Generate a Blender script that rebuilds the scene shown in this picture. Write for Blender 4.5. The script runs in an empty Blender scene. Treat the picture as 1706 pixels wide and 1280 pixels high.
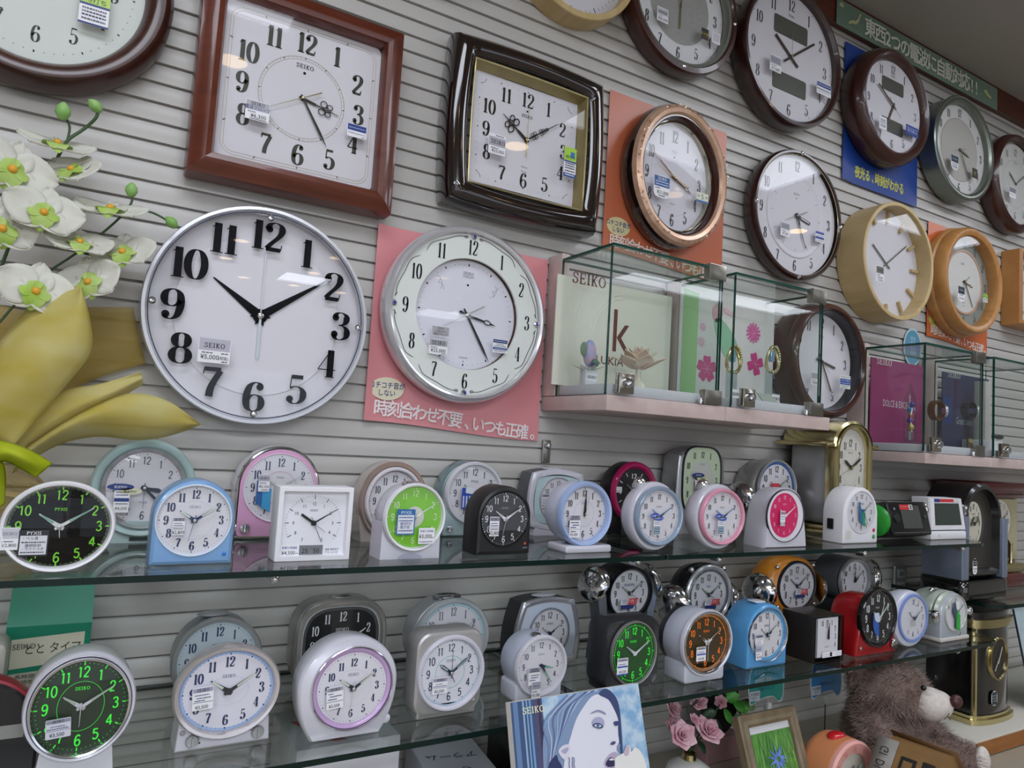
import bpy, math, random
from math import sin, cos, pi, radians, sqrt, atan2, hypot
from mathutils import Vector, Matrix

# ---------------------------------------------------------------- camera, world, light, exposure
SC = bpy.context.scene
COL = SC.collection
F_PX, CAM_Z, WALL_Y = 1200.0, 1.5, 1.2
YAW, PITCH, ROLL = radians(30.36), radians(4.40), radians(3.48)
FWD = Vector((sin(YAW)*cos(PITCH), cos(YAW)*cos(PITCH), sin(PITCH)))
_r = Vector((cos(YAW), -sin(YAW), 0)); _u = _r.cross(FWD)
RGT = _r*cos(ROLL) + _u*sin(ROLL); UPV = -_r*sin(ROLL) + _u*cos(ROLL)
cd = bpy.data.cameras.new('camera'); cam = bpy.data.objects.new('camera', cd); COL.objects.link(cam)
cam.matrix_world = Matrix(((RGT.x, UPV.x, -FWD.x, 0), (RGT.y, UPV.y, -FWD.y, 0), (RGT.z, UPV.z, -FWD.z, CAM_Z), (0, 0, 0, 1)))
cd.sensor_width = 36; cd.lens = F_PX/1706*36; cd.clip_start = .02; cd.clip_end = 100
SC.camera = cam
SC.view_settings.view_transform = 'Standard'; SC.view_settings.look = 'None'
SC.view_settings.exposure = 0.88; SC.view_settings.gamma = 1.0; SC.view_settings.use_curve_mapping = False
SC.cycles.transparent_max_bounces = 40; SC.cycles.max_bounces = 8
SC.cycles.caustics_reflective = False; SC.cycles.caustics_refractive = False
W = bpy.data.worlds.new('world'); SC.world = W; W.use_nodes = True
W.node_tree.nodes['Background'].inputs[0].default_value = (.62, .68, .78, 1)
W.node_tree.nodes['Background'].inputs[1].default_value = 0.95

def lin(h):
    h = h.lstrip('#'); out = []
    for i in (0, 2, 4):
        v = int(h[i:i+2], 16)/255
        out.append(v/12.92 if v <= .04045 else ((v+.055)/1.055)**2.4)
    return (*out, 1)

def at(px, py, Y):
    """pixel of the 1706x1280 photograph -> point on the plane y = Y"""
    v = RGT*((px-853)/F_PX) - UPV*((py-640)/F_PX) + FWD
    v = v*(Y/v.y)
    return Vector((v.x, Y, v.z+CAM_Z))
def atz(px, py, z):
    v = RGT*((px-853)/F_PX) - UPV*((py-640)/F_PX) + FWD
    v = v*((z-CAM_Z)/v.z)
    return Vector((v.x, v.y, z))

# ---------------------------------------------------------------- materials
_M = {}
def paint(hexc, rough=.45, metal=0.0, spec=.5, coat=0.0, emit=0.0, sheen=0.0):
    k = ('p', hexc, rough, metal, spec, coat, emit, sheen)
    if k in _M: return _M[k]
    m = bpy.data.materials.new('paint_'+hexc.strip('#')); m.use_nodes = True
    b = m.node_tree.nodes['Principled BSDF']
    b.inputs['Base Color'].default_value = lin(hexc); b.inputs['Roughness'].default_value = rough
    b.inputs['Metallic'].default_value = metal; b.inputs['Specular IOR Level'].default_value = spec
    b.inputs['Coat Weight'].default_value = coat; b.inputs['Coat Roughness'].default_value = .08
    if emit:
        b.inputs['Emission Color'].default_value = lin(hexc); b.inputs['Emission Strength'].default_value = emit
    if sheen: b.inputs['Sheen Weight'].default_value = sheen
    _M[k] = m; return m
def noisy(hexa, hexb, scale=(1, 1, 1), nscale=20, rough=.4, coat=0.0, bump=0.0, metal=0.0, lo=.35, hi=.65, detail=4, dist=0.0):
    """two colours mixed by stretched noise: wood, card, stone"""
    k = ('n', hexa, hexb, scale, nscale, rough, coat, bump, metal, lo, hi, dist)
    if k in _M: return _M[k]
    m = bpy.data.materials.new('grain_'+hexa.strip('#')); m.use_nodes = True
    nt = m.node_tree; N = nt.nodes; b = N['Principled BSDF']
    tc = N.new('ShaderNodeTexCoord'); mp = N.new('ShaderNodeMapping'); mp.inputs['Scale'].default_value = scale
    no = N.new('ShaderNodeTexNoise'); no.inputs['Scale'].default_value = nscale; no.inputs['Detail'].default_value = detail
    no.inputs['Distortion'].default_value = dist
    cr = N.new('ShaderNodeValToRGB'); cr.color_ramp.elements[0].position = lo; cr.color_ramp.elements[1].position = hi
    cr.color_ramp.elements[0].color = lin(hexa); cr.color_ramp.elements[1].color = lin(hexb)
    L = nt.links.new
    L(tc.outputs['Object'], mp.inputs[0]); L(mp.outputs[0], no.inputs['Vector']); L(no.outputs['Fac'], cr.inputs[0])
    L(cr.outputs[0], b.inputs['Base Color'])
    b.inputs['Roughness'].default_value = rough; b.inputs['Coat Weight'].default_value = coat; b.inputs['Metallic'].default_value = metal
    b.inputs['Coat Roughness'].default_value = .06
    if bump:
        bp = N.new('ShaderNodeBump'); bp.inputs['Strength'].default_value = bump; bp.inputs['Distance'].default_value = .002
        L(no.outputs['Fac'], bp.inputs['Height']); L(bp.outputs[0], b.inputs['Normal'])
    _M[k] = m; return m
def glass(hexc='#ffffff', rough=0.0, ior=1.45, gain=1.0):
    """thin clear pane: light passes straight through, the surface mirrors by Fresnel"""
    k = ('g', hexc, rough, ior, gain)
    if k in _M: return _M[k]
    m = bpy.data.materials.new('clear_glass'); m.use_nodes = True
    nt = m.node_tree; N = nt.nodes; N.remove(N['Principled BSDF']); out = N['Material Output']
    t = N.new('ShaderNodeBsdfTransparent'); t.inputs[0].default_value = lin(hexc)
    g = N.new('ShaderNodeBsdfGlossy'); g.inputs['Roughness'].default_value = rough
    fr = N.new('ShaderNodeFresnel'); geo = N.new('ShaderNodeNewGeometry')
    mx = N.new('ShaderNodeMix'); mx.inputs[2].default_value = ior; mx.inputs[3].default_value = 1/ior
    ms = N.new('ShaderNodeMixShader'); L = nt.links.new
    L(geo.outputs['Backfacing'], mx.inputs[0]); L(mx.outputs[0], fr.inputs['IOR'])
    if gain != 1.0:
        mu = N.new('ShaderNodeMath'); mu.operation = 'MULTIPLY'; mu.use_clamp = True; mu.inputs[1].default_value = gain
        L(fr.outputs[0], mu.inputs[0]); L(mu.outputs[0], ms.inputs[0])
    else: L(fr.outputs[0], ms.inputs[0])
    L(t.outputs[0], ms.inputs[1]); L(g.outputs[0], ms.inputs[2]); L(ms.outputs[0], out.inputs[0])
    _M[k] = m; return m
def cloth(hexa, hexb, trans=.4, clear=0.0, nscale=30, scale=(1, 1, 1)):
    """thin translucent fabric or petal"""
    k = ('c', hexa, hexb, trans, clear, nscale, scale)
    if k in _M: return _M[k]
    m = bpy.data.materials.new('sheer_'+hexa.strip('#')); m.use_nodes = True
    nt = m.node_tree; N = nt.nodes; N.remove(N['Principled BSDF']); out = N['Material Output']; L = nt.links.new
    tc = N.new('ShaderNodeTexCoord'); mp = N.new('ShaderNodeMapping'); mp.inputs['Scale'].default_value = scale
    no = N.new('ShaderNodeTexNoise'); no.inputs['Scale'].default_value = nscale
    cr = N.new('ShaderNodeValToRGB'); cr.color_ramp.elements[0].position = .35; cr.color_ramp.elements[1].position = .65
    cr.color_ramp.elements[0].color = lin(hexa); cr.color_ramp.elements[1].color = lin(hexb)
    L(tc.outputs['Object'], mp.inputs[0]); L(mp.outputs[0], no.inputs['Vector']); L(no.outputs['Fac'], cr.inputs[0])
    d = N.new('ShaderNodeBsdfDiffuse'); t = N.new('ShaderNodeBsdfTranslucent'); ms = N.new('ShaderNodeMixShader'); ms.inputs[0].default_value = trans
    L(cr.outputs[0], d.inputs[0]); L(cr.outputs[0], t.inputs[0]); L(d.outputs[0], ms.inputs[1]); L(t.outputs[0], ms.inputs[2])
    if clear:
        tr = N.new('ShaderNodeBsdfTransparent'); m2 = N.new('ShaderNodeMixShader'); m2.inputs[0].default_value = clear
        L(ms.outputs[0], m2.inputs[1]); L(tr.outputs[0], m2.inputs[2]); L(m2.outputs[0], out.inputs[0])
    else: L(ms.outputs[0], out.inputs[0])
    _M[k] = m; return m
CHROME = paint('#d9d9dc', .12, 1.0); STEEL = paint('#9d9a92', .3, 1.0); GOLD = paint('#d2c592', .2, 1.0)
SILVER = paint('#b9babc', .32, .55); WHITE = paint('#ecebf0', .35); BLACK = paint('#141314', .3); INK = paint('#121216', .6, spec=.15)
DIALW = paint('#dedce2', .7, spec=.2); CLEAR = glass(gain=.55)

# ---------------------------------------------------------------- outlines and glyphs
def outline(kind, a, b, inset=0.0, n=56, r=.01, p=2.0):
    """counter-clockwise outline in x,z. e: (super)ellipse, r: rounded box, a: arch (half width a, half height b)"""
    A, B = a-inset, b-inset; P = []
    if kind == 'e':
        for i in range(n):
            t = 2*pi*i/n; c, s = cos(t), sin(t)
            P.append((A*math.copysign(abs(c)**(2/p), c), B*math.copysign(abs(s)**(2/p), s)))
    elif kind == 'r':
        rr = max(r-inset, .0006); k = max(n//4, 2)
        for q, (sx, sz) in enumerate(((1, 1), (-1, 1), (-1, -1), (1, -1))):
            for i in range(k):
                t = pi/2*(q+i/(k-1)); P.append((sx*(A-rr)+rr*cos(t), sz*(B-rr)+rr*sin(t)))
    elif kind == 'a':
        p = 1.0 if p == 2.0 else p
        rr = max(r-inset, .0006); m = n-12
        rz = min(A*p, 2*B)                       # p: height of the arc over its half width
        for i in range(m):
            t = pi*i/(m-1); P.append((A*cos(t), B-rz+rz*sin(t)))
        for q, (sx, sz) in enumerate(((-1, -1), (1, -1))):
            for i in range(6):
                t = pi+pi/2*(q+i/5); P.append((sx*(A-rr)+rr*cos(t), sz*(B-rr)+rr*sin(t)))
    elif kind == 'b':                            # box with bowed sides; p: bow in metres
        k = n//4
        C4 = [(A, -B), (A, B), (-A, B), (-A, -B)]
        for q in range(4):
            x0, z0 = C4[q]; x1, z1 = C4[(q+1) % 4]; nx, nz = (z1-z0), -(x1-x0); l = hypot(nx, nz)
            for i in range(k):
                t = i/k; w = p*4*t*(1-t); P.append((x0+(x1-x0)*t+nx/l*w, z0+(z1-z0)*t+nz/l*w))
    return P
def smooth(P, k=4, closed=False):
    out = []; n = len(P)
    if n < 3: return list(P)
    rng = range(n) if closed else range(n-1)
    for i in rng:
        if closed: p0, p1, p2, p3 = P[i-1], P[i], P[(i+1) % n], P[(i+2) % n]
        else: p0, p1, p2, p3 = P[max(i-1, 0)], P[i], P[i+1], P[min(i+2, n-1)]
        for j in range(k):
            t = j/k; t2 = t*t; t3 = t2*t
            out.append(tuple(.5*(2*p1[d]+(p2[d]-p0[d])*t+(2*p0[d]-5*p1[d]+4*p2[d]-p3[d])*t2+(3*p1[d]-p0[d]-3*p2[d]+p3[d])*t3) for d in range(len(p1))))
    if not closed: out.append(tuple(P[-1]))
    return out
def _oval(cx, cy, rx, ry, n=18): return [(cx+rx*cos(2*pi*i/n), cy+ry*sin(2*pi*i/n)) for i in range(n)]
# glyph: list of (kind, points): c smooth open, o closed, l straight (contrast), h straight heavy, t straight thin, b ball
_six = [(.5, .86), (.42, .96), (.3, .98), (.15, .84), (.07, .5), (.11, .16), (.28, .02), (.46, .1), (.53, .3), (.47, .5), (.32, .57), (.17, .5), (.08, .36)]
GL = {
 '0': (.6, [('o', _oval(.3, .5, .235, .48))]),
 '1': (.42, [('l', [(.22, .02), (.22, .99)]), ('t', [(.23, .97), (.06, .84)]), ('t', [(.04, .02), (.4, .02)])]),
 '2': (.6, [('c', [(.09, .72), (.15, .9), (.31, .98), (.48, .9), (.52, .71), (.42, .5), (.22, .26), (.07, .06)]), ('h', [(.06, .05), (.5, .05)]), ('t', [(.51, .03), (.54, .24)]), ('b', [(.13, .74)])]),
 '3': (.6, [('c', [(.1, .8), (.18, .94), (.32, .98), (.47, .89), (.49, .72), (.4, .57), (.24, .53)]), ('c', [(.24, .53), (.42, .49), (.53, .34), (.51, .14), (.36, .02), (.19, .03), (.08, .18)]), ('b', [(.13, .79)]), ('b', [(.12, .2)])]),
 '4': (.62, [('t', [(.42, .98), (.03, .29)]), ('t', [(.02, .28), (.6, .28)]), ('l', [(.42, .02), (.42, .98)]), ('t', [(.27, .02), (.57, .02)])]),
 '5': (.6, [('h', [(.13, .93), (.5, .93)]), ('t', [(.14, .96), (.11, .53)]), ('c', [(.11, .53), (.25, .6), (.42, .56), (.53, .4), (.51, .18), (.37, .03), (.2, .02), (.08, .15)]), ('b', [(.12, .16)])]),
 '6': (.6, [('c', _six), ('b', [(.46, .84)])]),
 '7': (.58, [('h', [(.06, .93), (.54, .93)]), ('t', [(.07, .97), (.05, .76)]), ('c', [(.53, .9), (.38, .58), (.28, .3), (.25, .03)])]),
 '8': (.6, [('o', _oval(.3, .75, .18, .23)), ('o', _oval(.3, .27, .225, .26))]),
 '9': (.6, [('c', [(.6-x, 1-y) for x, y in _six]), ('b', [(.14, .16)])]),
 'S': (.62, [('c', [(.53, .76), (.46, .92), (.3, .98), (.13, .9), (.12, .72), (.28, .56), (.44, .46), (.54, .28), (.46, .08), (.28, .02), (.12, .1), (.07, .28)]), ('t', [(.54, .98), (.54, .72)]), ('t', [(.06, .02), (.06, .3)])]),
 'E': (.66, [('l', [(.15, .03), (.15, .97)]), ('m', [(.03, .97), (.6, .97)]), ('m', [(.15, .52), (.45, .52)]), ('m', [(.03, .03), (.6, .03)]), ('m', [(.6, .97), (.6, .76)]), ('m', [(.6, .03), (.6, .26)]), ('m', [(.45, .62), (.45, .4)])]),
 'I': (.36, [('l', [(.18, .03), (.18, .97)]), ('m', [(.03, .97), (.33, .97)]), ('m', [(.03, .03), (.33, .03)])]),
 'K': (.7, [('l', [(.15, .03), (.15, .97)]), ('m', [(.03, .97), (.28, .97)]), ('m', [(.03, .03), (.28, .03)]), ('l', [(.15, .4), (.55, .97)]), ('l', [(.27, .56), (.56, .03)]), ('m', [(.44, .97), (.68, .97)]), ('m', [(.44, .03), (.7, .03)])]),
 'O': (.78, [('o', _oval(.38, .5, .31, .48, 22))]),
}

# ---------------------------------------------------------------- mesh collector
_TX = {}
def textmesh(s):
    if s not in _TX:
        c = bpy.data.curves.new('lettering', 'FONT'); c.body = s; c.size = 1; c.resolution_u = 2
        o = bpy.data.objects.new('lettering', c); m = o.to_mesh()
        _TX[s] = ([(v.co.x, v.co.y) for v in m.vertices], [tuple(p.vertices) for p in m.polygons])
        o.to_mesh_clear(); bpy.data.objects.remove(o); bpy.data.curves.remove(c)
    return _TX[s]
class G:
    def __init__(s): s.v = []; s.f = []; s.m = []; s.mats = []
    def add(s, V, Fc, mat):
        if mat not in s.mats: s.mats.append(mat)
        k = s.mats.index(mat); o = len(s.v)
        s.v += [tuple(p) for p in V]
        for f in Fc: s.f.append(tuple(i+o for i in f)); s.m.append(k)
    def rings(s, R, mat, cap0=False, cap1=False, closed=True):
        n = len(R[0]); V = [p for r in R for p in r]; Fc = []
        for j in range(len(R)-1):
            for i in range(n if closed else n-1):
                k = (i+1) % n; Fc.append((j*n+i, j*n+k, (j+1)*n+k, (j+1)*n+i))
        if cap0: Fc.append(tuple(range(n-1, -1, -1)))
        if cap1: Fc.append(tuple((len(R)-1)*n+i for i in range(n)))
        s.add(V, Fc, mat)
    def prof(s, sh, pr, mat, cap0=False, cap1=False, cx=0, cz=0, n=56):
        """sweep the outline sh through (inset, y) steps"""
        R = [[(x+cx, y, z+cz) for x, z in outline(*sh[:3], inset=i, n=n, **(sh[3] if len(sh) > 3 else {}))] for i, y in pr]
        s.rings(R, mat, cap0, cap1)
    def disc(s, sh, y, mat, inset=0, cx=0, cz=0, n=56):
        s.add([(x+cx, y, z+cz) for x, z in outline(*sh[:3], inset=inset, n=n, **(sh[3] if len(sh) > 3 else {}))], [tuple(range(n if sh[0] != 'r' else 4*max(n//4, 2)))], mat)
    def band(s, sh, i0, i1, y, mat, cx=0, cz=0, n=56): s.prof(sh, [(i0, y), (i1, y)], mat, cx=cx, cz=cz, n=n)
    def box(s, x0, x1, y0, y1, z0, z1, mat, bev=0.0):
        if bev <= 0:
            V = [(x, y, z) for x in (x0, x1) for y in (y0, y1) for z in (z0, z1)]
            s.add(V, [(0, 1, 3, 2), (4, 6, 7, 5), (0, 4, 5, 1), (2, 3, 7, 6), (0, 2, 6, 4), (1, 5, 7, 3)], mat); return
        cx, cz = (x0+x1)/2, (z0+z1)/2; a, b = (x1-x0)/2, (z1-z0)/2
        sh = ('r', a, b, dict(r=bev*1.5))
        s.prof(sh, [(bev, y1), (bev*.3, y1-bev*.3), (0, y1-bev), (0, y0+bev), (bev*.3, y0+bev*.3), (bev, y0)], mat, True, True, cx, cz, n=16)
    def poly(s, P, y, mat): s.add([(x, y, z) for x, z in P], [tuple(range(len(P)))], mat)
    def prism(s, P, y0, y1, mat):
        s.rings([[(x, y0, z) for x, z in P], [(x, y1, z) for x, z in P]], mat, True, True)
    def bar(s, p, q, w, y, mat, w2=None):
        """flat tapering stroke on a dial"""
        w2 = w if w2 is None else w2; dx, dz = q[0]-p[0], q[1]-p[1]; l = hypot(dx, dz) or 1; nx, nz = -dz/l, dx/l
        s.add([(p[0]-nx*w/2, y, p[1]-nz*w/2), (q[0]-nx*w2/2, y, q[1]-nz*w2/2), (q[0]+nx*w2/2, y, q[1]+nz*w2/2), (p[0]+nx*w/2, y, p[1]+nz*w/2)], [(0, 1, 2, 3)], mat)
    def tube(s, P, r, mat, n=8, caps=True, sq=1.0):
        P = [Vector(p) for p in P]; R = []; up = None
        for i, p in enumerate(P):
            t = (P[min(i+1, len(P)-1)]-P[max(i-1, 0)]).normalized()
            if up is None: up = t.orthogonal().normalized()
            up = (up-t*up.dot(t)); up = up.normalized() if up.length > 1e-6 else t.orthogonal().normalized()
            w = t.cross(up); rr = r[i] if isinstance(r, (list, tuple)) else r
            R.append([p+up*rr*sq*cos(2*pi*k/n)+w*rr*sin(2*pi*k/n) for k in range(n)])
        s.rings(R, mat, caps, caps)
    def lathe(s, pr, mat, c=(0, 0, 0), axis='z', n=28, sx=1, sy=1):
        """profile of (radius, height) about an axis"""
        R = []
        for r, h in pr:
            ring = []
            for i in range(n):
                u, w = r*cos(2*pi*i/n)*sx, r*sin(2*pi*i/n)*sy
                ring.append((c[0]+u, c[1]+w, c[2]+h) if axis == 'z' else ((c[0]+u, c[1]-h, c[2]+w) if axis == 'y' else (c[0]+h, c[1]+u, c[2]+w)))
            R.append(ring)
        s.rings(R, mat, pr[0][0] > 1e-6, pr[-1][0] > 1e-6)
    def ball(s, c, r, mat, n=14, m=9):
        r = (r, r, r) if not isinstance(r, (tuple, list)) else r; R = []
        for j in range(m+1):
            t = -pi/2+pi*j/m; rr = max(cos(t), 1e-3)
            R.append([(c[0]+r[0]*rr*cos(2*pi*i/n), c[1]+r[1]*rr*sin(2*pi*i/n), c[2]+r[2]*sin(t)) for i in range(n)])
        s.rings(R, mat, True, True)
    def text(s, t, x, z, h, y, mat, sx=1.0, al='c', shear=0.0, bold=0.0, rot=0.0):
        V, Fc = textmesh(t)
        if not V: return
        x0, x1 = min(v[0] for v in V), max(v[0] for v in V); k = h/.73
        off = {'c': -(x0+x1)/2, 'l': -x0, 'r': -x1}[al]
        for d in ((0, 0),) if not bold else ((0, 0), (bold, 0), (0, bold), (bold, bold)):
            Q = []
            for j, v in enumerate(V):
                u, w = (v[0]+off)*k*sx+d[0]*h, v[1]*k-h/2+d[1]*h
                u, w = u*cos(rot)-w*sin(rot), u*sin(rot)+w*cos(rot)
                Q.append((x+u, y-(d[0]+d[1])*h*.02, z+w+u*shear))
            s.add(Q, Fc, mat)
    def glyphs(s, t, x, z, h, y, mat, sx=1.0, wt=.15, thin=.04, serif=True, al='c', slant=0.0, gap=.06, rot=0.0, shear=0.0):
        """drawn numerals and slab letters: strokes swell with their steepness"""
        wid = [GL[c][0]*sx+gap for c in t]; tot = sum(wid)-gap; u0 = {'c': -tot/2, 'l': 0, 'r': -tot}[al]
        def put(u, w):
            u, w = u+slant*(w-.5), (w-.5); u, w = u*h, w*h
            u, w = u*cos(rot)-w*sin(rot), u*sin(rot)+w*cos(rot)
            return (x+u, y, z+w+u*shear)
        for ci, ch in enumerate(t):
            for kind, P in GL[ch][1]:
                Q = [(u0+p[0]*sx, p[1]) for p in P]
                if kind == 'b':
                    if serif and wt > thin*1.5:
                        rb = wt*.52; s.add([put(Q[0][0]+rb*cos(2*pi*i/10), Q[0][1]+rb*sin(2*pi*i/10)) for i in range(10)], [tuple(range(10))], mat)
                    continue
                if not serif and kind == 't' and ch in '12457' and abs(P[0][1]-P[1][1]) < .3 and (ch != '4' or P[0][1] < .1) and not (ch == '1' and P[0][1] > .5): continue
                closed = kind == 'o'
                if kind in 'co': Q = smooth(Q, 2 if len(Q) > 14 else 3, closed)
                n = len(Q); V = []
                for i in range(n):
                    a = Q[i-1] if (closed or i > 0) else Q[i]; b = Q[(i+1) % n] if (closed or i < n-1) else Q[i]
                    dx, dz = b[0]-a[0], b[1]-a[1]; l = hypot(dx, dz) or 1
                    st = abs(dz)/l
                    if not serif: w = wt
                    elif kind == 'h': w = max(thin, wt*.6)
                    elif kind == 't': w = thin
                    elif kind == 'm': w = max(thin, wt*.55)
                    else: w = thin+(wt-thin)*st**2.3
                    nx, nz = -dz/l*w/2, dx/l*w/2
                    V += [put(Q[i][0]+nx, Q[i][1]+nz), put(Q[i][0]-nx, Q[i][1]-nz)]
                s.add(V, [(2*i, 2*i+1, (2*i+3) % (2*n), (2*i+2) % (2*n)) for i in range(n if closed else n-1)], mat)
            u0 += wid[ci]
    def obj(s, name, parent=None, ang=35, kind=None):
        me = bpy.data.meshes.new(name); me.from_pydata(s.v, [], s.f)
        for m in s.mats: me.materials.append(m)
        me.polygons.foreach_set('material_index', s.m)
        me.polygons.foreach_set('use_smooth', [True]*len(me.polygons)); me.update()
        me.set_sharp_from_angle(angle=radians(ang))
        o = bpy.data.objects.new(name, me); COL.objects.link(o)
        if parent: o.parent = parent
        if kind: o['kind'] = kind
        return o
def thing(name, label, cat, loc=(0, 0, 0), rz=0.0, rx=0.0, group=None):
    o = bpy.data.objects.new(name, None); COL.objects.link(o); o.empty_display_size = .02
    o.location = loc; o.rotation_euler = (rx, 0, rz); o['label'] = label; o['category'] = cat
    if group: o['group'] = group
    return o
def tag(o, label, cat, group=None):
    o['label'] = label; o['category'] = cat
    if group: o['group'] = group
    return o
# ---------------------------------------------------------------- room
CEIL = 2.74
def struct(g, name): o = g.obj(name); o['kind'] = 'structure'; return o
SLAT = noisy('#bbb8b3', '#c1beba', (1, 8, 8), 3, .38, lo=.3, hi=.7)
g = G(); PITCH = .0307; prof = []; z = .84
while z < 2.668:
    prof += [(WALL_Y+.008, z), (WALL_Y+.008, z+.0026), (WALL_Y+.0002, z+.0030)]
    k = 8; h = (PITCH-.0032)/k
    bow = lambda u: .0038*max(0, (u-.35)/.65)**2
    for i in range(k): prof += [(WALL_Y+.0002+bow(i/k), z+.0032+h*i), (WALL_Y-.0001+bow((i+.5)/k), z+.0032+h*(i+.5))]
    prof += [(WALL_Y+.0002+bow(1), z+PITCH-.0001)]
    z += PITCH
g.rings([[(-2.2, y, z) for y, z in prof], [(5.2, y, z) for y, z in prof]], SLAT, closed=False)
struct(g, 'wall_back')
g = G(); g.box(-4.5, 6.5, -6, WALL_Y+.05, CEIL, CEIL+.05, paint('#a3a097', .9)); struct(g, 'ceiling')
g = G(); g.box(-4.5, 6.5, -6, WALL_Y+.05, -.05, 0, noisy('#8f8577', '#a0968a', nscale=4, rough=.5)); struct(g, 'floor')
g = G(); fm = paint('#a9a59c', .8)
for q in ((-4.5, 6.5, 0, .35), (-4.5, 6.5, 2.1, CEIL), (-4.5, -2.6, .35, 2.35), (5.2, 6.5, .35, 2.35), (-.05, .05, .35, 2.35), (2.5, 2.6, .35, 2.35)): g.box(q[0], q[1], -6.05, -6, q[2], q[3], fm)
struct(g, 'wall_front')
g = G(); g.box(6.5, 6.55, -6, WALL_Y+.05, 0, CEIL, paint('#b3afa6', .8)); struct(g, 'wall_right')
g = G(); g.box(-4.55, -4.5, -6, WALL_Y+.05, 0, CEIL, paint('#b3afa6', .8)); struct(g, 'wall_left')
g = G(); g.box(-2.2, 5.2, WALL_Y-.018, WALL_Y+.03, 2.664, CEIL, noisy('#4a1f14', '#5c2a1b', (1, 12, 12), 6, .35)); struct(g, 'trim_1')
g = G(); g.box(-2.2, 5.2, WALL_Y, WALL_Y+.03, .0, .846, paint('#8f8a83', .6)); struct(g, 'wall_base')

def ceiling_panel(x, y, w, d, e):
    t = thing('ceiling_light', 'recessed fluorescent ceiling panel in a white frame', 'light', (x, y, CEIL), group='fluorescent panels in the ceiling')
    g = G(); g.prof(('r', w/2, d/2, dict(r=.005)), [(0, 0), (0, .02), (.02, .02), (.02, .004)], WHITE, n=16)
    g.v = [(a, c, -b) for a, b, c in g.v]; g.obj('frame', t)
    g = G(); g.add([(-w/2+.02, -d/2+.02, -.008), (-w/2+.02, d/2-.02, -.008), (w/2-.02, d/2-.02, -.008), (w/2-.02, -d/2+.02, -.008)], [(0, 1, 2, 3)], paint('#eef4ff', .5, emit=e)); g.obj('diffuser', t)
for x, y, w in ((-.15, .3, 1.2), (2.05, .3, 1.2), (3.75, .3, .8)): ceiling_panel(x, y, w, .5, 3.6)
for x, y in ((-.6, -4.6), (-1.6, -2.05), (.3, -1.75), (-2.2, -3.6), (-2.6, -5.4), (-.8, -5.6)): ceiling_panel(x, y, 1.3, .6, 9.5)  # unseen extra panels added as fill light, kept clear of the glass reflections
for x, y, w, d, e in ((1.46, -3.7, .42, .42, 7.0), (3.05, -4.35, .6, .5, 7.0), (4.2, -2.05, 2.0, .34, 4.5)): ceiling_panel(x, y, w, d, e)
for y, xs in ((-.26, (-.75, .32, 1.46, 2.36, 3.27)), (-2.82, (.8, 1.46, 2.32)), (-3.45, (.8, 1.47)), (-4.1, (1.05, 1.47, 1.89))):
    for x in xs:
        t = thing('downlight', 'small round warm downlight set in the ceiling', 'light', (x, y, CEIL), group='warm downlights in the ceiling')
        g = G(); g.lathe([(.066, 0), (.066, -.006), (.052, -.006), (.05, 0)], WHITE); g.obj('ring', t)
        g = G(); g.lathe([(.0001, -.004), (.05, -.003)], paint('#ffd9a0', .5, emit=7.0)); g.obj('lens', t)

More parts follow.
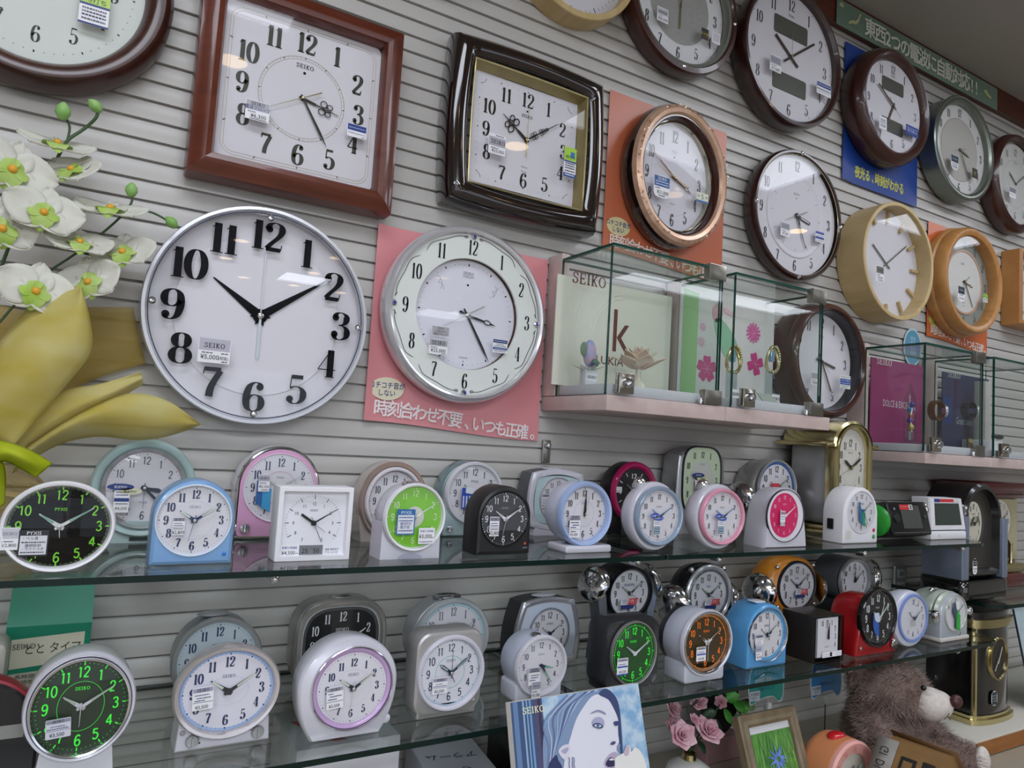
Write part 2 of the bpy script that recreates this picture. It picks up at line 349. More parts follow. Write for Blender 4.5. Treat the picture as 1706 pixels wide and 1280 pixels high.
# ---------------------------------------------------------------- clock faces
def hand(g, ang, L, w, st, y, mat, tail=0.0, lume=None, cx=0, cz=0):
    a = radians(ang); dx, dz = sin(a), cos(a)
    P = lambda u, v: (cx+dx*u+dz*v, cz+dz*u-dx*v)
    def pris(pts): g.prism([P(*p) for p in pts], y+.0004, y-.0003, mat)
    def loop(u, v, ru, rv, t, n=14):
        for q in (0, 1):
            pass
        A = [P(u+(ru)*cos(2*pi*i/n), v+(rv)*sin(2*pi*i/n)) for i in range(n)]; B = [P(u+(ru-t)*cos(2*pi*i/n), v+(rv-t)*sin(2*pi*i/n)) for i in range(n)]
        g.rings([[(x, y-.0003, z) for x, z in A], [(x, y-.0003, z) for x, z in B]], mat)
    if st == 'baton':
        pris([(-tail, -w/2), (-tail, w/2), (L, w/2), (L, -w/2)])
    elif st == 'taper':
        pris([(-tail, -w*.35), (0, -w*.5), (0, w*.5), (-tail, w*.35)]); pris([(0, -w/2), (L, -w*.1), (L, w*.1), (0, w/2)])
    elif st == 'wedge':
        pris([(-tail, -w*.62), (-tail*.55, 0), (-tail, w*.62), (L*.1, w*.5), (L, w*.06), (L, -w*.06), (L*.1, -w*.5)])
    elif st == 'sword':
        pris([(-tail, -w*.3), (L*.72, -w*.5), (L, 0), (L*.72, w*.5), (-tail, w*.3)])
    elif st == 'thin':
        pris([(-tail, -w*.9), (0, -w*.5), (L, -w*.22), (L, w*.22), (0, w*.5), (-tail, w*.9)])
    elif st == 'ring':                            # slim hand with an open loop before its point
        pris([(-tail, -w*.4), (L*.62, -w*.28), (L*.62, w*.28), (-tail, w*.4)])
        loop(L*.72, 0, L*.12, w*.8, w*.3); pris([(L*.83, -w*.3), (L*1.02, 0), (L*.83, w*.3)])
        if tail: loop(-tail, 0, w*.6, w*.6, w*.5)
    elif st == 'ornate':
        pris([(-tail, -w*.4), (L*.36, -w*.35), (L*.36, w*.35), (-tail, w*.4)]); loop(L*.55, w*1.3, L*.10, w*1.15, w*.32); loop(L*.55, -w*1.3, L*.10, w*1.15, w*.32)
        loop(L*.72, w*1.2, L*.085, w*.95, w*.3); loop(L*.72, -w*1.2, L*.085, w*.95, w*.3); loop(L*.66, 0, L*.12, w*.7, w*.26)
        pris([(L*.36, -w*.2), (L, -w*.07), (L, w*.07), (L*.36, w*.2)])
    elif st == 'scroll':
        pris([(-tail, -w*.3), (L, -w*.1), (L, w*.1), (-tail, w*.3)])
        for k, s in ((.2, 1), (.27, 1.1), (.45, .9), (.52, .7), (.62, .5)):
            loop(L*k, w*.6*s, L*.05, w*.55*s, w*.25); loop(L*k, -w*.6*s, L*.05, w*.55*s, w*.25)
    if lume is not None: g.add([(*P(L*.3, -w*.24)[:1], y-.0006, P(L*.3, -w*.24)[1])]+[(P(u, v)[0], y-.0006, P(u, v)[1]) for u, v in ((L*.92, -w*.2), (L*.92, w*.2), (L*.3, w*.24))], [(0, 1, 2, 3)], lume)
def sq(a, p):
    s, c = sin(a), cos(a)
    if p == 2: return s, c
    k = (abs(s)**p+abs(c)**p)**(-1/p); return s*k, c*k
def dial(root, sh, y, face=DIALW, cx=0, cz=0, num=None, tracks=(), hands=None, texts=(), rings=(), gl=None, extra=None, lift=.0004):
    g = G(); g.prof(sh, [(0, y+.0012), (0, y)], face, False, True, cx, cz)
    for i0, i1, m in rings: g.band(sh, i0, i1, y-.00025, m, cx, cz)
    if extra: extra(g, y-.0003)
    g.obj('dial', root, 30)
    rx, rz = sh[1], sh[2]
    if tracks:
        g = G()
        for T in tracks:
            n = T.get('n', 60); p = T.get('p', 2); r0, r1 = T['r']; w = T.get('w', .0006); m = T.get('m', INK)
            for i in range(n):
                if T.get('skip5') and i % 5 == 0 and n == 60: continue
                if i in T.get('omit', ()): continue
                u, v = sq(2*pi*i/n, p)
                if T.get('dot'): g.add([(cx+u*rx*r0+w*cos(k*pi/3), y-lift, cz+v*rz*r0+w*sin(k*pi/3)) for k in range(6)], [tuple(range(6))], m)
                else: g.bar((cx+u*rx*r0, cz+v*rz*r0), (cx+u*rx*r1, cz+v*rz*r1), w, y-lift, m)
        g.obj('minute_track', root)
    if num:
        g = G(); R = num['R']; h = num['h']; split = num.get('split'); m = num.get('m', INK); p = num.get('p', 2)
        for i in num.get('only', range(1, 13)):
            if i in num.get('skip', ()): continue
            u, v = sq(2*pi*i/12, p)
            if split: g = G()
            if num.get('font'): g.text(str(i), cx+u*R[0], cz+v*R[1], h, y-num.get('lift', lift), m, num.get('sx', 1), bold=num.get('bold', 0))
            else: g.glyphs(str(i), cx+u*R[0], cz+v*R[1], h, y-num.get('lift', lift), m, num.get('sx', 1), num.get('wt', .15), num.get('thin', .04), num.get('serif', True), gap=num.get('gap', .06))
            if split: g.obj('numeral', root)
        if not split: g.obj('numeral_lettering', root)
    if texts:
        g = G()
        for t, x, z, h, m, *k in texts:
            if t == 'SEIKO': g.glyphs('SEIKO', cx+x, cz+z, h, y-lift, m, 1.15, .16, .1, True, gap=.14)
            elif t == '.': g.disc(('e', h, h), y-lift, m, cx=cx+x, cz=cz+z, n=12)
            else: g.text(t, cx+x, cz+z, h, y-lift, m, *k)
        g.obj('dial_lettering', root)
    if hands:
        H, M, S = hands['t']; lh, lm, ls = hands['L']; st = hands.get('st', 'baton'); st2 = hands.get('st2', st); m = hands.get('m', INK); w = hands.get('w', .004); lum = hands.get('lume')
        g = G(); hand(g, (H % 12+M/60)*30, lh, w*hands.get('wh', 1.25), st, y-.003, m, hands.get('tail', .006), lum, cx, cz); g.disc(('e', w*.9, w*.9), y-.0034, m, cx=cx, cz=cz, n=14); g.obj('hour_hand', root)
        g = G(); hand(g, (M+S/60 if hands.get('st') != 'x' else M)*6, lm, w, st2, y-.0045, m, hands.get('tail', .006), lum, cx, cz); g.disc(('e', w*.8, w*.8), y-.005, m, cx=cx, cz=cz, n=14); g.obj('minute_hand', root)
        sm = hands.get('sm', m)
        if ls:
            g = G(); hand(g, S*6, ls, hands.get('sw', .0012), 'thin', y-.006, sm, hands.get('stail', ls*.25), None, cx, cz)
            g.prof(('e', w*.55, w*.55), [(0, y-.0056), (0, y-.0072), (w*.2, y-.0077)], hands.get('cap', sm), False, True, cx, cz, n=14); g.obj('second_hand', root)
        if 'alarm' in hands:
            g = G(); hand(g, hands['alarm'], lh*.75, .0012, 'thin', y-.0018, hands.get('am', paint('#5a6a9a')), 0, None, cx, cz); g.obj('alarm_hand', root)
    if gl:
        g = G(); d = gl.get('dome', 0); y0 = gl['y']; gi = gl.get('i', 0); s2 = gl.get('sh', sh)
        pr = [(gi, y0+.0015), (gi, y0)]; b = min(s2[1], s2[2])-gi
        if d: pr += [(gi+b*(1-cos(k*pi/10))*.98 if False else gi+b*(k/5)*.97, y0-d*(1-(1-k/5)**2)) for k in range(1, 6)]
        g.prof(s2, pr, gl.get('m', CLEAR), True, True, cx, cz); g.obj('glass_cover', root, 60)
def sticker(root, px, py, Y, w, h, rows, base='#eeedf2', name='price_sticker', local=None, r=.001, tilt=0.0):
    """paper label; rows are given in fractions of its width and height"""
    if local is None:
        c = at(px, py, Y)-root.location
        if abs(root.rotation_euler[2]) > 1e-4: c.rotate(root.rotation_euler.to_matrix().inverted())
    else: c = Vector(local)
    g = G(); y = c.y; g.prof(('r', w/2, h/2, dict(r=r)), [(0, y), (0, y-.0004)], paint(base, .5), True, True, c.x, c.z, n=16)
    for ri, k in enumerate(rows):
        yb = y-.0005-.00004*ri
        X = lambda u: c.x+(u-.5)*w
        Zz = lambda v: c.z+(v-.5)*h
        if k[0] == 'b': u0, u1 = (k[4], k[5]) if len(k) > 4 else (.02, .98); g.add([(X(u0), yb, Zz(k[1])), (X(u1), yb, Zz(k[1])), (X(u1), yb, Zz(k[2])), (X(u0), yb, Zz(k[2]))], [(0, 1, 2, 3)], paint(k[3], .5))
        elif k[0] == 't': g.text(k[1], X(k[2]), Zz(k[3]), k[4]*h, yb-.0002, paint(k[5]), k[6] if len(k) > 6 else 1)
        elif k[0] == 's': g.glyphs('SEIKO', X(k[1]), Zz(k[2]), k[3]*h, yb-.0002, paint(k[4] if len(k) > 4 else '#26262c'), 1.1, .17, .1, gap=.14)
        elif k[0] == 'd':
            rnd = random.Random(int(k[1]*1000)+len(rows)); u = k[3]
            while u < k[4]-.02:
                u2 = min(u+rnd.uniform(.04, .11), k[4]); g.add([(X(u), yb-.0001, Zz(k[1]-.022)), (X(u2), yb-.0001, Zz(k[1]-.022)), (X(u2), yb-.0001, Zz(k[1]+.022)), (X(u), yb-.0001, Zz(k[1]+.022))], [(0, 1, 2, 3)], paint(k[2])); u = u2+.02
    if tilt:
        ca, sa = cos(tilt), sin(tilt); g.v = [(c.x+(x-c.x)*ca-(z-c.z)*sa, yy, c.z+(x-c.x)*sa+(z-c.z)*ca) for x, yy, z in g.v]
    return g.obj(name, root)
def seiko_tag(price, extra=None, d1='#4a4a55'):
    r = [('b', .52, .97, '#a9a7b4'), ('s', .5, .74, .24), ('d', .43, d1, .12, .5), ('d', .43, d1, .7, .95), ('t', price, .42, .24, .22, '#1d1d22', .9), ('d', .07, d1, .6, .94)]
    return r
def small_tag(price):
    return [('b', .78, .97, '#a3a2b4'), ('s', .5, .875, .13), ('d', .66, '#5a5c70', .1, .8), ('d', .54, '#3d4a8a', .1, .9), ('b', .42, .44, '#5a5c70'), ('d', .35, '#5a5c70', .08, .9), ('t', price, .5, .17, .2, '#23232c', .85)]
# ---------------------------------------------------------------- wall clocks
ROSEWOOD = noisy('#58220f', '#662c18', (2, 2, 10), 6, .3, coat=.4, dist=.3)
WALNUT = noisy('#35130f', '#43201a', (2, 14, 2), 6, .3, coat=.4)
LACQUER = noisy('#150a09', '#1c0d0b', (2, 2, 8), 6, .12, coat=1.0)
DARKWOOD = noisy('#2a110e', '#371813', (2, 2, 10), 8, .3, coat=.5)
ROSEWOOD_DIM = noisy('#371911', '#45231a', (2, 2, 10), 6, .3, coat=.4, dist=.3)  # rosewood darkened: the corner's lower light is put into the colour
PINE = noisy('#bfa672', '#cbb384', (14, 2, 2), 5, .42)
OAK = noisy('#b0793f', '#bf8a4e', (12, 2, 2), 6, .36)
def wall_clock(label, cx, cz, group=None):
    return thing('wall_clock', label, 'clock', (cx, WALL_Y, cz), group=group)
def studs(root, P, y, r, mats, name='stud'):
    for i, (x, z) in enumerate(P):
        g = G(); g.lathe([(r, 0), (r, r*.3), (r*.55, r*.7), (.0002, r*.8)], mats[0], (x, y, z), 'y', 10)
        if len(mats) > 1: g.lathe([(r*.6, r*.6), (r*.4, r*1.0), (.0002, r*1.1)], mats[1], (x, y, z), 'y', 8)
        g.obj(name, root, 10)
D12 = lambda r, rz=None: [(0, rz or r), (r, 0), (0, -(rz or r)), (-r, 0)]

# big white dial with floating numerals
t = wall_clock('large white glass-fronted clock with bold black numerals above the pale blue alarm clock', .2198, 1.6684)
g = G(); E = ('e', .1685, .1695)
g.prof(E, [(.012, 0), (.004, -.015), (.0, -.036), (0, -.046), (.0015, -.05), (.006, -.05), (.008, -.046), (.0085, -.03)], paint('#cfd0d6', .25, .35), n=96); g.obj('frame', t)
INK2 = paint('#080912', .6, spec=.1)
def ex(g, y): g.band(('e', .125, .125), 0, .0006, y, paint('#c5c3ca')); g.prof(('e', .125, .125), [(0, y), (.001, y-.001)], DIALW); g.disc(('e', .124, .124), y-.001, paint('#e3e1e8', .6), n=64)
dial(t, ('e', .161, .162), -.03, DIALW, num=dict(R=(.126, .127), h=.046, m=INK2, wt=.235, thin=.034, sx=1.08, lift=.0105, gap=-.01, split=1), hands=dict(t=(10, 9, 0), L=(.088, .13, 0), st='wedge', w=.0125, wh=1.15, tail=.014, m=INK2), texts=[('SEIKO', 0, .082, .0105, INK)], extra=ex, gl=dict(y=-.046, sh=('e', .1625, .1635)))
g = G(); hand(g, 0, .098, .0016, 'baton', -.037, paint('#dadfe6', .3), .066); hand(g, 180, .066, .0036, 'baton', -.0372, paint('#cfdbe2', .3)); g.lathe([(.005, 0), (.005, .003), (.003, .0045), (.0002, .005)], CHROME, (0, -.036, 0), 'y', 14); g.obj('second_hand', t)
g = G(); g.band(('e', .1595, .1605), 0, .0016, -.0478, paint('#1a2547'), n=96); g.obj('rim_line', t)
studs(t, D12(.1535), -.0482, .0055, [CHROME])
sticker(t, 357, 585, 1.149, .045, .036, [('b', .5, 1, '#b9b6c4'), ('s', .5, .72, .2), ('d', .41, '#55555f', .12, .45), ('d', .41, '#55555f', .72, .93), ('t', '¥5,000', .37, .24, .2, '#24242a', .95), ('t', '(税抜)', .8, .22, .12, '#24242a', .9), ('d', .07, '#55555f', .75, .92)])

# pearl clock on pink card
t = wall_clock('round pearl-rimmed clock with four blue gems mounted on the pink card', .58, 1.7218)
g = G(); E = ('e', .1632, .1618)
g.prof(E, [(.008, 0), (0, -.02), (0, -.036), (.003, -.045), (.009, -.05), (.013, -.048), (.015, -.042)], paint('#dcdadf', .16, .45, coat=.6), n=96); g.obj('frame', t)
g = G(); RNG = ('e', .1485, .147)
g.prof(RNG, [(0, -.036), (0, -.04), (.045, -.04), (.0455, -.036)], paint('#e3e7e2', .2, coat=.6), n=96)
lk = paint('#26282e')
for q in range(4):                                    # fine scrolls along the ring
    for s in (1, -1):
        P = []
        for i in range(26):
            u = i/25; a = pi/2*q+s*(.09+.64*u); rr = .1425+.0012*sin(u*pi*3)-(.006*max(0, u-.82)/.18); P.append((rr*sin(a), -.0404, rr*.99*cos(a)))
        g.tube(P, [.0006]*25+[.0002], lk, 4)
        a = pi/2*q+s*.085; g.tube([((.1425+.0022*cos(k))*sin(a+s*.03*(1-cos(k))/1.2), -.0404, (.1425+.0022*sin(k))*.99*cos(a+s*.03*(1-cos(k))/1.2)) for k in [i*2*pi/12 for i in range(13)]], .0005, lk, 4)
g.obj('outer_ring', t)
for i in range(1, 13): g = G(); a = 2*pi*i/12; g.glyphs(str(i), .1235*sin(a), .1225*cos(a), .0275, -.0406, paint('#1d1f25', .6, spec=.15), .62, .12, .03); g.obj('numeral', t)
def ex(g, y):
    for a in (-45, 45):                                 # small scroll ornaments
        b = radians(a); c0 = (.072*sin(b), .072*cos(b))
        for s in (1, -1):
            g.tube([(c0[0]+s*.004*cos(k*.5)+k*.0011*sin(b), y, c0[1]+.004*sin(k*.5)*s+(k-6)*.0018) for k in range(13)], .0004, paint('#9a9aa5'), 4)
dial(t, ('e', .1035, .1025), -.028, paint('#e6e5f0', .5), tracks=[dict(r=(.9, .9), dot=1, w=.0006, skip5=1), dict(r=(.88, .92), n=12, w=.0022)], hands=dict(t=(3, 24, 40), L=(.062, .097, .055), st='ring', st2='sword', w=.005, tail=.012, m=paint('#23242c', .3), sm=paint('#b6b6b0', .3, .6), stail=.04, cap=CHROME), texts=[('SEIKO', 0, .0765, .0052, paint('#6a6a72')), ('EMBLEM', 0, .0705, .0045, paint('#8a8a92')), ('.', 0, .055, .0022, INK), ('EMBLEM', .0, -.079, .0035, paint('#8a8a92')), ('.', 0, -.086, .0018, paint('#b0b0b8'))], rings=[(0, .0015, paint('#b8b49a', .3, .6))], extra=ex, gl=dict(y=-.041, sh=('e', .103, .102), dome=.004))
studs(t, D12(.1445, .143), -.0405, .0052, [CHROME, paint('#2a2a9c', .15)], 'gem')
sticker(t, 734, 552, 1.154, .034, .018, [('b', .05, .95, '#aaa8ae'), ('s', .5, .78, .18, '#55555c'), ('t', 'EMBLEM', .5, .48, .2, '#6d6d78'), ('t', '電波クロック', .5, .18, .2, '#55555c', .9)], name='feature_sticker')
sticker(t, 730, 578, 1.153, .036, .027, [('b', .55, .97, '#aaa8ae'), ('s', .5, .76, .24), ('d', .45, '#55555c', .1, .45), ('t', '¥25,000', .5, .26, .25, '#202026', .95), ('d', .07, '#55555c', .7, .95)])
sticker(t, 833, 577, 1.153, .031, .025, [('b', .72, .97, '#263a70'), ('d', .85, '#c9d0e6', .1, .9), ('d', .62, '#3c4152', .25, .75), ('d', .5, '#3c4152', .1, .9), ('b', .22, .4, '#2d4f8c'), ('d', .31, '#c9d0e6', .1, .9), ('d', .12, '#3c4152', .1, .9)], name='feature_sticker')

# square rosewood clock
t = wall_clock('square red-brown wooden clock with white dial, hung in the upper left', .2565, 2.033)
SQ = ('r', .163, .163, dict(r=.004))
g = G(); g.prof(SQ, [(.004, 0), (0, -.008), (0, -.036), (.002, -.042), (.010, -.046), (.016, -.052), (.024, -.0545), (.032, -.052), (.036, -.044), (.0365, -.03)], ROSEWOOD, n=16); g.obj('frame', t, 25)
GN = paint('#33352a', .5)
def ex(g, y):
    for i0, w_, m in ((.008, .0007, '#b9a98c'), (.0125, .0007, '#b9a98c')): g.band(('r', .127, .127, dict(r=.03)), i0, i0+w_, y, paint(m), n=48)
    g.band(('e', .070, .070), 0, .0008, y, paint('#a59a7c')); g.band(('e', .0655, .0655), 0, .0006, y, paint('#a59a7c'))
dial(t, ('r', .127, .127, dict(r=.012)), -.03, DIALW, num=dict(R=(.094, .094), h=.034, m=GN, wt=.2, thin=.055, sx=.85, p=3.0, gap=.03), tracks=[dict(r=(.534, .534), dot=1, w=.0005), dict(r=(.525, .545), n=12, w=.0014), dict(r=(.895, .925), n=12, w=.0012, p=8)],
     hands=dict(t=(3, 24, 40), L=(.062, .084, .06), st='ornate', st2='sword', w=.0042, m=paint('#23241f', .3), sm=GOLD, stail=.034, cap=GOLD), texts=[('SEIKO', 0, .0545, .0068, INK), ('.', 0, .0435, .0024, INK)], extra=ex, gl=dict(y=-.041, sh=('r', .127, .127, dict(r=.012))))
sticker(t, 429, 185, 1.155, .036, .031, [('b', .5, .97, '#b3b2bd'), ('s', .5, .83, .16), ('t', '電波クロック', .5, .62, .17, '#3b4a86', .9), ('d', .4, '#55555f', .1, .45), ('t', '¥6,300', .55, .22, .2, '#24242a'), ('d', .06, '#55555f', .2, .9)])
sticker(t, 594.5, 219, 1.155, .033, .022, [('b', .5, .97, '#1d3c86'), ('d', .72, '#d5dcf0', .08, .92), ('d', .3, '#2a3a78', .06, .94), ('d', .1, '#2a3a78', .75, .92)], name='feature_sticker', r=.003)

# dark lacquer clock with bowed sides
t = wall_clock('square near-black glossy lacquered clock with bowed sides and gold inner moulding', .685, 2.08)
BW = ('b', .169, .158, dict(p=.008))
g = G(); g.prof(BW, [(.004, 0), (0, -.01), (.001, -.034), (.006, -.048), (.016, -.056), (.028, -.057), (.036, -.052), (.040, -.046)], LACQUER, n=64); g.obj('frame', t, 40)
g = G(); g.prof(('b', .129, .118, dict(p=.002)), [(0, -.047), (.003, -.046), (.012, -.026)], paint('#a5976a', .3, .7), n=32); g.obj('inner_moulding', t, 25)
IR = ('r', .1175, .1065, dict(r=.002))
def ex(g, y):
    for q in range(4):
        sx, sz = ((1, 1), (-1, 1), (-1, -1), (1, -1))[q]
        g.tube([(sx*(.106-.012*abs(cos(k*.6))), y, sz*(.096-.012*abs(sin(k*.6)))) for k in range(9)], .0004, paint('#8b8878'), 4)
dial(t, IR, -.026, DIALW, num=dict(R=(.088, .080), h=.0285, m=paint('#1c1a14', .35), wt=.17, thin=.05, sx=.85, p=3.2), tracks=[dict(r=(.9, .9), dot=1, w=.0006, p=10), dict(r=(.9, .9), n=12, dot=1, w=.0014, p=10)],
     hands=dict(t=(10, 9, 0), L=(.066, .088, .068), st='ornate', st2='scroll', w=.006, m=paint('#1c1a16', .3), sm=GOLD, sw=.001, stail=.035, cap=GOLD), texts=[('SEIKO', 0, .048, .006, INK), ('.', 0, .058, .002, INK), ('Chime', 0, -.053, .004, paint('#77777a')), ('Series', 0, -.062, .004, paint('#77777a'))], extra=ex, gl=dict(y=-.043, sh=('b', .128, .117, dict(p=.002))))
sticker(t, 828, 241, 1.156, .036, .038, [('b', .4, .85, '#aeadb8'), ('s', .55, .62, .2), ('d', .93, '#44444c', .4, .9), ('d', .3, '#55555f', .15, .6), ('t', '¥25,000', .56, .17, .17, '#202026', .9)])
sticker(t, 949.5, 271, 1.156, .029, .06, [('b', .56, 1, '#a6d23a', 0, 1), ('b', .5, .555, '#2b4a8e', 0, 1), ('b', 0, .13, '#234a8e', 0, 1), ('b', .66, .86, '#2a6fc0', .52, .86), ('t', '時打ち', .52, .67, .1, '#1f5a2e'), ('d', .46, '#3c4466', .1, .9), ('d', .38, '#55586a', .1, .9), ('d', .3, '#55586a', .1, .9), ('d', .2, '#55586a', .1, .9), ('d', .07, '#cfd8ee', .1, .9)], name='feature_sticker')

# brown clock, top left corner
t = wall_clock('large round brown wooden clock cut off by the upper left corner', -.108, 2.107)
g = G(); g.prof(('e', .166, .166), [(.006, 0), (0, -.012), (0, -.03), (.004, -.036), (.006, -.044), (.012, -.05), (.022, -.05), (.03, -.044), (.036, -.036), (.0385, -.03)], ROSEWOOD_DIM, n=96); g.obj('frame', t, 40)
dial(t, ('e', .129, .129), -.026, paint('#d9dfd8', .6), num=dict(R=(.088, .0885), h=.024, m=paint('#22242a'), wt=.14, thin=.035, sx=.72), tracks=[dict(r=(.875, .875), dot=1, w=.0007, skip5=1), dict(r=(.865, .89), n=12, w=.0018)], texts=[('Chime', .012, -.022, .0035, paint('#77777a')), ('Series', .012, -.0275, .0035, paint('#77777a'))],
     hands=dict(t=(10, 9, 0), L=(.06, .085, .06), st='sword', w=.004), gl=dict(y=-.037, sh=('e', .129, .129), dome=.004))
sticker(t, 158, 12, 1.16, .037, .055, [('b', .56, 1, '#b9d86a', 0, 1), ('b', .5, .56, '#3a4a80', 0, 1), ('t', '時打ち', .52, .66, .12, '#24343a'), ('d', .42, '#55586a', .1, .9), ('d', .33, '#55586a', .1, .9), ('d', .24, '#3c4466', .1, .9), ('b', 0, .05, '#2c3c78', 0, 1), ('d', .14, '#55586a', .1, .9)], name='feature_sticker')

# light wood clock at the top edge
t = wall_clock('round pale wooden clock cut by the top edge above the lacquered clock', .775, 2.503)
g = G(); g.prof(('e', .148, .148), [(.0, 0), (0, -.046), (.0015, -.048), (.013, -.048), (.0145, -.046), (.0145, -.02)], PINE, n=96); g.obj('frame', t, 30)
dial(t, ('e', .134, .134), -.022, DIALW, tracks=[dict(r=(.86, .91), w=.0008, skip5=1), dict(r=(.84, .92), n=12, w=.002)], hands=dict(t=(10, 9, 0), L=(.06, .09, 0), st='baton', w=.004), gl=dict(y=-.042, sh=('e', .134, .134), i=-.001))

# dark ring clock with grey centre, top
t = wall_clock('round dark-rimmed clock with grey centre disc cut by the top edge', 1.0657, 2.4961)
g = G(); g.prof(('e', .1626, .1626), [(.008, 0), (0, -.02), (0, -.04), (.003, -.048), (.014, -.05), (.017, -.046)], WALNUT, n=96); g.obj('frame', t, 40)
g = G(); g.prof(('e', .146, .146), [(0, -.045), (.008, -.044), (.011, -.038), (.012, -.028)], paint('#8a8d84', .25, .6), n=96); g.obj('inner_ring', t, 40)
dial(t, ('e', .134, .134), -.026, paint('#e2e3e6', .6), num=dict(R=(.109, .110), h=.027, m=paint('#23252b'), wt=.13, thin=.035, sx=.62, gap=.03), tracks=[dict(r=(.95, .95), dot=1, n=12, w=.001)], hands=dict(t=(6, 0, 30), L=(.055, .088, 0), st='baton', w=.0032, m=paint('#8a7f58', .35, .6)), extra=lambda g, y: g.disc(('e', .089, .089), y, noisy('#9b9c98', '#a8a9a5', (1, 1, 1), 220, .6), n=64), gl=dict(y=-.043, sh=('e', .145, .145)))
studs(t, D12(.151), -.048, .005, [CHROME])
sticker(t, 1104, 25, 1.157, .032, .032, [('b', .48, .96, '#c9c9cf'), ('b', .56, .8, '#8f8f9a', .1, .9), ('d', .4, '#66666f', .1, .5), ('t', '¥25,000', .52, .2, .22, '#2a2a30', .85)])
sticker(t, 1174.5, 57, 1.157, .022, .026, [('t', '木の葉', .45, .5, .22, '#c9a94a'), ('d', .22, '#8a7a4a', .2, .8)], base='#2b2418', name='feature_sticker')
sticker(t, 1193, 64, 1.157, .026, .026, [('d', .85-.13*i, '#77777f', .1, .9) for i in range(6)], name='feature_sticker')

# rose gold oval
t = wall_clock('oval clock with engraved rose-gold rim in front of the salmon card', 1.0708, 2.0979)
OV = lambda i: ('e', .1418-i, .1618-i)
g = G(); g.prof(OV(0), [(.012, 0), (.002, -.012), (0, -.028), (.002, -.04), (.005, -.045), (.0055, -.047)], LACQUER, n=96); g.obj('back_frame', t, 40)
COPPER = noisy('#c79c80', '#d8b39a', (1, 1, 1), 60, .3, metal=.35, lo=.3, hi=.6)
g = G(); g.prof(OV(.005), [(0, -.046), (.004, -.056), (.012, -.060), (.020, -.058), (.024, -.052)], COPPER, n=96)
rn = random.Random(3); DK = paint('#8a5a40', .4, .4); LTc = paint('#f0d9c4', .2, .6)
for k in range(70):                                     # engraved leaves and scrolls around the rim
    a = 2*pi*k/70+rn.uniform(-.02, .02); rr = rn.uniform(.0105, .017)
    if (k // 7) % 2 == 0 or rn.random() < .35:
        x, z = (.1418-rr)*cos(a), (.1618-rr)*sin(a); tt = rn.uniform(0, 6)
        g.tube([(x+.0035*cos(tt+i*.7)*(1-i*.1), -.0602, z+.0035*sin(tt+i*.7)*(1-i*.1)) for i in range(7)], .0006, rn.choice((DK, LTc, DK)), 4)
g.obj('engraved_rim', t, 40)
g = G(); g.prof(OV(.029), [(0, -.052), (.003, -.052), (.007, -.044), (.013, -.026)], paint('#3b1712', .15, coat=.8), n=96)
g.prof(OV(.0395), [(0, -.037), (.002, -.038), (.003, -.03), (.004, -.024)], paint('#c8c6b4', .15, .8), n=96); g.obj('inner_frame', t, 40)
GR = paint('#5d5c5e', .4)
dial(t, ('e', .1, .119), -.024, paint('#dcdae4', .55), num=dict(R=(.077, .0945), h=.028, m=GR, wt=.15, thin=.05, sx=.55, gap=.02), tracks=[dict(r=(.72, .72), dot=1, n=12, w=.0008)], rings=[(.034, .0346, paint('#cbb3b0'))],
     hands=dict(t=(3, 50, 48), L=(.058, .085, .062), st='ring', st2='ring', w=.0045, m=paint('#6d4a2c', .3, .4), sm=paint('#a58a58', .3, .6), stail=.045, cap=GOLD), texts=[('SEIKO', 0, .0615, .0042, paint('#9a7a7a')), ('EMBLEM', 0, .056, .0032, paint('#b09a9a')), ('.', 0, .048, .002, INK), ('EMBLEM', 0, -.058, .003, paint('#8a8a8a'))], gl=dict(y=-.036, sh=('e', .1005, .1205), dome=.004))
sticker(t, 1102.5, 311.5, 1.158, .046, .048, [('b', .5, .97, '#1f4f94', .03, .97), ('s', .5, .86, .13, '#dfe6f4'), ('d', .72, '#c9d6ee', .1, .9), ('d', .6, '#c9d6ee', .1, .9), ('d', .42, '#55555f', .1, .4), ('t', '¥21,000', .56, .24, .17, '#202026', .9), ('d', .08, '#55555f', .3, .7)], r=.012)
sticker(t, 1170, 330, 1.158, .036, .022, [('b', 0, .22, '#2f6aa8', 0, 1), ('t', '5', .5, .6, .52, '#22252a'), ('t', '約', .15, .6, .22, '#22252a'), ('t', '年', .84, .6, .22, '#22252a')], base='#dfe3cf', name='feature_sticker')

# two clocks with LCD panels
def lcd_clock(label, cx, cz, rx, rz, dep, frame_prof, mat, DR, hands, stp):
    t = wall_clock(label, cx, cz); g = G(); g.prof(('e', rx, rz), frame_prof, mat, n=96); g.obj('frame', t, 40)
    k = DR[0]/.145; yd = -dep+.018
    def ex(g, y):
        for zc in (.064, -.062):
            P = [(-.055*k, zc*k-.019*k), (.055*k, zc*k-.019*k), (.055*k, zc*k+.019*k), (-.055*k, zc*k+.019*k)]
            g.prof(('r', .056*k, .021*k, dict(r=.006)), [(0, y), (.0012, y-.0006)], paint('#3b3d3a'), cz=zc*k, n=16)
            g.disc(('r', .055*k, .02*k, dict(r=.006)), y-.0006, paint('#565852', .25), cz=zc*k, n=16)
    dial(t, ('e', *DR), yd, DIALW, num=dict(R=(DR[0]*.815, DR[1]*.83), h=.0265*k, m=paint('#232226'), wt=.13, thin=.035, sx=.7), tracks=[dict(r=(.95, .95), dot=1, w=.0005, skip5=1), dict(r=(.94, .965), n=12, w=.0016)], hands=hands, texts=[('SEIKO', 0, .0955*k, .0055, paint('#77777c'))], extra=ex, gl=dict(y=-dep+.004, sh=('e', DR[0]+.001, DR[1]+.001)))
    for s in stp: sticker(t, *s)
    return t
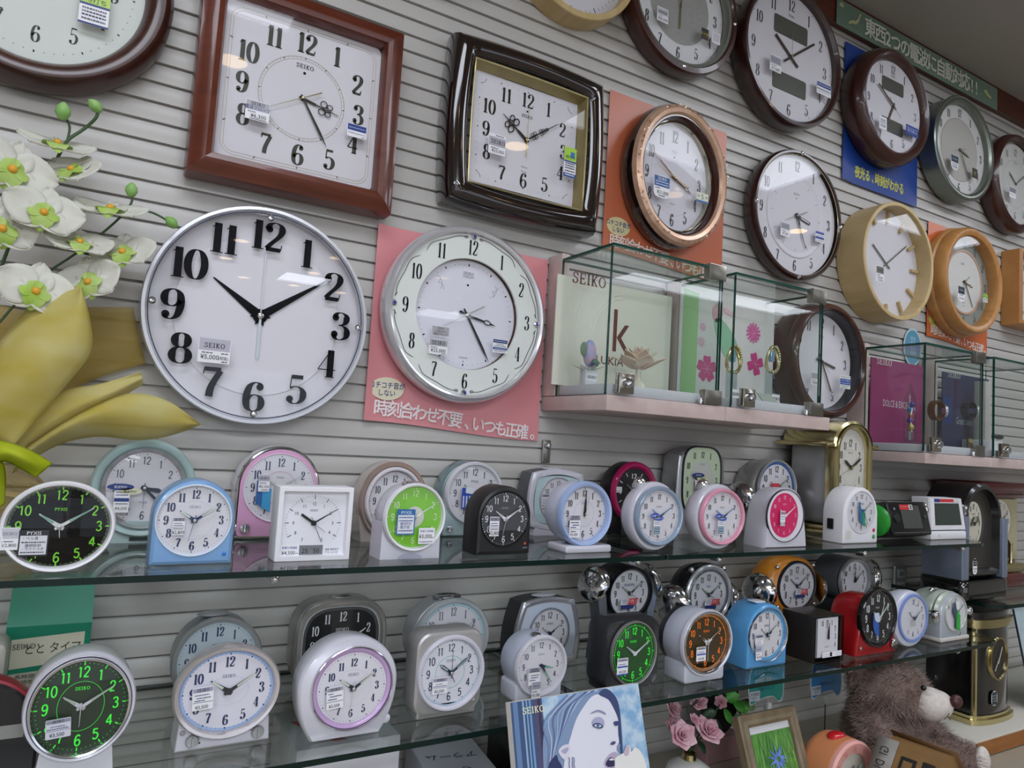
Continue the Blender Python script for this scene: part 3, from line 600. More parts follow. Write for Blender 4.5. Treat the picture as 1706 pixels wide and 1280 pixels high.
lcd_clock('round clock with two grey displays and slim dark brown rim, near the top', 1.4197, 2.4852, .1794, .1794, .06, [(.016, 0), (.004, -.012), (.001, -.03), (.0, -.052), (.003, -.059), (.009, -.06), (.017, -.053), (.0175, -.038)], DARKWOOD, (.162, .162),
  dict(t=(10, 9, 0), L=(.07, .105, .07), st='baton', w=.006, m=paint('#3a2a24', .35), tail=.032, sw=.0008, sm=paint('#8d8872')), [(1292, 106, 1.142, .04, .04, [('b', .45, .95, '#a8a7b0'), ('b', .53, .86, '#8d8c98', .1, .9), ('d', .35, '#66666f', .1, .6), ('t', '¥12,600', .5, .17, .2, '#3a3a42', .8)]), (1372.5, 149, 1.142, .056, .032, [('b', .6, .95, '#2b3f80'), ('d', .78, '#d0d8ee', .08, .92), ('b', .36, .44, '#55586a'), ('d', .2, '#77777f', .1, .9)], '#e4e4ea', 'feature_sticker')])
lcd_clock('round clock with two grey displays and wide brown rim on the blue card', 1.8315, 2.4762, .169, .163, .07, [(.014, 0), (.004, -.012), (.0, -.03), (.002, -.048), (.01, -.065), (.02, -.07), (.031, -.066), (.037, -.056), (.0375, -.045)], WALNUT, (.1315, .127),
  dict(t=(6, 50, 22), L=(.06, .082, .04), st='baton', w=.005, m=paint('#54423a', .35), tail=.012, sw=.0008, sm=paint('#8d8872'), stail=.03), [(1471, 205, 1.132, .034, .034, [('b', .1, .9, '#dcdbe4'), ('s', .5, .7, .16), ('d', .5, '#55555f', .15, .8), ('t', '¥12,600', .5, .28, .18, '#3a3a42', .8)]), (1519.5, 219, 1.132, .058, .028, [('b', 0, 1, '#24428e', 0, 1), ('d', .72, '#d0d8ee', .08, .92), ('t', '夜でも見える', .5, .45, .22, '#dfe6f6', .9)], '#24428e', 'feature_sticker')])

# slim dark rim with crystals
t = wall_clock('round white clock with thin dark rim and four crystal studs above the second glass case', 1.474, 2.0978)
g = G(); g.prof(('e', .1655, .164), [(.012, 0), (.003, -.01), (0, -.026), (.001, -.038), (.005, -.044), (.010, -.044), (.0125, -.04)], DARKWOOD, n=96); g.obj('frame', t, 40)
g = G(); g.prof(('e', .1535, .152), [(0, -.04), (.0012, -.041), (.002, -.04)], paint('#d8d2b8', .2, .8), n=96); g.obj('inner_rim', t, 40)
def ex(g, y):
    g.prof(('e', .1075, .107), [(0, y), (.0005, y-.0012), (.003, y-.0022), (.008, y-.0012), (.014, y)], paint('#dedce4', .5), n=80); g.disc(('e', .0935, .093), y-.0001, paint('#dddae2', .55), n=64)
dial(t, ('e', .1525, .151), -.03, DIALW, num=dict(R=(.126, .126), h=.0275, m=paint('#1d2024'), wt=.13, thin=.03, sx=.62, gap=.03), tracks=[dict(r=(.575, .575), dot=1, w=.0004, skip5=1), dict(r=(.55, .6), n=12, w=.0009)], hands=dict(t=(3, 25, 41), L=(.052, .085, .045), st='baton', st2='thin', w=.006, m=paint('#33313a', .3), lume=paint('#d9d7df'), sm=paint('#8d8f88'), stail=.04, sw=.0014), texts=[('SEIKO', 0, .055, .0055, paint('#55555c')), ('.', 0, .044, .0018, INK)], extra=ex, lift=.0005, gl=dict(y=-.04, sh=('e', .1525, .151)))
studs(t, D12(.1575, .1565), -.043, .0055, [CHROME])
sticker(t, 1308, 382, 1.159, .033, .034, [('b', .48, .96, '#a6a5ad'), ('b', .58, .86, '#8d8c98', .1, .9), ('d', .36, '#66666f', .1, .6), ('t', '¥7,350', .5, .18, .2, '#3a3a42', .8)])
sticker(t, 1365.5, 395, 1.159, .034, .028, [('b', .75, .97, '#3a55a0'), ('d', .6, '#77777f', .1, .9), ('b', .3, .5, '#2f4a94'), ('d', .14, '#77777f', .1, .9)], base='#dcdce6', name='feature_sticker')

# silver grey
t = wall_clock('round silver-grey metal clock just right of the blue card', 2.1918, 2.4519)
g = G(); g.prof(('e', .1642, .1585), [(.012, 0), (.002, -.01), (.003, -.05), (.0, -.057), (.004, -.06), (.010, -.058), (.016, -.06), (.022, -.054), (.0225, -.04)], paint('#7c8279', .28, .75), n=96); g.obj('frame', t, 40)
dial(t, ('e', .143, .137), -.04, paint('#d8d8d6', .5), num=dict(R=(.12, .115), h=.025, m=paint('#4a4b48'), wt=.12, thin=.035, sx=.65), tracks=[dict(r=(.95, .95), dot=1, n=12, w=.0009)], hands=dict(t=(3, 24, 42), L=(.055, .09, .04), st='sword', w=.0042, m=paint('#6e6a58', .35, .4), sm=paint('#a09a80'), stail=.03), extra=lambda g, y: (g.disc(('e', .1, .096), y, paint('#bcbab4', .6), n=64), g.band(('e', .1, .096), 0, .0012, y-.0002, paint('#8a6a4a'))), gl=dict(y=-.055, sh=('e', .143, .137)), lift=.0008)
sticker(t, 1590.5, 271, 1.143, .042, .044, [('b', .52, .97, '#2b3a4c', .05, .95), ('d', .74, '#b9c4d2', .2, .8), ('d', .4, '#66666f', .2, .8), ('t', '¥15,750', .5, .22, .16, '#3a3a42', .8)], base='#d9d9de', r=.016)
sticker(t, 1624, 289, 1.143, .028, .03, [('t', '木', .5, .5, .4, '#a08a4a')], base='#2b2a20', name='feature_sticker')

# far right brown
t = wall_clock('round dark brown clock cut by the right edge below the ceiling trim', 2.5258, 2.4253)
g = G(); g.prof(('e', .162, .162), [(.012, 0), (.002, -.012), (0, -.04), (.006, -.056), (.016, -.062), (.026, -.056), (.03, -.045)], WALNUT, n=80); g.obj('frame', t, 40)
dial(t, ('e', .133, .133), -.04, paint('#d2d2ce', .6), num=dict(R=(.105, .105), h=.024, m=paint('#4a4b48'), wt=.12, thin=.035, sx=.65), rings=[(.055, .056, paint('#b0aca0'))], hands=dict(t=(10, 9, 0), L=(.055, .085, 0), st='sword', w=.004, m=paint('#55524a')), texts=[('SEIKO', 0, .07, .005, paint('#77777c'))], gl=dict(y=-.054, sh=('e', .133, .133)))
sticker(t, 1687, 321, 1.142, .04, .034, [('b', .5, .95, '#7d7d86'), ('d', .3, '#66666f', .1, .9)])

# drum of pale wood
t = wall_clock('round deep pale wooden drum clock with wooden hour marks and no numerals', 1.8365, 2.0391)
g = G(); g.prof(('e', .1595, .1594), [(.004, 0), (0, -.002), (0, -.078), (.0015, -.08), (.0095, -.08), (.011, -.078), (.011, -.035)], PINE, n=96); g.obj('frame', t, 30)
dial(t, ('e', .1485, .1484), -.038, DIALW, tracks=[dict(r=(.93, .95), w=.0006, skip5=1)], hands=dict(t=(10, 9, 0), L=(.075, .11, 0), st='baton', w=.0036, m=paint('#5b5a56'), tail=.02), gl=dict(y=-.074, sh=('e', .1487, .1486)))
for i in range(12):
    a = 2*pi*i/12; g = G(); rr0, rr1 = .112, .144; dx, dz = sin(a), cos(a)
    g.prism([(dx*rr0-dz*.0035, dz*rr0+dx*.0035), (dx*rr0+dz*.0035, dz*rr0-dx*.0035), (dx*rr1+dz*.0035, dz*rr1-dx*.0035), (dx*rr1-dz*.0035, dz*rr1+dx*.0035)][::-1], -.0385, -.046, PINE); g.obj('hour_marker', t)
sticker(t, 1466, 456, 1.124, .033, .042, [('b', .5, .95, '#77766e'), ('b', .6, .84, '#55544e', .12, .88), ('d', .4, '#3f3f44', .1, .5), ('t', '¥5,250', .5, .24, .17, '#2a2a30', .8), ('d', .07, '#55555f', .2, .9)])

# orange wood
t = wall_clock('round orange-brown wooden clock with grey number ring on the orange card', 2.2339, 2.0537)
g = G(); g.prof(('e', .169, .167), [(.014, 0), (.004, -.006), (0, -.02), (.002, -.03), (.007, -.034), (.007, -.038), (.005, -.045), (.007, -.062), (.014, -.07), (.022, -.07), (.03, -.066), (.0335, -.058), (.034, -.036)], OAK, n=96); g.obj('frame', t, 35)
def ex(g, y): g.prof(('e', .1, .099), [(0, y), (.001, y-.003), (.006, y-.003), (.008, y-.001)], paint('#c9a58c', .35), n=80); g.disc(('e', .092, .091), y-.001, paint('#dddcd8', .6), n=64)
dial(t, ('e', .1355, .1335), -.036, paint('#8f9690', .6), num=dict(R=(.119, .117), h=.025, m=paint('#23252b'), wt=.1, thin=.03, sx=.6), hands=dict(t=(3, 24, 38), L=(.048, .085, .04), st='ring', st2='thin', w=.0045, m=paint('#55402a'), sm=paint('#8a8460'), stail=.03), texts=[('SEIKO', -.01, .055, .0048, paint('#8a8a8a')), ('EMBLEM', -.004, -.063, .0035, paint('#77777a')), ('.', -.004, -.073, .0016, INK)], extra=ex, lift=.0022, gl=dict(y=-.06, sh=('e', .136, .134)))
sticker(t, 1601.5, 490, 1.139, .037, .046, [('b', .5, .97, '#23323c', .04, .96), ('d', .75, '#aab8c2', .2, .8), ('d', .42, '#66666f', .2, .8), ('t', '¥31,500', .5, .22, .15, '#8a3a3a', .8)], r=.015)
sticker(t, 1641.5, 497, 1.139, .026, .026, [('b', .5, 1, '#7fb83a', 0, 1), ('t', '2', .5, .75, .4, '#d9e46a'), ('d', .3, '#66666f', .1, .9)], base='#c9ccc8', name='feature_sticker')

# deep brown clock beside the first shelf of cases
t = wall_clock('round dark brown clock partly seen through the second glass case', 1.566, 1.7415)
g = G(); g.prof(('e', .147, .147), [(.012, 0), (.002, -.01), (0, -.03), (.002, -.05), (.004, -.055), (.002, -.062), (.006, -.074), (.014, -.08), (.019, -.08), (.022, -.074)], noisy('#3a1a12', '#4a241a', (2, 2, 10), 8, .3, coat=.4), n=96); g.obj('frame', t, 35)
g = G(); g.prof(('e', .1255, .1255), [(0, -.074), (.002, -.072), (.006, -.045)], paint('#17151f', .2), n=96); g.obj('inner_ring', t, 35)
dial(t, ('e', .119, .119), -.044, DIALW, num=dict(R=(.0965, .0975), h=.0255, m=paint('#25282c'), wt=.13, thin=.035, sx=.62), tracks=[dict(r=(.93, .93), n=12, dot=1, w=.0009)], hands=dict(t=(3, 25, 22), L=(.056, .082, .04), st='baton', w=.0042, m=paint('#5b5048'), sm=paint('#9a8f78'), tail=.02, cap=paint('#3a2c24')), texts=[('SEIKO', 0, .0615, .0048, paint('#66666c')), ('.', 0, .0535, .0016, INK)], gl=dict(y=-.07, sh=('e', .1245, .1245)))
sticker(t, 1357, 631, 1.13, .026, .03, [('b', .5, .95, '#a6a5ad'), ('d', .36, '#66666f', .1, .6), ('t', '¥8,400', .5, .18, .2, '#3a3a42', .8)])
sticker(t, 1408, 637, 1.13, .041, .033, [('b', .3, .75, '#2a4a9c'), ('t', 'せかいを見る', .5, .62, .12, '#dfe6f6'), ('d', .42, '#d0d8ee', .1, .9), ('d', .88, '#77777f', .1, .9), ('d', .2, '#77777f', .1, .9), ('d', .08, '#77777f', .1, .7)], base='#dfe0dc', name='feature_sticker')

# square orange-wood clock at the right edge
t = wall_clock('square orange-brown wooden clock cut by the right edge', 2.645, 2.088)
g = G(); g.prof(('r', .121, .123, dict(r=.004)), [(.002, 0), (0, -.004), (0, -.055), (.003, -.06), (.012, -.06), (.016, -.054), (.017, -.03)], OAK, n=16); g.obj('frame', t, 25)
dial(t, ('r', .104, .106, dict(r=.003)), -.03, DIALW, num=dict(R=(.08, .082), h=.02, p=3), hands=dict(t=(10, 9, 0), L=(.05, .07, 0)), gl=dict(y=-.05))
# the lowest bit of a dark clock at the top edge
t = wall_clock('dark round clock showing only its lowest rim at the top edge', .448, 2.4745)
g = G(); g.prof(('e', .15, .15), [(.01, 0), (0, -.015), (.002, -.04), (.012, -.05), (.024, -.045), (.026, -.03)], DARKWOOD, n=80); g.obj('frame', t, 40)
dial(t, ('e', .124, .124), -.03, DIALW, num=dict(R=(.1, .1), h=.024), hands=dict(t=(10, 9, 0), L=(.05, .08, 0)), gl=dict(y=-.042))

# ---------------------------------------------------------------- cards behind the clocks
def card(name, label, x0, x1, z0, z1, mat, y=WALL_Y-.004, curve=None, bulge=None):
    """sheet of card on the wall; curve(u) raises its lower edge"""
    g = G(); n = 24; R = []
    for k, yy in ((0, 0), (1, -.0008)):
        pass
    def col(u): 
        x = x0+(x1-x0)*u; zb = z0+(curve(u) if curve else 0); b = bulge(u) if bulge else 0
        return x, zb, b
    F_, B_ = [], []
    for i in range(n+1):
        x, zb, b = col(i/n)
        F_.append([(x, y-.0008-b, zb+(z1-zb)*j/6) for j in range(7)]); B_.append([(x, y-b, zb+(z1-zb)*j/6) for j in range(7)])
    g.rings(F_, mat, closed=False); g.rings(B_[::-1], mat, closed=False)
    g.rings([[F_[i][0] for i in range(n+1)], [B_[i][0] for i in range(n+1)]], mat, closed=False); g.rings([[B_[i][6] for i in range(n+1)], [F_[i][6] for i in range(n+1)]], mat, closed=False)
    g.rings([F_[0], B_[0]], mat, closed=False); g.rings([B_[n], F_[n]], mat, closed=False)
    o = g.obj(name); tag(o, label, 'poster'); return o
def quiet_oval(o, x, z, y, rx, rz, fill, h1):
    g = G(); g.prof(('e', rx, rz), [(0, y+.0004), (0, y)], paint(fill, .4), True, True, x, z, n=40)
    g.text('コチコチ音が', x, z+rz*.28, h1, y-.0003, paint('#25397c'), .88, bold=.03); g.text('しない', x, z-rz*.38, h1, y-.0003, paint('#25397c'), .88, bold=.03); g.obj('oval_notice', o)
def arc_text(o, s, x0, x1, zf, h, y, col, bold=.05, sx=.95):
    g = G(); n = len(s)
    for i, ch in enumerate(s):
        u = (i+.5)/n; x = x0+(x1-x0)*u; d = .02; sl = atan2(zf(u+d)-zf(u-d), (x1-x0)*2*d)
        g.text(ch, x, zf(u), h, y, paint(col), sx, bold=bold, rot=sl)
    g.obj('slogan_lettering', o)
SLOGAN = '時刻合わせ不要、いつも正確。'
cy = WALL_Y-.004-.0012
wave = lambda u: .022*cos(u*pi)*.5+.011-.004*sin(u*2*pi)+.002
P1 = card('poster', 'pink card with Japanese slogan behind the pearl-rimmed clock', .408, .766, 1.500, 1.862, paint('#dd8f94', .35), curve=lambda u: .018*(.5+.5*cos(u*pi*1.05)), bulge=lambda u: .006*max(0, .08-u)/.08)
quiet_oval(P1, .447, 1.575, cy-.003, .031, .020, '#e3dcc0', .0092)
arc_text(P1, SLOGAN, .427, .763, lambda u: 1.5405-.0255*(.5-.5*cos(u*pi)), .0225, cy-.002, '#f4e9e9')
P2 = card('poster', 'salmon card behind the rose-gold oval clock', .899, 1.2502, 1.895, 2.2576, paint('#c46a48', .3), y=WALL_Y-.004, curve=lambda u: .018*(.5+.5*cos(u*pi*1.05)))
quiet_oval(P2, .939, 1.966, cy, .031, .020, '#d9cf9e', .0092)
arc_text(P2, SLOGAN, .918, 1.246, lambda u: 1.9325-.0255*(.5-.5*cos(u*pi)), .0225, cy-.001, '#efdcd2')
P3 = card('poster', 'orange card behind the orange-brown wooden clock', 2.098, 2.434, 1.86, 2.222, paint('#cf6b3c', .35), curve=lambda u: .018*(.5+.5*cos(u*pi*1.05)))
quiet_oval(P3, 2.138, 1.93, cy, .031, .020, '#c9c25a', .0092)
arc_text(P3, SLOGAN, 2.118, 2.43, lambda u: 1.898-.0255*(.5-.5*cos(u*pi)), .0225, cy-.001, '#eadcd0')
P4 = card('poster', 'deep blue card with yellow lettering behind the wide brown clock', 1.688, 2.036, 2.25, 2.638, paint('#1c3f8c', .35), curve=lambda u: .004*(1-min(1, u*8)))
g = G()
for i, ch in enumerate('夜光る、時刻がわかる'): g.text(ch, 1.752+.0228*i, 2.286, .026, cy, paint('#c9c832'), .66, bold=.05)
g.obj('slogan_lettering', P4)
P5 = card('sign', 'long green sign with a map and white Japanese lettering under the ceiling', 1.6228, 2.448, 2.657, 2.73, noisy('#667e6e', '#768d7c', (1, 1, 1), 2.5, .5), y=WALL_Y-.021)
g = G()
xx = 1.745
for i, ch in enumerate('東西2つの電波に自動対応!!'):
    w_ = .0462*(.55 if ch in '2!' else 1); xx += w_
    g.text(ch, xx-w_/2, 2.692, .042, WALL_Y-.0235, paint('#d9dccb'), .92, bold=.05)
g.obj('slogan_lettering', P5)
ml = paint('#b9b98a')
for P in ([(1.672, 2.672), (1.69, 2.68), (1.706, 2.682), (1.716, 2.694), (1.722, 2.708), (1.728, 2.718), (1.72, 2.719), (1.712, 2.703), (1.702, 2.691), (1.686, 2.688), (1.674, 2.68)], [(1.63, 2.712), (1.645, 2.708), (1.652, 2.715), (1.64, 2.722)], [(2.36, 2.70), (2.38, 2.705), (2.392, 2.695), (2.41, 2.69), (2.405, 2.68), (2.388, 2.684), (2.37, 2.69)]): g = G(); g.poly(P, WALL_Y-.0233, ml); g.obj('map_print', P5)
g = G(); g.prof(('e', .045, .055), [(0, WALL_Y-.003), (0, WALL_Y-.004)], paint('#b9cdd2', .4), True, True, 2.03, 1.835, n=40)
g.prof(('e', .039, .049), [(0, WALL_Y-.0041), (0, WALL_Y-.0044)], paint('#5b97b5', .4), False, True, 2.03, 1.835, n=40)
for k in range(4): g.text('電波', 2.03, 1.86-.014*k, .009, WALL_Y-.0048, paint('#c9dde6'))
tag(g.obj('round_sign'), 'small pale blue round sign on the wall left of the orange card', 'sign')
# ---------------------------------------------------------------- glass shelves and their brackets
Z1, Z2, Z3, DECK = 1.3245, 1.109, 1.167, .85
EDGE = paint('#06201c', .2, spec=.35); SHELF = glass('#eef2f0', 0.0, 1.5)
def glass_shelf(label, x0, x1, y0, y1, z, th, rl=.004, rr=.004):
    g = G(); P = []
    for cx, cy, r, a0 in ((x1-rr, y1-.004, .004, 0), (x0+.004, y1-.004, .004, 90), (x0+rl, y0+rl, rl, 180), (x1-rr, y0+rr, rr, 270)):
        if (a0 == 0): cx = x1-.004
        for i in range(7): a = radians(a0+15*i); P.append((cx+r*cos(a), cy+r*sin(a)))
    n = len(P); top = [(x, y, z) for x, y in P]; bot = [(x, y, z-th) for x, y in P]
    g.add(top+bot, [tuple(range(n)), tuple(range(2*n-1, n-1, -1))], SHELF)
    g.rings([bot, top], EDGE)
    return tag(g.obj('glass_shelf', None, 30), label, 'shelf')
glass_shelf('left panel of the upper glass shelf carrying the front row of alarm clocks', -1.5, .845, .905, 1.197, Z1, .0075)
glass_shelf('right panel of the upper glass shelf ending beside the black and silver arch clock', .847, 1.875, .905, 1.197, Z1, .0075, .004, .05)
glass_shelf('left panel of the lower glass shelf above the white boxes', -1.5, .70, .868, 1.197, Z2, .0075)
glass_shelf('right panel of the lower glass shelf above the roses and the teddy bear', .702, 1.865, .868, 1.197, Z2, .0075, .004, .06)
glass_shelf('short glass shelf at the right edge carrying the black and silver arch clock', 1.95, 3.2, .925, 1.197, Z3, .009, .05)
def bracket(x, y0, z, k):
    t = thing('shelf_bracket', 'chrome bracket under the glass shelf', 'bracket', (x, WALL_Y, z), group='chrome brackets under the glass shelves')
    g = G(); yl = y0-WALL_Y; g.add([(a, b, c) for a in (-.004, .004) for b, c in ((-.002, -.03), (-.002, -.001), (yl+.02, -.001), (yl+.02, -.009))], [(0, 1, 2, 3), (7, 6, 5, 4), (0, 4, 5, 1), (1, 5, 6, 2), (2, 6, 7, 3), (3, 7, 4, 0)], STEEL); g.obj('arm', t)
    g = G(); g.tube([(0, yl+.02, -.007), (0, yl+.004, -.007)], .0055, CHROME, 10); g.ball((0, yl+.004, -.006), .006, CHROME, 10, 6); g.obj('tip', t)
for k, (x, y) in enumerate(((.219, .92), (.809, .93), (.99, .922), (1.401, .915), (1.783, .92), (-.4, .92))): bracket(x, y, Z1-.0078, k)
for k, (x, y) in enumerate(((.69, .89), (1.317, .885), (1.70, .885))): bracket(x, y, Z2-.0078, k)
bracket(2.08, .95, Z3-.0093, 9)
g = G(); g.box(-1.6, 3.4, .30, WALL_Y-.002, DECK-.03, DECK, noisy('#a09583', '#aaa08f', (1, 1, 1), 3, .35)); g.box(-1.6, 3.4, .33, WALL_Y-.002, .02, DECK-.03, paint('#8d8274', .6)); tag(g.obj('counter'), 'long beige counter under the glass shelves carrying the bear and the vase', 'counter')

# ---------------------------------------------------------------- alarm clock building blocks
NAVY = paint('#22335c', .5); PEARL = paint('#dcdbe6', .28, .15, coat=.4); LUME = paint('#c9d6c6', .5)
def alarm(label, x, y, z, rz=0.0, rx=0.0, name='alarm_clock', cat='alarm clock', group=None): return thing(name, label, cat, (x, y, z), rz, rx, group)
def shell(t, name, sh, dep, mat, cx=0, cz=0, bb=.010, fb=.003, y0=0.0, n=56, taper=0.0):
    y0 += .005; dep -= .005
    g = G(); g.prof(sh, [(bb+taper, y0+dep), (bb*.3+taper, y0+dep-bb*.3), (taper, y0+dep-bb), (0, y0+fb), (fb*.3, y0+fb*.3), (fb, y0)], mat, True, True, cx, cz, n); return g.obj(name, t, 40)
def ring(t, name, sh, w, mat, cx=0, cz=0, y0=0.0, h=.004, inn=.003, n=64):
    """raised bezel ring: up from y0, over, and down to the dial"""
    g = G(); g.prof(sh, [(0, y0+.001), (w*.06, y0-h*.6), (w*.3, y0-h), (w*.7, y0-h*.9), (w, y0-h*.3), (w, y0+inn)], mat, cx=cx, cz=cz, n=n); return g.obj(name, t, 40)
def cut_shell(t, name, sh, dep, mat, cx, cz, hole, hx, hz, rec, bb=.010, fb=.003, n=56):
    """body with a recessed well (hole outline) in its front"""
    g = G(); o1 = [(x+cx, fb*.0, z+cz) for x, z in outline(*sh[:3], inset=fb, n=n, **(sh[3] if len(sh) > 3 else {}))]
    g.prof(sh, [(bb, dep), (bb*.3, dep-bb*.3), (0, dep-bb), (0, fb), (fb*.3, fb*.3), (fb, 0)], mat, True, False, cx, cz, n)
    # bridge outer front loop to the hole by matching angles around the hole centre
    N = 96
    def ray_hit(P, a):
        dx, dz = cos(a), sin(a); best = None
        for i in range(len(P)):
            x0, z0 = P[i][0]-hx, P[i][-1]-hz; x1, z1 = P[(i+1) % len(P)][0]-hx, P[(i+1) % len(P)][-1]-hz
            den = dx*(z1-z0)-dz*(x1-x0)
            if abs(den) < 1e-12: continue
            u = (x0*(z1-z0)-z0*(x1-x0))/den; v = (x0*dz-z0*dx)/den
            if u > 0 and -1e-6 <= v <= 1+1e-6: best = u if best is None else max(best, u)
        return best or .01
    angs = sorted([2*pi*i/N for i in range(N)]+[atan2(p[2]-hz, p[0]-hx) % (2*pi) for p in o1[::2]])
    h1 = [(x+hx, z+hz) for x, z in outline(*hole[:3], n=96, **(hole[3] if len(hole) > 3 else {}))]
    A = []; B = []; C_ = []
    for a in angs:
        u = ray_hit(o1, a); A.append((hx+u*cos(a), 0, hz+u*sin(a))); v = min(ray_hit(h1, a), u-.0003); B.append((hx+v*cos(a), 0, hz+v*sin(a))); C_.append((hx+v*.985*cos(a), rec, hz+v*.985*sin(a)))
    g.rings([A, B, C_], mat); return g.obj(name, t, 40)
def face(t, R, cz, cx=0.0, y=.003, fc=DIALW, st='serif', m=NAVY, h=None, rad=.76, tr='dot', tm=None, sh=None, tx=None, gy=-.001, dome=0.0, hd=None, sx=.8, wt=None, rings=(), skip=(), num=True, extra=None, gm=None, alarm_hand=None, p=2, gi=0.0):
    rx, rz = R; h = h or rx*.27; sh = sh or ('e', rx, rz); tm = tm or m
    N = dict(R=(rx*rad, rz*rad), h=h, m=m, sx=sx, serif=(st == 'serif'), wt=wt or (.2 if st == 'serif' else .13), thin=.06, skip=skip, p=p) if num else None
    T = []
    if tr == 'dot': T = [dict(r=(.94, .94), dot=1, w=rx*.009, m=tm, skip5=1, p=p), dict(r=(.94, .94), n=12, dot=1, w=rx*.02, m=tm, p=p)]
    elif tr == 'tick': T = [dict(r=(.93, .96), w=rx*.012, m=tm, skip5=1, p=p), dict(r=(.9, .97), n=12, w=rx*.03, m=tm, p=p)]
    elif tr == 'lume': T = [dict(r=(.93, .93), dot=1, w=rx*.01, m=tm, skip5=1, p=p), dict(r=(.89, .97), n=12, w=rx*.028, m=tm, p=p)]
    H = dict(t=(10, 9, 32), L=(rx*.5, rx*.78, rx*.62), st='taper', w=rx*.085, wh=1.35, m=m, tail=rx*.1, lume=LUME, sw=rx*.018, sm=paint('#55607e'), cap=SILVER)
    if hd: H.update(hd)
    tx = [('SEIKO', 0, rz*.4, rx*.085, m)] if tx is None else tx
    dial(t, sh, y, fc, cx, cz, N, T, H, tx, rings, dict(y=gy, dome=dome, m=gm or CLEAR, i=gi), extra)
def knob(t, x, z, y, r, mat, name='knob', slot=True):
    g = G(); g.lathe([(r, 0), (r, .003), (r*.85, .005), (.0002, .0055)], mat, (x, y, z), 'y', 18)
    if slot: g.box(x-r*.12, x+r*.12, y-.008, y-.0054, z-r*.75, z+r*.75, mat)
    g.obj(name, t, 40)
def bell(t, c, r, axis, mat=CHROME, name='bell'):
    """domed bell cap opening towards -axis"""
    a = Vector(axis).normalized(); u = a.orthogonal().normalized(); w = a.cross(u); g = G(); R = []
    for rr, hh in ((r*.93, -.0), (r, 0), (r*.98, r*.16), (r*.86, r*.34), (r*.62, r*.47), (r*.32, r*.54), (r*.22, r*.56), (r*.2, r*.64), (r*.02, r*.66)):
        R.append([Vector(c)+a*hh+(u*cos(2*pi*i/28)+w*sin(2*pi*i/28))*rr for i in range(28)])
    g.rings(R, mat, True, True); g.obj(name, t, 50)
def led(t, x, z, y, mat, r=.0025, name='button'):
    g = G(); g.lathe([(r, 0), (r, .001), (r*.6, .0018), (.0002, .002)], mat, (x, y, z), 'y', 12); g.obj(name, t)

# ---------------------------------------------------------------- upper shelf, front row
# oval, green on black
t = alarm('oval white-rimmed alarm clock with green numerals on black, leftmost on the upper shelf', -.014, .932, Z1)
sh = ('e', .0545, .0495); g = G(); g.prof(('e', .046, .042), [(.012, .05), (0, .04), (0, .004)], paint('#b9bac0', .4), True, True, 0, .051); g.obj('body', t, 40)
g = G(); g.box(-.022, .022, .010, .046, 0, .018, paint('#c5c6cc', .4), .003); g.obj('foot', t)
ring(t, 'rim', sh, .0062, WHITE, 0, .051, .004, .008, .004)
GRN = paint('#6cc41c', .5, emit=.12)
face(t, (.0495, .0445), .051, y=.004, fc=paint('#34362f', .5), st='sans', m=GRN, h=.0105, rad=.76, tr='lume', sx=.95, tx=[('PYXIS', 0, .0185, .0035, GRN)], gy=-.002, dome=.003, hd=dict(L=(.024, .037, .012), w=.0038, m=paint('#d5d6d2', .4), lume=paint('#6fa08a'), sm=paint('#d5d6d2'), t=(10, 9, 29)))
sticker(t, 16, 898, .929, .0175, .0235, [('b', .5, .97, '#c3c3cc'), ('s', .5, .73, .13, '#8a8a94'), ('d', .38, '#55555f', .1, .7), ('t', '¥2,800', .5, .22, .15, '#26262c', .95)])
sticker(t, 55.5, 905, .928, .027, .028, [('t', 'PYXIS', .5, .88, .14, '#e6e6ea', 1.0), ('b', .06, .78, '#d9dae2', .05, .95), ('t', '・ベル音', .4, .68, .1, '#2a2c34'), ('d', .53, '#3a3c48', .1, .9), ('t', '連続秒針', .5, .41, .1, '#2a2c34'), ('t', '・ライトつき', .5, .28, .09, '#2a2c34'), ('d', .15, '#3a3c48', .1, .9)], base='#22242a', name='feature_sticker')

# blue arch
BLU = paint('#7fa9d8', .3, .2, coat=.4)
t = alarm('pale blue arch-shaped alarm clock on the upper shelf beside the green and black oval clock', .1255, .958, Z1)
cut_shell(t, 'body', ('a', .047, .0515, dict(r=.002)), .045, BLU, 0, .0515, ('e', .0425, .0425), -.0005, .054, .004, .006, .005)
ring(t, 'rim', ('e', .044, .044), .003, paint('#d5e0ee', .3), -.0005, .054, 0, .002, .003)
face(t, (.041, .041), .054, -.0005, st='serif', tx=[('SEIKO', 0, .016, .003, paint('#8a94ae'))], h=.0105, hd=dict(w=.0036, m=NAVY), rings=[(.0175, .0179, paint('#c3cfe2'))])
led(t, .037, .013, 0, paint('#2c7fd0'), .0025); 
sticker(t, 297.5, 877, .957, .0135, .0215, small_tag('¥2,800'))

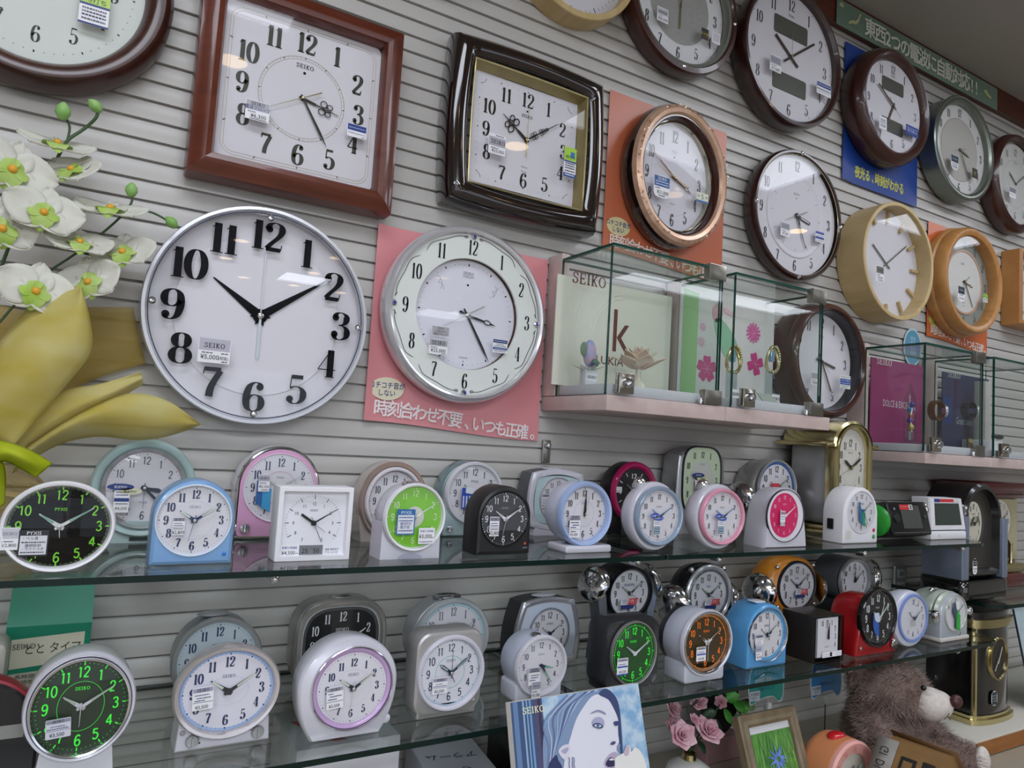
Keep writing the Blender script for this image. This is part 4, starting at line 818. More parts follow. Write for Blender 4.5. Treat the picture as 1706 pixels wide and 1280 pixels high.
# white square thermo
t = alarm('white square alarm clock with a temperature display and ¥4,500 label', .274, .960, Z1)
cut_shell(t, 'case', ('r', .0497, .0485, dict(r=.0015)), .038, WHITE, 0, .0485, ('r', .0435, .0425, dict(r=.001)), 0, .0485, .011, .002, .001)
def ex(g, y):
    g.disc(('r', .0158, .0065, dict(r=.0004)), y-.0004, paint('#77787a', .3), cx=-.0005, cz=.0125, n=16); g.text('25', -.0085, .012, .0065, y-.0007, paint('#2a2c30'), 1.0); g.text('50', .0065, .012, .0065, y-.0007, paint('#2a2c30'), 1.0); g.text('°C', -.0012, .0145, .0025, y-.0007, paint('#55585c'))
def ex2(g, y): ex(g, y)
dial(t, ('r', .0435, .0425, dict(r=.001)), .0105, paint('#e9e9f0', .5), 0, .0485, None, [dict(r=(.82, .86), w=.0004, m=NAVY, skip5=1, omit=range(22, 40)), dict(r=(.74, .87), n=12, w=.0009, m=NAVY, omit=(5, 6, 7))], None, [(str(k), .0262*sin(radians(30*k)), .0255*cos(radians(30*k)), .0046, NAVY, .9) for k in (12, 1, 2, 3, 4, 5, 7, 8, 9, 10, 11)]+[('SEIKO', 0, .0165, .0026, paint('#66708a')), ('・温度 湿度表示', .027, -.0355, .0022, paint('#44465a')), ('・アラームつき', .0265, -.0395, .0022, paint('#44465a'))])
g = G(); ex(g, .0102); g.obj('display', t)
g = G(); hand(g, 304, .0205, .0034, 'baton', .008, BLACK, .004, None, 0, .0485); g.disc(('e', .0035, .0035), .0074, BLACK, cz=.0485, n=14); g.obj('hour_hand', t)
g = G(); hand(g, 59, .034, .0022, 'taper', .0072, BLACK, .004, None, 0, .0485); g.obj('minute_hand', t)
g = G(); hand(g, 155, .028, .0006, 'baton', .0066, BLACK, .009, None, 0, .0485); g.obj('second_hand', t)
g = G(); hand(g, 125, .02, .0005, 'baton', .0086, paint('#8a8a92'), .0, None, 0, .0485); g.obj('alarm_hand', t)
sticker(t, 481.5, 920, .969, .0255, .0195, [('t', '希望小売価格', .5, .78, .13, '#2f3f86', .95), ('t', '¥4,500', .45, .45, .26, '#23232c', .9), ('d', .4, '#2f3f86', .82, .97), ('d', .1, '#2f3f86', .08, .95)])

# lime dial
t = alarm('white alarm clock with a lime green dial and ¥3,000 label', .409, .943, Z1)
shell(t, 'body', ('e', .044, .045), .05, PEARL, 0, .059, .012, .004, .004)
g = G(); P = [(-.0455, 0), (.0455, 0), (.0445, .05), (-.0445, .05)]; g.rings([[(x, .05, z) for x, z in P], [(x, .014, z) for x, z in P], [(x*.98, .009, z) for x, z in P]], PEARL, True, True); g.prof(('e', .018, .0065), [(0, .0088), (0, .0080)], paint('#b9bad0', .35), False, True, 0, .0012, 24); g.v = [(x, y, max(z, 0)) for x, y, z in g.v]; g.obj('base', t, 30)
ring(t, 'rim', ('e', .0465, .0475), .0055, WHITE, 0, .059, .004, .007, .004)
LW = paint('#dfeec6', .5)
face(t, (.0415, .0425), .059, y=.004, fc=paint('#7cc723', .5), st='sans', m=LW, h=.009, rad=.77, tr='dot', sx=.9, tx=[], wt=.12, extra=lambda g, y: g.disc(('e', .0145, .0145), y, paint('#d3d6cc', .5), cz=.059, n=40), gy=-.001, dome=.002, hd=dict(m=paint('#eef0e8'), sm=paint('#aab0a0'), w=.0032, L=(.018, .034, .02)))
g = G(); g.ball((.0, .02, .1045), (.016, .012, .004), CHROME); g.obj('snooze_button', t)
sticker(t, 676, 870, .94, .027, .035, [('t', 'PYXIS', .5, .87, .13, '#e2ecf6', 1.0), ('b', .05, .77, '#e2e3ea', .06, .94), ('d', .68, '#3a5a9a', .12, .9), ('d', .55, '#3a5a9a', .12, .9), ('t', '連続秒針', .5, .44, .09, '#2a4a8a'), ('t', '・電子音', .4, .3, .1, '#2a4a8a'), ('d', .16, '#3a5a9a', .12, .9)], base='#2c6cab', name='feature_sticker')
sticker(t, 710.5, 893, .938, .0245, .022, [('t', '希望小売価格', .5, .8, .12, '#2f3f86', .95), ('t', '¥3,000', .42, .48, .26, '#23232c', .9), ('d', .4, '#2f3f86', .8, .97), ('d', .13, '#2f3f86', .06, .9)])

# black arch
t = alarm('black arch-shaped alarm clock with white numerals between two pale round clocks', .5635, .957, Z1)
cut_shell(t, 'body', ('a', .0475, .052, dict(r=.002)), .05, paint('#19181a', .4), 0, .052, ('e', .042, .0415), 0, .054, .004, .006, .006)
ring(t, 'rim', ('e', .0432, .0427), .002, paint('#101012', .2), 0, .054, 0, .002, .003)
WH = paint('#e9e9ec', .5)
face(t, (.041, .0405), .054, fc=paint('#232226', .5), st='sans', m=WH, h=.0092, tr='tick', hd=dict(m=WH, lume=paint('#bfc0bf'), sm=paint('#aaaaae')), sx=.95, tx=[('SEIKO', 0, .0165, .003, paint('#9a9aa0'))])
led(t, .037, .0165, 0, paint('#c8452c'), .0022); g = G(); g.text('ALARM', .0375, .0105, .002, -.0003, paint('#c5c5c8')); g.obj('button_lettering', t)
sticker(t, 823.5, 877.5, .956, .0165, .029, small_tag('¥2,800'))

# lavender on base
LAV = paint('#a9bfe8', .3, .15, coat=.4)
t = alarm('lavender-blue round alarm clock on a white slab base reading twelve o\'clock', .7195, .955, Z1)
shell(t, 'body', ('e', .0505, .0505), .052, paint('#cbd0e2', .32, .1), -.006, .062, .016, .004, .006)
ring(t, 'rim', ('e', .0535, .0535), .0105, LAV, -.006, .062, .006, .010, .006)
g = G(); g.box(-.045, .047, -.004, .05, 0, .012, PEARL, .0025); g.obj('base', t)
face(t, (.043, .0435), .062, -.006, y=.006, st='serif', m=paint('#23262e'), h=.0105, sx=.72, wt=.16, tr='tick', tx=[('SEIKO', 0, .017, .003, paint('#8a8a94'))], rings=[(.0225, .0229, paint('#8fa6d6'))], gy=-.001, dome=.003, hd=dict(t=(12, 0, 2), L=(.024, .036, .03), w=.0034, m=paint('#1d2026'), sm=paint('#c9b9a0'), lume=None))
sticker(t, 957.5, 877, .951, .0205, .036, [('b', .76, .98, '#9d9aac'), ('s', .5, .9, .1, '#3a3a48'), ('t', '電波クロック', .5, .8, .07, '#3a3a48'), ('d', .66, '#44465a', .1, .9), ('d', .55, '#2d3b7a', .25, .9), ('d', .45, '#2d3b7a', .1, .6), ('b', .36, .38, '#a8a8b8'), ('d', .27, '#55585c', .1, .6), ('t', '¥3,500', .42, .14, .12, '#23232c', .9)])

# two egg shaped with chrome top
def egg(label, x, y, rimc, rx, rz, px, gp):
    t = alarm(label, x, y, Z1, group=gp); cz = .060
    g = G(); R = []
    for k, (a, yy) in enumerate(((.25, .062), (.55, .056), (.8, .044), (.95, .03), (1.0, .014), (.99, .006), (.95, .003))):
        R.append([(px_*1.0, yy, max(pz, 0.0)) for px_, pz in [(u*a, cz+w*a-.002*(1-a)) for u, w in outline('e', rx*1.0, .0585, n=56)]])
    g.rings(R, PEARL, True, True); g.obj('body', t, 50)
    ring(t, 'rim', ('e', rx*.97, rz), .0075, rimc, .002, cz+.001, -.001, .006, .003)
    face(t, (rx*.97-.0075, rz-.0075), cz+.001, .002, y=-.001, st='serif', m=paint('#2a2f3c'), h=.009, sx=.72, wt=.15, tr='dot', tx=[('SEIKO', 0, .016, .0028, paint('#8a8a94'))], gy=-.006, dome=.005, rings=[(.003, .0034, rimc)], hd=dict(t=(10, 9, 45), L=(.02, .034, 0), w=.003, m=NAVY, lume=paint('#7fa3d0')))
    g = G(); g.ball((-.020, .026, cz+.054), .011, CHROME, 18, 10); g.lathe([(.013, -.006), (.013, 0), (.0115, .002)], SILVER, (-.020, .026, cz+.052)); g.obj('snooze_button', t)
    b = paint('#2c4bb0', .4)
    g = G()
    for dx, dz in ((-.016, .003), (-.008, -.001)): g.prof(('e', .0105, .0042), [(0, -.0125), (0, -.013)], b, True, True, dx, cz+dz, 24); g.text('大音量ベル', dx, cz+dz, .0028, -.0133, paint('#e3e8f6'))
    g.obj('feature_sticker', t)
    sticker(t, 0, 0, 0, .014, .024, [('d', .88, '#3a4a8a', .1, .9), ('d', .76, '#3a4a8a', .1, .9), ('b', .05, .6, '#5f7f94', .02, .98), ('d', .5, '#d5dde6', .1, .9), ('d', .34, '#d5dde6', .1, .9), ('d', .16, '#d5dde6', .1, .9)], local=(-.011, -.0118, cz-.017))
    return t
egg('white egg-shaped alarm clock with blue-grey rim, below the magenta clock', .849, .935, paint('#9db1c9', .25, .3, coat=.5), .054, .0505, 0, 'egg-shaped clocks with chrome buttons')
egg('white egg-shaped alarm clock with pink rim in front of the tall silver clock', .990, .926, paint('#e79fb8', .3, .1, coat=.5), .0565, .0505, 0, 'egg-shaped clocks with chrome buttons')

# pink dial, pointed
t = alarm('white pointed alarm clock with a deep pink oval dial', 1.184, .938, Z1)
P = []
for i in range(15): a = pi*i/14; P.append((.012*cos(a)*1.0 if False else .046*cos(a)**1 , .078+.037*sin(a)))
OUT = [(-.0605, 0), (.0605, 0), (.058, .02), (.052, .055)]+[(.048*cos(pi*i/12), .072+.043*sin(pi*i/12)) for i in range(13)]+[(-.052, .055), (-.058, .02)]
g = G(); g.rings([[(x*.82, .062, z*.9) for x, z in OUT], [(x*.96, .05, z*.97) for x, z in OUT], [(x, .012, z) for x, z in OUT], [(x*.99, .003, z*.995) for x, z in OUT], [(x*.95, 0, z*.97+.0015) for x, z in OUT]], PEARL, True, True); g.obj('body', t, 40)
ring(t, 'rim', ('e', .054, .051), .002, paint('#55565e', .2, .6), -.006, .061, .0005, .003, .002)
g = G(); g.disc(('e', .0525, .0495), -.0006, paint('#e6e3ec', .35), cx=-.006, cz=.061); g.obj('face_plate', t)
PK = paint('#f2cfe0', .5)
face(t, (.040, .0425), .062, -.010, y=-.0012, fc=paint('#dd2168', .45), st='serif', m=PK, h=.0075, sx=.75, wt=.14, tr=None, tx=[('SEIKO', 0, .021, .0026, PK)], gy=-.004, dome=.002, hd=dict(m=paint('#f0e3ea'), L=(.02, .031, .0), lume=None, w=.003), rad=.8, gi=0)
sticker(t, 1304, 864, .931, .014, .028, [('b', .74, .97, '#b3b0bc'), ('s', .5, .86, .1), ('d', .62, '#55585c', .1, .9), ('b', .4, .52, '#b8d0e6', .06, .94), ('t', '¥2,100', .5, .16, .2, '#23232c', .85)])

# white arch with green label
t = alarm('white arch-shaped alarm clock with blue and green ribbon label before the gold clock', 1.439, .953, Z1)
shell(t, 'body', ('a', .060, .0595, dict(r=.003)), .056, WHITE, 0, .0595, .006, .004, -.005, 64)
ring(t, 'rim', ('e', .0475, .0455), .003, paint('#d9d9de', .3), 0, .067, 0, .002, .002)
face(t, (.0445, .0425), .067, y=-.0006, st='sans', m=paint('#3a3d48'), h=.0085, tr='dot', sx=.85, gy=-.004, dome=.002, hd=dict(t=(10, 9, 25), L=(.02, .034, .03), m=paint('#2a2e3a'), w=.0028))
led(t, .045, .028, 0, paint('#c2303a'), .004); led(t, .045, .014, 0, paint('#3f9a52'), .0045); g = G(); g.disc(('e', .011, .011), -.0004, paint('#dfdfd9', .6), cx=-.042, cz=.018, n=30)
for i in range(5): g.bar((-.050, .011+i*.0035), (-.034, .011+i*.0035), .0007, -.0007, paint('#b9b9b2'))
g.obj('speaker_grille', t)
g = G(); g.box(-.0635, -.0595, .022, .036, .028, .05, BLACK, .001); g.obj('side_switch', t)
g = G(); g.poly([(-.017, .088), (-.011, .088), (-.008, .074), (.006, .07), (.006, .036), (-.004, .042), (-.012, .048)][::-1], -.0055, paint('#2f6ca0')); g.poly([(-.004, .066), (.006, .07), (.007, .036), (-.002, .041)][::-1], -.0058, paint('#2f9a6a')); g.v += []; g.obj('ribbon_label', t)

# black / green radio alarm
t = alarm('black digital alarm clock with green ends and a grey screen', 1.64, .960, Z1+.0085, rx=radians(-14))
g = G(); g.box(-.08, .078, .0, .05, .004, .082, paint('#1b1b1d', .35), .006); g.obj('case', t)
g = G(); g.prof(('r', .078, .038, dict(r=.008)), [(0, .0), (.0, -.003), (.003, -.004)], paint('#161617', .2), False, True, 0, .043, 24); g.obj('front_panel', t)
for s in (-1,): g = G(); g.lathe([(.036, 0), (.036, .008), (.03, .012), (.0003, .012)], paint('#2a9a34', .35), (-.08, .028, .042), 'x'); g.v = [(-.08-(x+.08), y, z) for x, y, z in g.v]; g.obj('side_cap', t)
g = G(); g.disc(('r', .037, .026, dict(r=.001)), -.0044, paint('#4a4c4a', .3), cx=.008, cz=.046, n=16); g.obj('screen', t)
knob(t, -.052, .044, -.004, .011, paint('#222224', .3), 'dial_knob', False); led(t, -.052, .064, -.004, paint('#8a8a8a'), .003); led(t, .063, .046, -.004, paint('#3a3a3c'), .005)
g = G(); g.box(-.07, .07, -.0048, -.004, .010, .0115, CHROME); g.obj('trim_strip', t)
sticker(t, 0, 0, 0, .05, .012, [('b', 0, 1, '#c22a33', 0, .72), ('d', .6, '#f0d5d5', .05, .7), ('b', .1, .9, '#6a7a74', .78, .95)], local=(-.006, -.0046, .068), base='#d9dcd8')

# white digital
t = alarm('white digital alarm clock with dark screen and chrome bells at its sides', 1.806, .967, Z1)
g = G(); g.box(-.077, .077, 0, .05, 0, .0195, WHITE, .003); g.text('♪', -.043, .011, .007, -.0004, INK); g.obj('base', t)
g = G(); P = [(-.074, .022), (.078, .022), (.056, .098), (-.081, .098)]; g.rings([[(x, .045, z) for x, z in P], [(x, .006, z) for x, z in P], [(x*.97, .002, .06+(z-.06)*.97) for x, z in P]], WHITE, True, True); g.obj('case', t, 25)
g = G(); P = [(-.056, .034), (.058, .034), (.043, .086), (-.062, .086)]; g.poly(P, .0014, paint('#3b4640', .2)); g.obj('screen', t)
g = G(); P = [(-.06, .089), (.045, .089), (.043, .096), (-.062, .096)]; g.poly(P, .0012, paint('#cf3038')); g.poly([(-.062, .0885), (-.04, .0885), (-.042, .0965), (-.064, .0965)], .001, paint('#2d3a86')); g.poly([(.02, .089), (.045, .089), (.043, .096), (.018, .096)], .001, paint('#d5d8d8')); g.obj('feature_sticker', t)
for s in (-1, 1):
    for zz in (.04, .07): bell(t, (s*.082-.003, .02, zz), .017, (s, -.3, .1))

# ---------------------------------------------------------------- upper shelf, back row
TEAL = paint('#b3ccca', .3, .1, coat=.3)
t = alarm('large pale teal round alarm clock behind the pale blue arch clock', .080, 1.14, Z1)
shell(t, 'body', ('e', .067, .069), .04, TEAL, 0, .076, .012, .004, .003)
g = G(); P = [(-.036, 0), (.036, 0), (.04, .005), (.036, .012), (.03, .03), (-.03, .03), (-.036, .012), (-.04, .005)]; g.prism(P, .04, 0, TEAL); g.box(-.013, .013, -.001, 0, .003, .008, paint('#2c3335')); g.obj('base', t)
ring(t, 'rim', ('e', .0675, .0695), .013, TEAL, 0, .076, .003, .007, .004)
g = G(); g.prof(('e', .0545, .0565), [(0, -.003), (.001, -.005), (.002, -.003), (.007, .0035)], paint('#b9bcba', .25, .7), cz=.076); g.obj('inner_ring', t)
face(t, (.0485, .0505), .076, y=.003, st='sans', m=paint('#5b6270'), h=.011, sx=.8, tr='dot', tx=[('PYXIS', 0, -.02, .003, paint('#8a8a94'))], gy=-.004, dome=.004, rings=[(.0, .0008, paint('#c08a8a'))], hd=dict(t=(3, 22, 30), L=(.026, .036, .028), w=.0042, m=paint('#3a3f4a'), lume=None, st='sword', alarm=90))
for dz, wv in ((.0, 1), (-.006, .9)):
    g = G(); g.prof(('e', .0165*wv, .0045), [(0, -.0088), (0, -.0094)], paint('#2b4080' if dz == 0 else '#d6d5b8'), True, True, -.030+(.012 if dz else 0), .078+dz, 24); g.text('電波時計', -.030+(.012 if dz else 0), .078+dz, .003, -.0098, paint('#e0e4f0' if dz == 0 else '#3a3f4a')); g.obj('feature_sticker', t)
sticker(t, 0, 0, 0, .019, .03, [('d', .93, '#3a4a8a', .1, .9), ('d', .8, '#3a4a8a', .1, .9), ('b', .5, .66, '#2b4080', .02, .98), ('d', .4, '#55585c', .1, .9), ('t', '¥4,200', .5, .2, .13, '#5c6a2a')], local=(-.0275, -.0088, .058))
g = G(); g.ball((0, .02, .146), (.014, .01, .003), paint('#d8c4b8', .3)); g.obj('snooze_button', t)

PINKP = paint('#d9a3c8', .35)
t = alarm('pink arch-shaped alarm clock with chrome edge behind the white square clock', .2675, 1.15, Z1)
shell(t, 'body', ('a', .064, .072, dict(r=.008)), .045, paint('#e2dfe6', .3, .2), 0, .072, .008, .005, 0, 64)
g = G(); g.prof(('a', .0635, .0715, dict(r=.008)), [(0, .004), (.001, -.0005), (.003, -.002), (.005, -.001)], CHROME, cz=.072, n=64); g.obj('chrome_edge', t, 40)
g = G(); g.disc(('a', .0585, .0665, dict(r=.006)), -.001, PINKP, cz=.072, n=64); g.text('♪ ♪', -.028, .034, .005, -.0014, paint('#6a4a8a')); g.obj('front_plate', t)
ring(t, 'rim', ('e', .0545, .0535), .002, paint('#e8d3e2', .3), 0, .079, -.001, .002, .001)
face(t, (.0525, .0515), .079, y=-.0016, st='serif', m=paint('#3b4566'), h=.013, sx=.72, wt=.16, tr='dot', tx=[('PYXIS', 0, .016, .003, paint('#6a6a7a'))], rings=[(.026, .027, paint('#d9b3d0'))], gy=-.006, hd=dict(L=(.026, .04, 0), m=paint('#3a3f55'), w=.003))
knob(t, -.046, .018, -.001, .0075, CHROME); led(t, -.006, .018, -.001, paint('#c03a8a'), .003)
sticker(t, 440, 805, 1.142, .0165, .026, [('b', .6, .97, '#b5b3be'), ('s', .5, .78, .13), ('d', .5, '#55585c', .1, .7), ('t', '¥3,150', .5, .3, .17, '#23232c', .85), ('d', .1, '#55585c', .3, .9)])
g = G(); g.poly([(-.034, .086), (-.034, .055), (-.012, .043), (-.012, .066), (-.026, .078), (-.026, .09)][::-1] if False else [(-.035, .09), (-.035, .056), (-.013, .042), (-.013, .078), (-.026, .078), (-.026, .09)], -.0066, paint('#2e5f9c')); g.poly([(-.026, .078), (-.026, .05), (-.013, .042), (-.013, .078)], -.0069, paint('#3b97c9')); g.obj('ribbon_label', t)

BEI = paint('#cfc5c0', .3, .35, coat=.3)
t = alarm('beige and white round alarm clock half hidden behind the lime dial clock', .4405, 1.105, Z1)
g = G(); P = [(-.05, 0), (.05, 0), (.056, .04), (-.056, .04)]; g.prism(P, .05, .004, BEI); g.obj('base', t)
shell(t, 'body', ('e', .058, .064), .05, BEI, 0, .064, .012, .004, .003)
ring(t, 'outer_rim', ('e', .0585, .0645), .009, paint('#b59f93', .25, .5), 0, .064, .003, .006, .002); ring(t, 'inner_rim', ('e', .050, .056), .007, paint('#e6e0e6', .3), 0, .064, 0, .006, .004)
face(t, (.043, .0475), .0645, y=.003, st='serif', m=paint('#3a3d4a'), h=.0115, sx=.68, wt=.15, tr='dot', rings=[(.002, .0026, paint('#d9b0b8'))], gy=-.003, dome=.003, hd=dict(lume=paint('#8ab39a')))

STL = paint('#b3c9cc', .3, .4, coat=.3)
t = alarm('silver-teal arch alarm clock with large sans numerals behind the black arch clock', .606, 1.146, Z1)
shell(t, 'body', ('a', .058, .066, dict(r=.003)), .048, paint('#8ea3a8', .3, .5), 0, .066, .01, .004, .004, 64)
g = G(); g.prof(('a', .0575, .0655, dict(r=.003)), [(0, .005), (.002, .0)], STL, False, True, 0, .066, 64); g.obj('front_plate', t, 40)
ring(t, 'rim', ('e', .0575, .0565), .008, paint('#e3e5ec', .25, .1, coat=.4), 0, .076, 0, .008, .004)
face(t, (.0495, .0485), .076, y=-.001, st='sans', m=paint('#2c3038'), h=.0115, tr='dot', sx=.85, tx=[('PYXIS', 0, .021, .0042, paint('#55585f'))], gy=-.004, dome=.004, hd=dict(L=(.026, .04, 0), lume=paint('#7fb39a')))
knob(t, -.044, .014, 0, .006, CHROME)
g = G(); g.poly([(-.028, .086), (-.028, .05), (-.008, .05), (-.008, .086)], -.0095, paint('#2d4cb0')); g.poly([(-.021, .088), (-.004, .086), (-.004, .075), (-.021, .077)][::-1], -.0098, paint('#dfe3ee'))
for k in range(3): g.poly([(-.026+k*.006, .052), (-.023+k*.006, .052), (-.023+k*.006, .072), (-.026+k*.006, .072)], -.0098, paint('#ccd6f0'))
g.obj('ribbon_label', t)

t = alarm('silver alarm clock with bowed sides and pale teal corners behind the lavender-blue clock', .785, 1.144, Z1)
BX = ('b', .056, .050, dict(p=.008))
shell(t, 'body', BX, .045, paint('#5b5d63', .4), 0, .066, .006, .003, .004, 64)
g = G(); g.prof(BX, [(0, .006), (.0, -.001), (.002, -.003), (.009, -.003), (.010, -.002)], PEARL, cz=.066, n=64); g.obj('frame', t, 40)
g = G(); g.disc(('b', .046, .040, dict(p=.006)), -.001, paint('#b9d3d6', .3), cz=.066, n=64); g.obj('front_plate', t)
g = G(); P = [(-.05, 0), (.05, 0), (.048, .012), (.042, .02), (-.042, .02), (-.048, .012)]; g.prism(P, .045, -.002, PEARL); g.obj('base', t)
ring(t, 'rim', ('e', .042, .0435), .004, paint('#c9cbd4', .25, .4), 0, .067, -.001, .003, .002)
face(t, (.038, .0395), .067, y=-.0016, st='sans', m=paint('#2e323c'), h=.009, tr='dot', sx=.85, gy=-.004, hd=dict(lume=paint('#8ab39a')))
sticker(t, 909, 835, 1.138, .018, .026, small_tag('¥3,150'))
g = G(); g.ball((0, .02, .124), (.026, .012, .003), PEARL); g.obj('snooze_bar', t)

t = alarm('round magenta-rimmed alarm clock with black dial and a bold 12', .955, 1.12, Z1)
shell(t, 'body', ('e', .057, .059), .045, paint('#1a181c', .35), 0, .086, .012, .003, .004)
g = G(); g.box(-.03, .03, 0, .045, 0, .04, paint('#1a181c', .35), .003); g.obj('base', t)
ring(t, 'rim', ('e', .0585, .0605), .0135, paint('#b3195e', .2, .1, coat=.6), 0, .086, .004, .008, .005)
face(t, (.046, .047), .086, y=.004, fc=paint('#18181b', .4), num=False, tr=None, tx=[], gy=-.002, extra=lambda g, y: ([g.bar((.034*sin(radians(a)), .086+.034*cos(radians(a))), (.042*sin(radians(a)), .086+.042*cos(radians(a))), .0016, y, WH) for a in (30, 60, 120, 150, 210, 240, 300, 330)], g.text('12', 0, .117, .010, y, WH, 1.15, bold=.06), g.text('3', .034, .086, .010, y, WH, 1.15, bold=.06), g.text('9', -.034, .086, .010, y, WH, 1.15, bold=.06)), hd=dict(m=paint('#cfd0d6', .3, .4), lume=paint('#77787e'), L=(.024, .038, 0)))
sticker(t, 1030, 816, 1.117, .018, .011, [('d', .75, '#3a3d48', .1, .9), ('t', '¥3,150', .5, .3, .35, '#23232c', .85)])

t = alarm('tall silver alarm clock with a pale green rounded square dial', 1.147, 1.13, Z1)
OUT = [(.073, .0), (.074, .06), (.070, .12), (.066, .165)]; TOP = [(.066*cos(a)*1.0, .165+.026*sin(a)**1) for a in [pi*i/16 for i in range(1, 16)]]
LEFT = [(-x, z) for x, z in OUT[::-1]]; OUTL = OUT+[(x, .165+.022*(1-(x/.066)**2)) for x, z in TOP]+LEFT
SV = paint('#a5a7a9', .3, .6)
g = G(); g.rings([[(x*.9, .055, z*.97) for x, z in OUTL], [(x, .04, z) for x, z in OUTL], [(x, .008, z) for x, z in OUTL], [(x*.985, .002, z*.992) for x, z in OUTL], [(x*.93, -.001, z*.975) for x, z in OUTL]], SV, True, True); g.obj('body', t, 40)
GF = ('e', .0585, .0735, dict(p=3.6))
ring(t, 'rim', GF, .004, paint('#3a4048', .2, .3), -.001, .113, -.001, .004, .003)
face(t, (.0545, .0695), .113, -.001, y=-.0015, fc=paint('#cfe0c0', .5), st='serif', m=paint('#3a4238'), h=.0135, sx=.6, wt=.15, sh=('e', .0545, .0695, dict(p=3.6)), rad=.78, tr=None, p=3.2, tx=[('SEIKO', 0, .034, .0034, paint('#77807a'))], extra=lambda g, y: (g.disc(('e', .032, .036), y, paint('#d5d5d0', .5), cx=-.001, cz=.118, n=40),), gy=-.005, dome=.003, hd=dict(t=(9, 19, 0), L=(.03, .04, 0), m=paint('#33384a'), w=.003, lume=None))
for dz, c_, d_ in ((.0, '#2b4080', 0), (-.007, '#d8dcb0', .012)):
    g = G(); g.prof(('e', .017, .0048), [(0, -.0086), (0, -.0092)], paint(c_), True, True, -.018+d_, .124+dz, 24); g.text('音声時計', -.018+d_, .124+dz, .003, -.0096, paint('#e0e4f0' if d_ == 0 else '#3a3f4a')); g.obj('feature_sticker', t)
sticker(t, 0, 0, 0, .022, .036, [('d', .9, '#55585c', .1, .9), ('d', .75, '#55585c', .1, .9), ('b', .05, .55, '#2b4080', .02, .98), ('d', .4, '#d0d8ee', .1, .9), ('d', .2, '#d0d8ee', .1, .9)], local=(-.016, -.0084, .095))
g = G(); g.prof(('e', .016, .012), [(0, -.0086), (0, -.0092)], paint('#2a2e34'), True, True, .041, .096, 24); g.text('1500', .041, .091, .005, -.0096, paint('#e6e6ea')); g.obj('round_sticker', t)

t = alarm('silver bell alarm clock with blue-edged dial and chrome bells behind the pink-dial clock', 1.378, 1.13, Z1)
g = G(); g.prof(('e', .072, .07), [(.02, .075), (.006, .055), (0, .02), (.002, .008), (.006, .003)], paint('#a9a8a5', .3, .5), True, True, 0, .098); g.obj('body', t, 40)
g = G(); P = [(-.06, 0), (.06, 0), (.05, .05), (-.05, .05)]; g.prism(P, .06, .006, paint('#b9b8b5', .3, .4)); g.text('PYXIS', -.045, .045, .006, .0055, INK); g.obj('base', t)
ring(t, 'rim', ('e', .066, .066), .005, paint('#d9dadd', .2, .6), .006, .1, -.002, .005, .004)
BL2 = paint('#2f62ac', .4)
face(t, (.061, .061), .1, .006, y=-.001, st='sans', m=paint('#23252c'), h=.014, sx=.8, wt=.17, rad=.72, tr='tick', tm=BL2, rings=[(.0, .006, BL2)], tx=[('Sala', 0, .028, .006, BL2)], gy=-.006, dome=.005, hd=dict(L=(.026, .04, 0), m=paint('#3c4a44'), lume=paint('#b5c9ba'), t=(10, 9, 30)))
for s in (-1, 1): bell(t, (s*.074, .03, .075), .036, (s, -.15, -.15))
sticker(t, 1292, 809, 1.121, .026, .009, [('b', 0, 1, '#cf2c36', 0, 1), ('d', .5, '#f2d8d8', .1, .9)], base='#cf2c36', name='feature_sticker')
for k, (dx, dz) in enumerate(((-.03, .09), (-.03, .083))): pass

# gold arch mantel clock
t = thing('mantel_clock', 'tall gold and silver arch clock with white dial below the second glass case', 'clock', (1.548, 1.062, Z1+.0003))
g = G(); g.box(-.078, .078, -.028, .128, 0, .012, GOLD, .003); g.box(-.073, .073, -.024, .126, .012, .022, GOLD, .003); g.obj('base', t)
g = G(); g.box(-.066, .066, .0, .11, .022, .215, SILVER, .012); g.obj('column', t, 40)
ARO = ('a', .074, .13, dict(r=.001))
g = G(); R0 = [[(x, y, z) for x, z in [(.074*cos(pi*i/24), .205+.062*sin(pi*i/24)) for i in range(25)]] for y in (.125, -.014)]; R1 = [[(x*.93, y, .2+(z-.2)*.9) for x, _, z in R0[0]] for y in (-.018, -.018)]
g.rings([R0[0], R0[1], R1[0]], GOLD, closed=False); g.add(R0[0][::-1], [tuple(range(25))], GOLD); g.obj('arch', t, 40)
g = G(); g.box(-.098, -.060, -.016, .128, .203, .213, GOLD, .003); g.box(.060, .098, -.016, .128, .203, .213, GOLD, .003); g.obj('eaves', t)
g = G(); g.prof(('a', .068, .118, dict(r=.002)), [(.0, .01), (0, -.012), (.004, -.020), (.010, -.020), (.014, -.012), (.014, -.004)], GOLD, cz=.144, n=64); g.obj('front_frame', t, 40)
AS = ('a', .056, .096, dict(r=.002))
dial(t, AS, -.006, paint('#d9d6cc', .5), 0, .158, dict(R=(.040, .057), h=.018, m=paint('#3a382f'), wt=.13, thin=.03, sx=.55), [], dict(t=(10, 9, 41), L=(.030, .044, .044), st='sword', w=.006, m=paint('#23231f'), sm=paint('#8a7a4a'), stail=.02), [('SEIKO', 0, .034, .0042, paint('#8a8a80'))], [], dict(y=-.012), lambda g, y: (g.band(('e', .030, .042), 0, .0006, y, paint('#a9a698'), cz=.158), [g.text('❧', sx_*.036, .078, .016, y, paint('#8f8c7c'), sx_) for sx_ in (1,)]))
g = G(); g.tube([(-.05, -.014, .05), (-.035, -.014, .068), (-.015, -.014, .078), (0, -.014, .08), (.015, -.014, .078), (.035, -.014, .068), (.05, -.014, .05)], .006, GOLD, 8); g.obj('lower_arch', t)
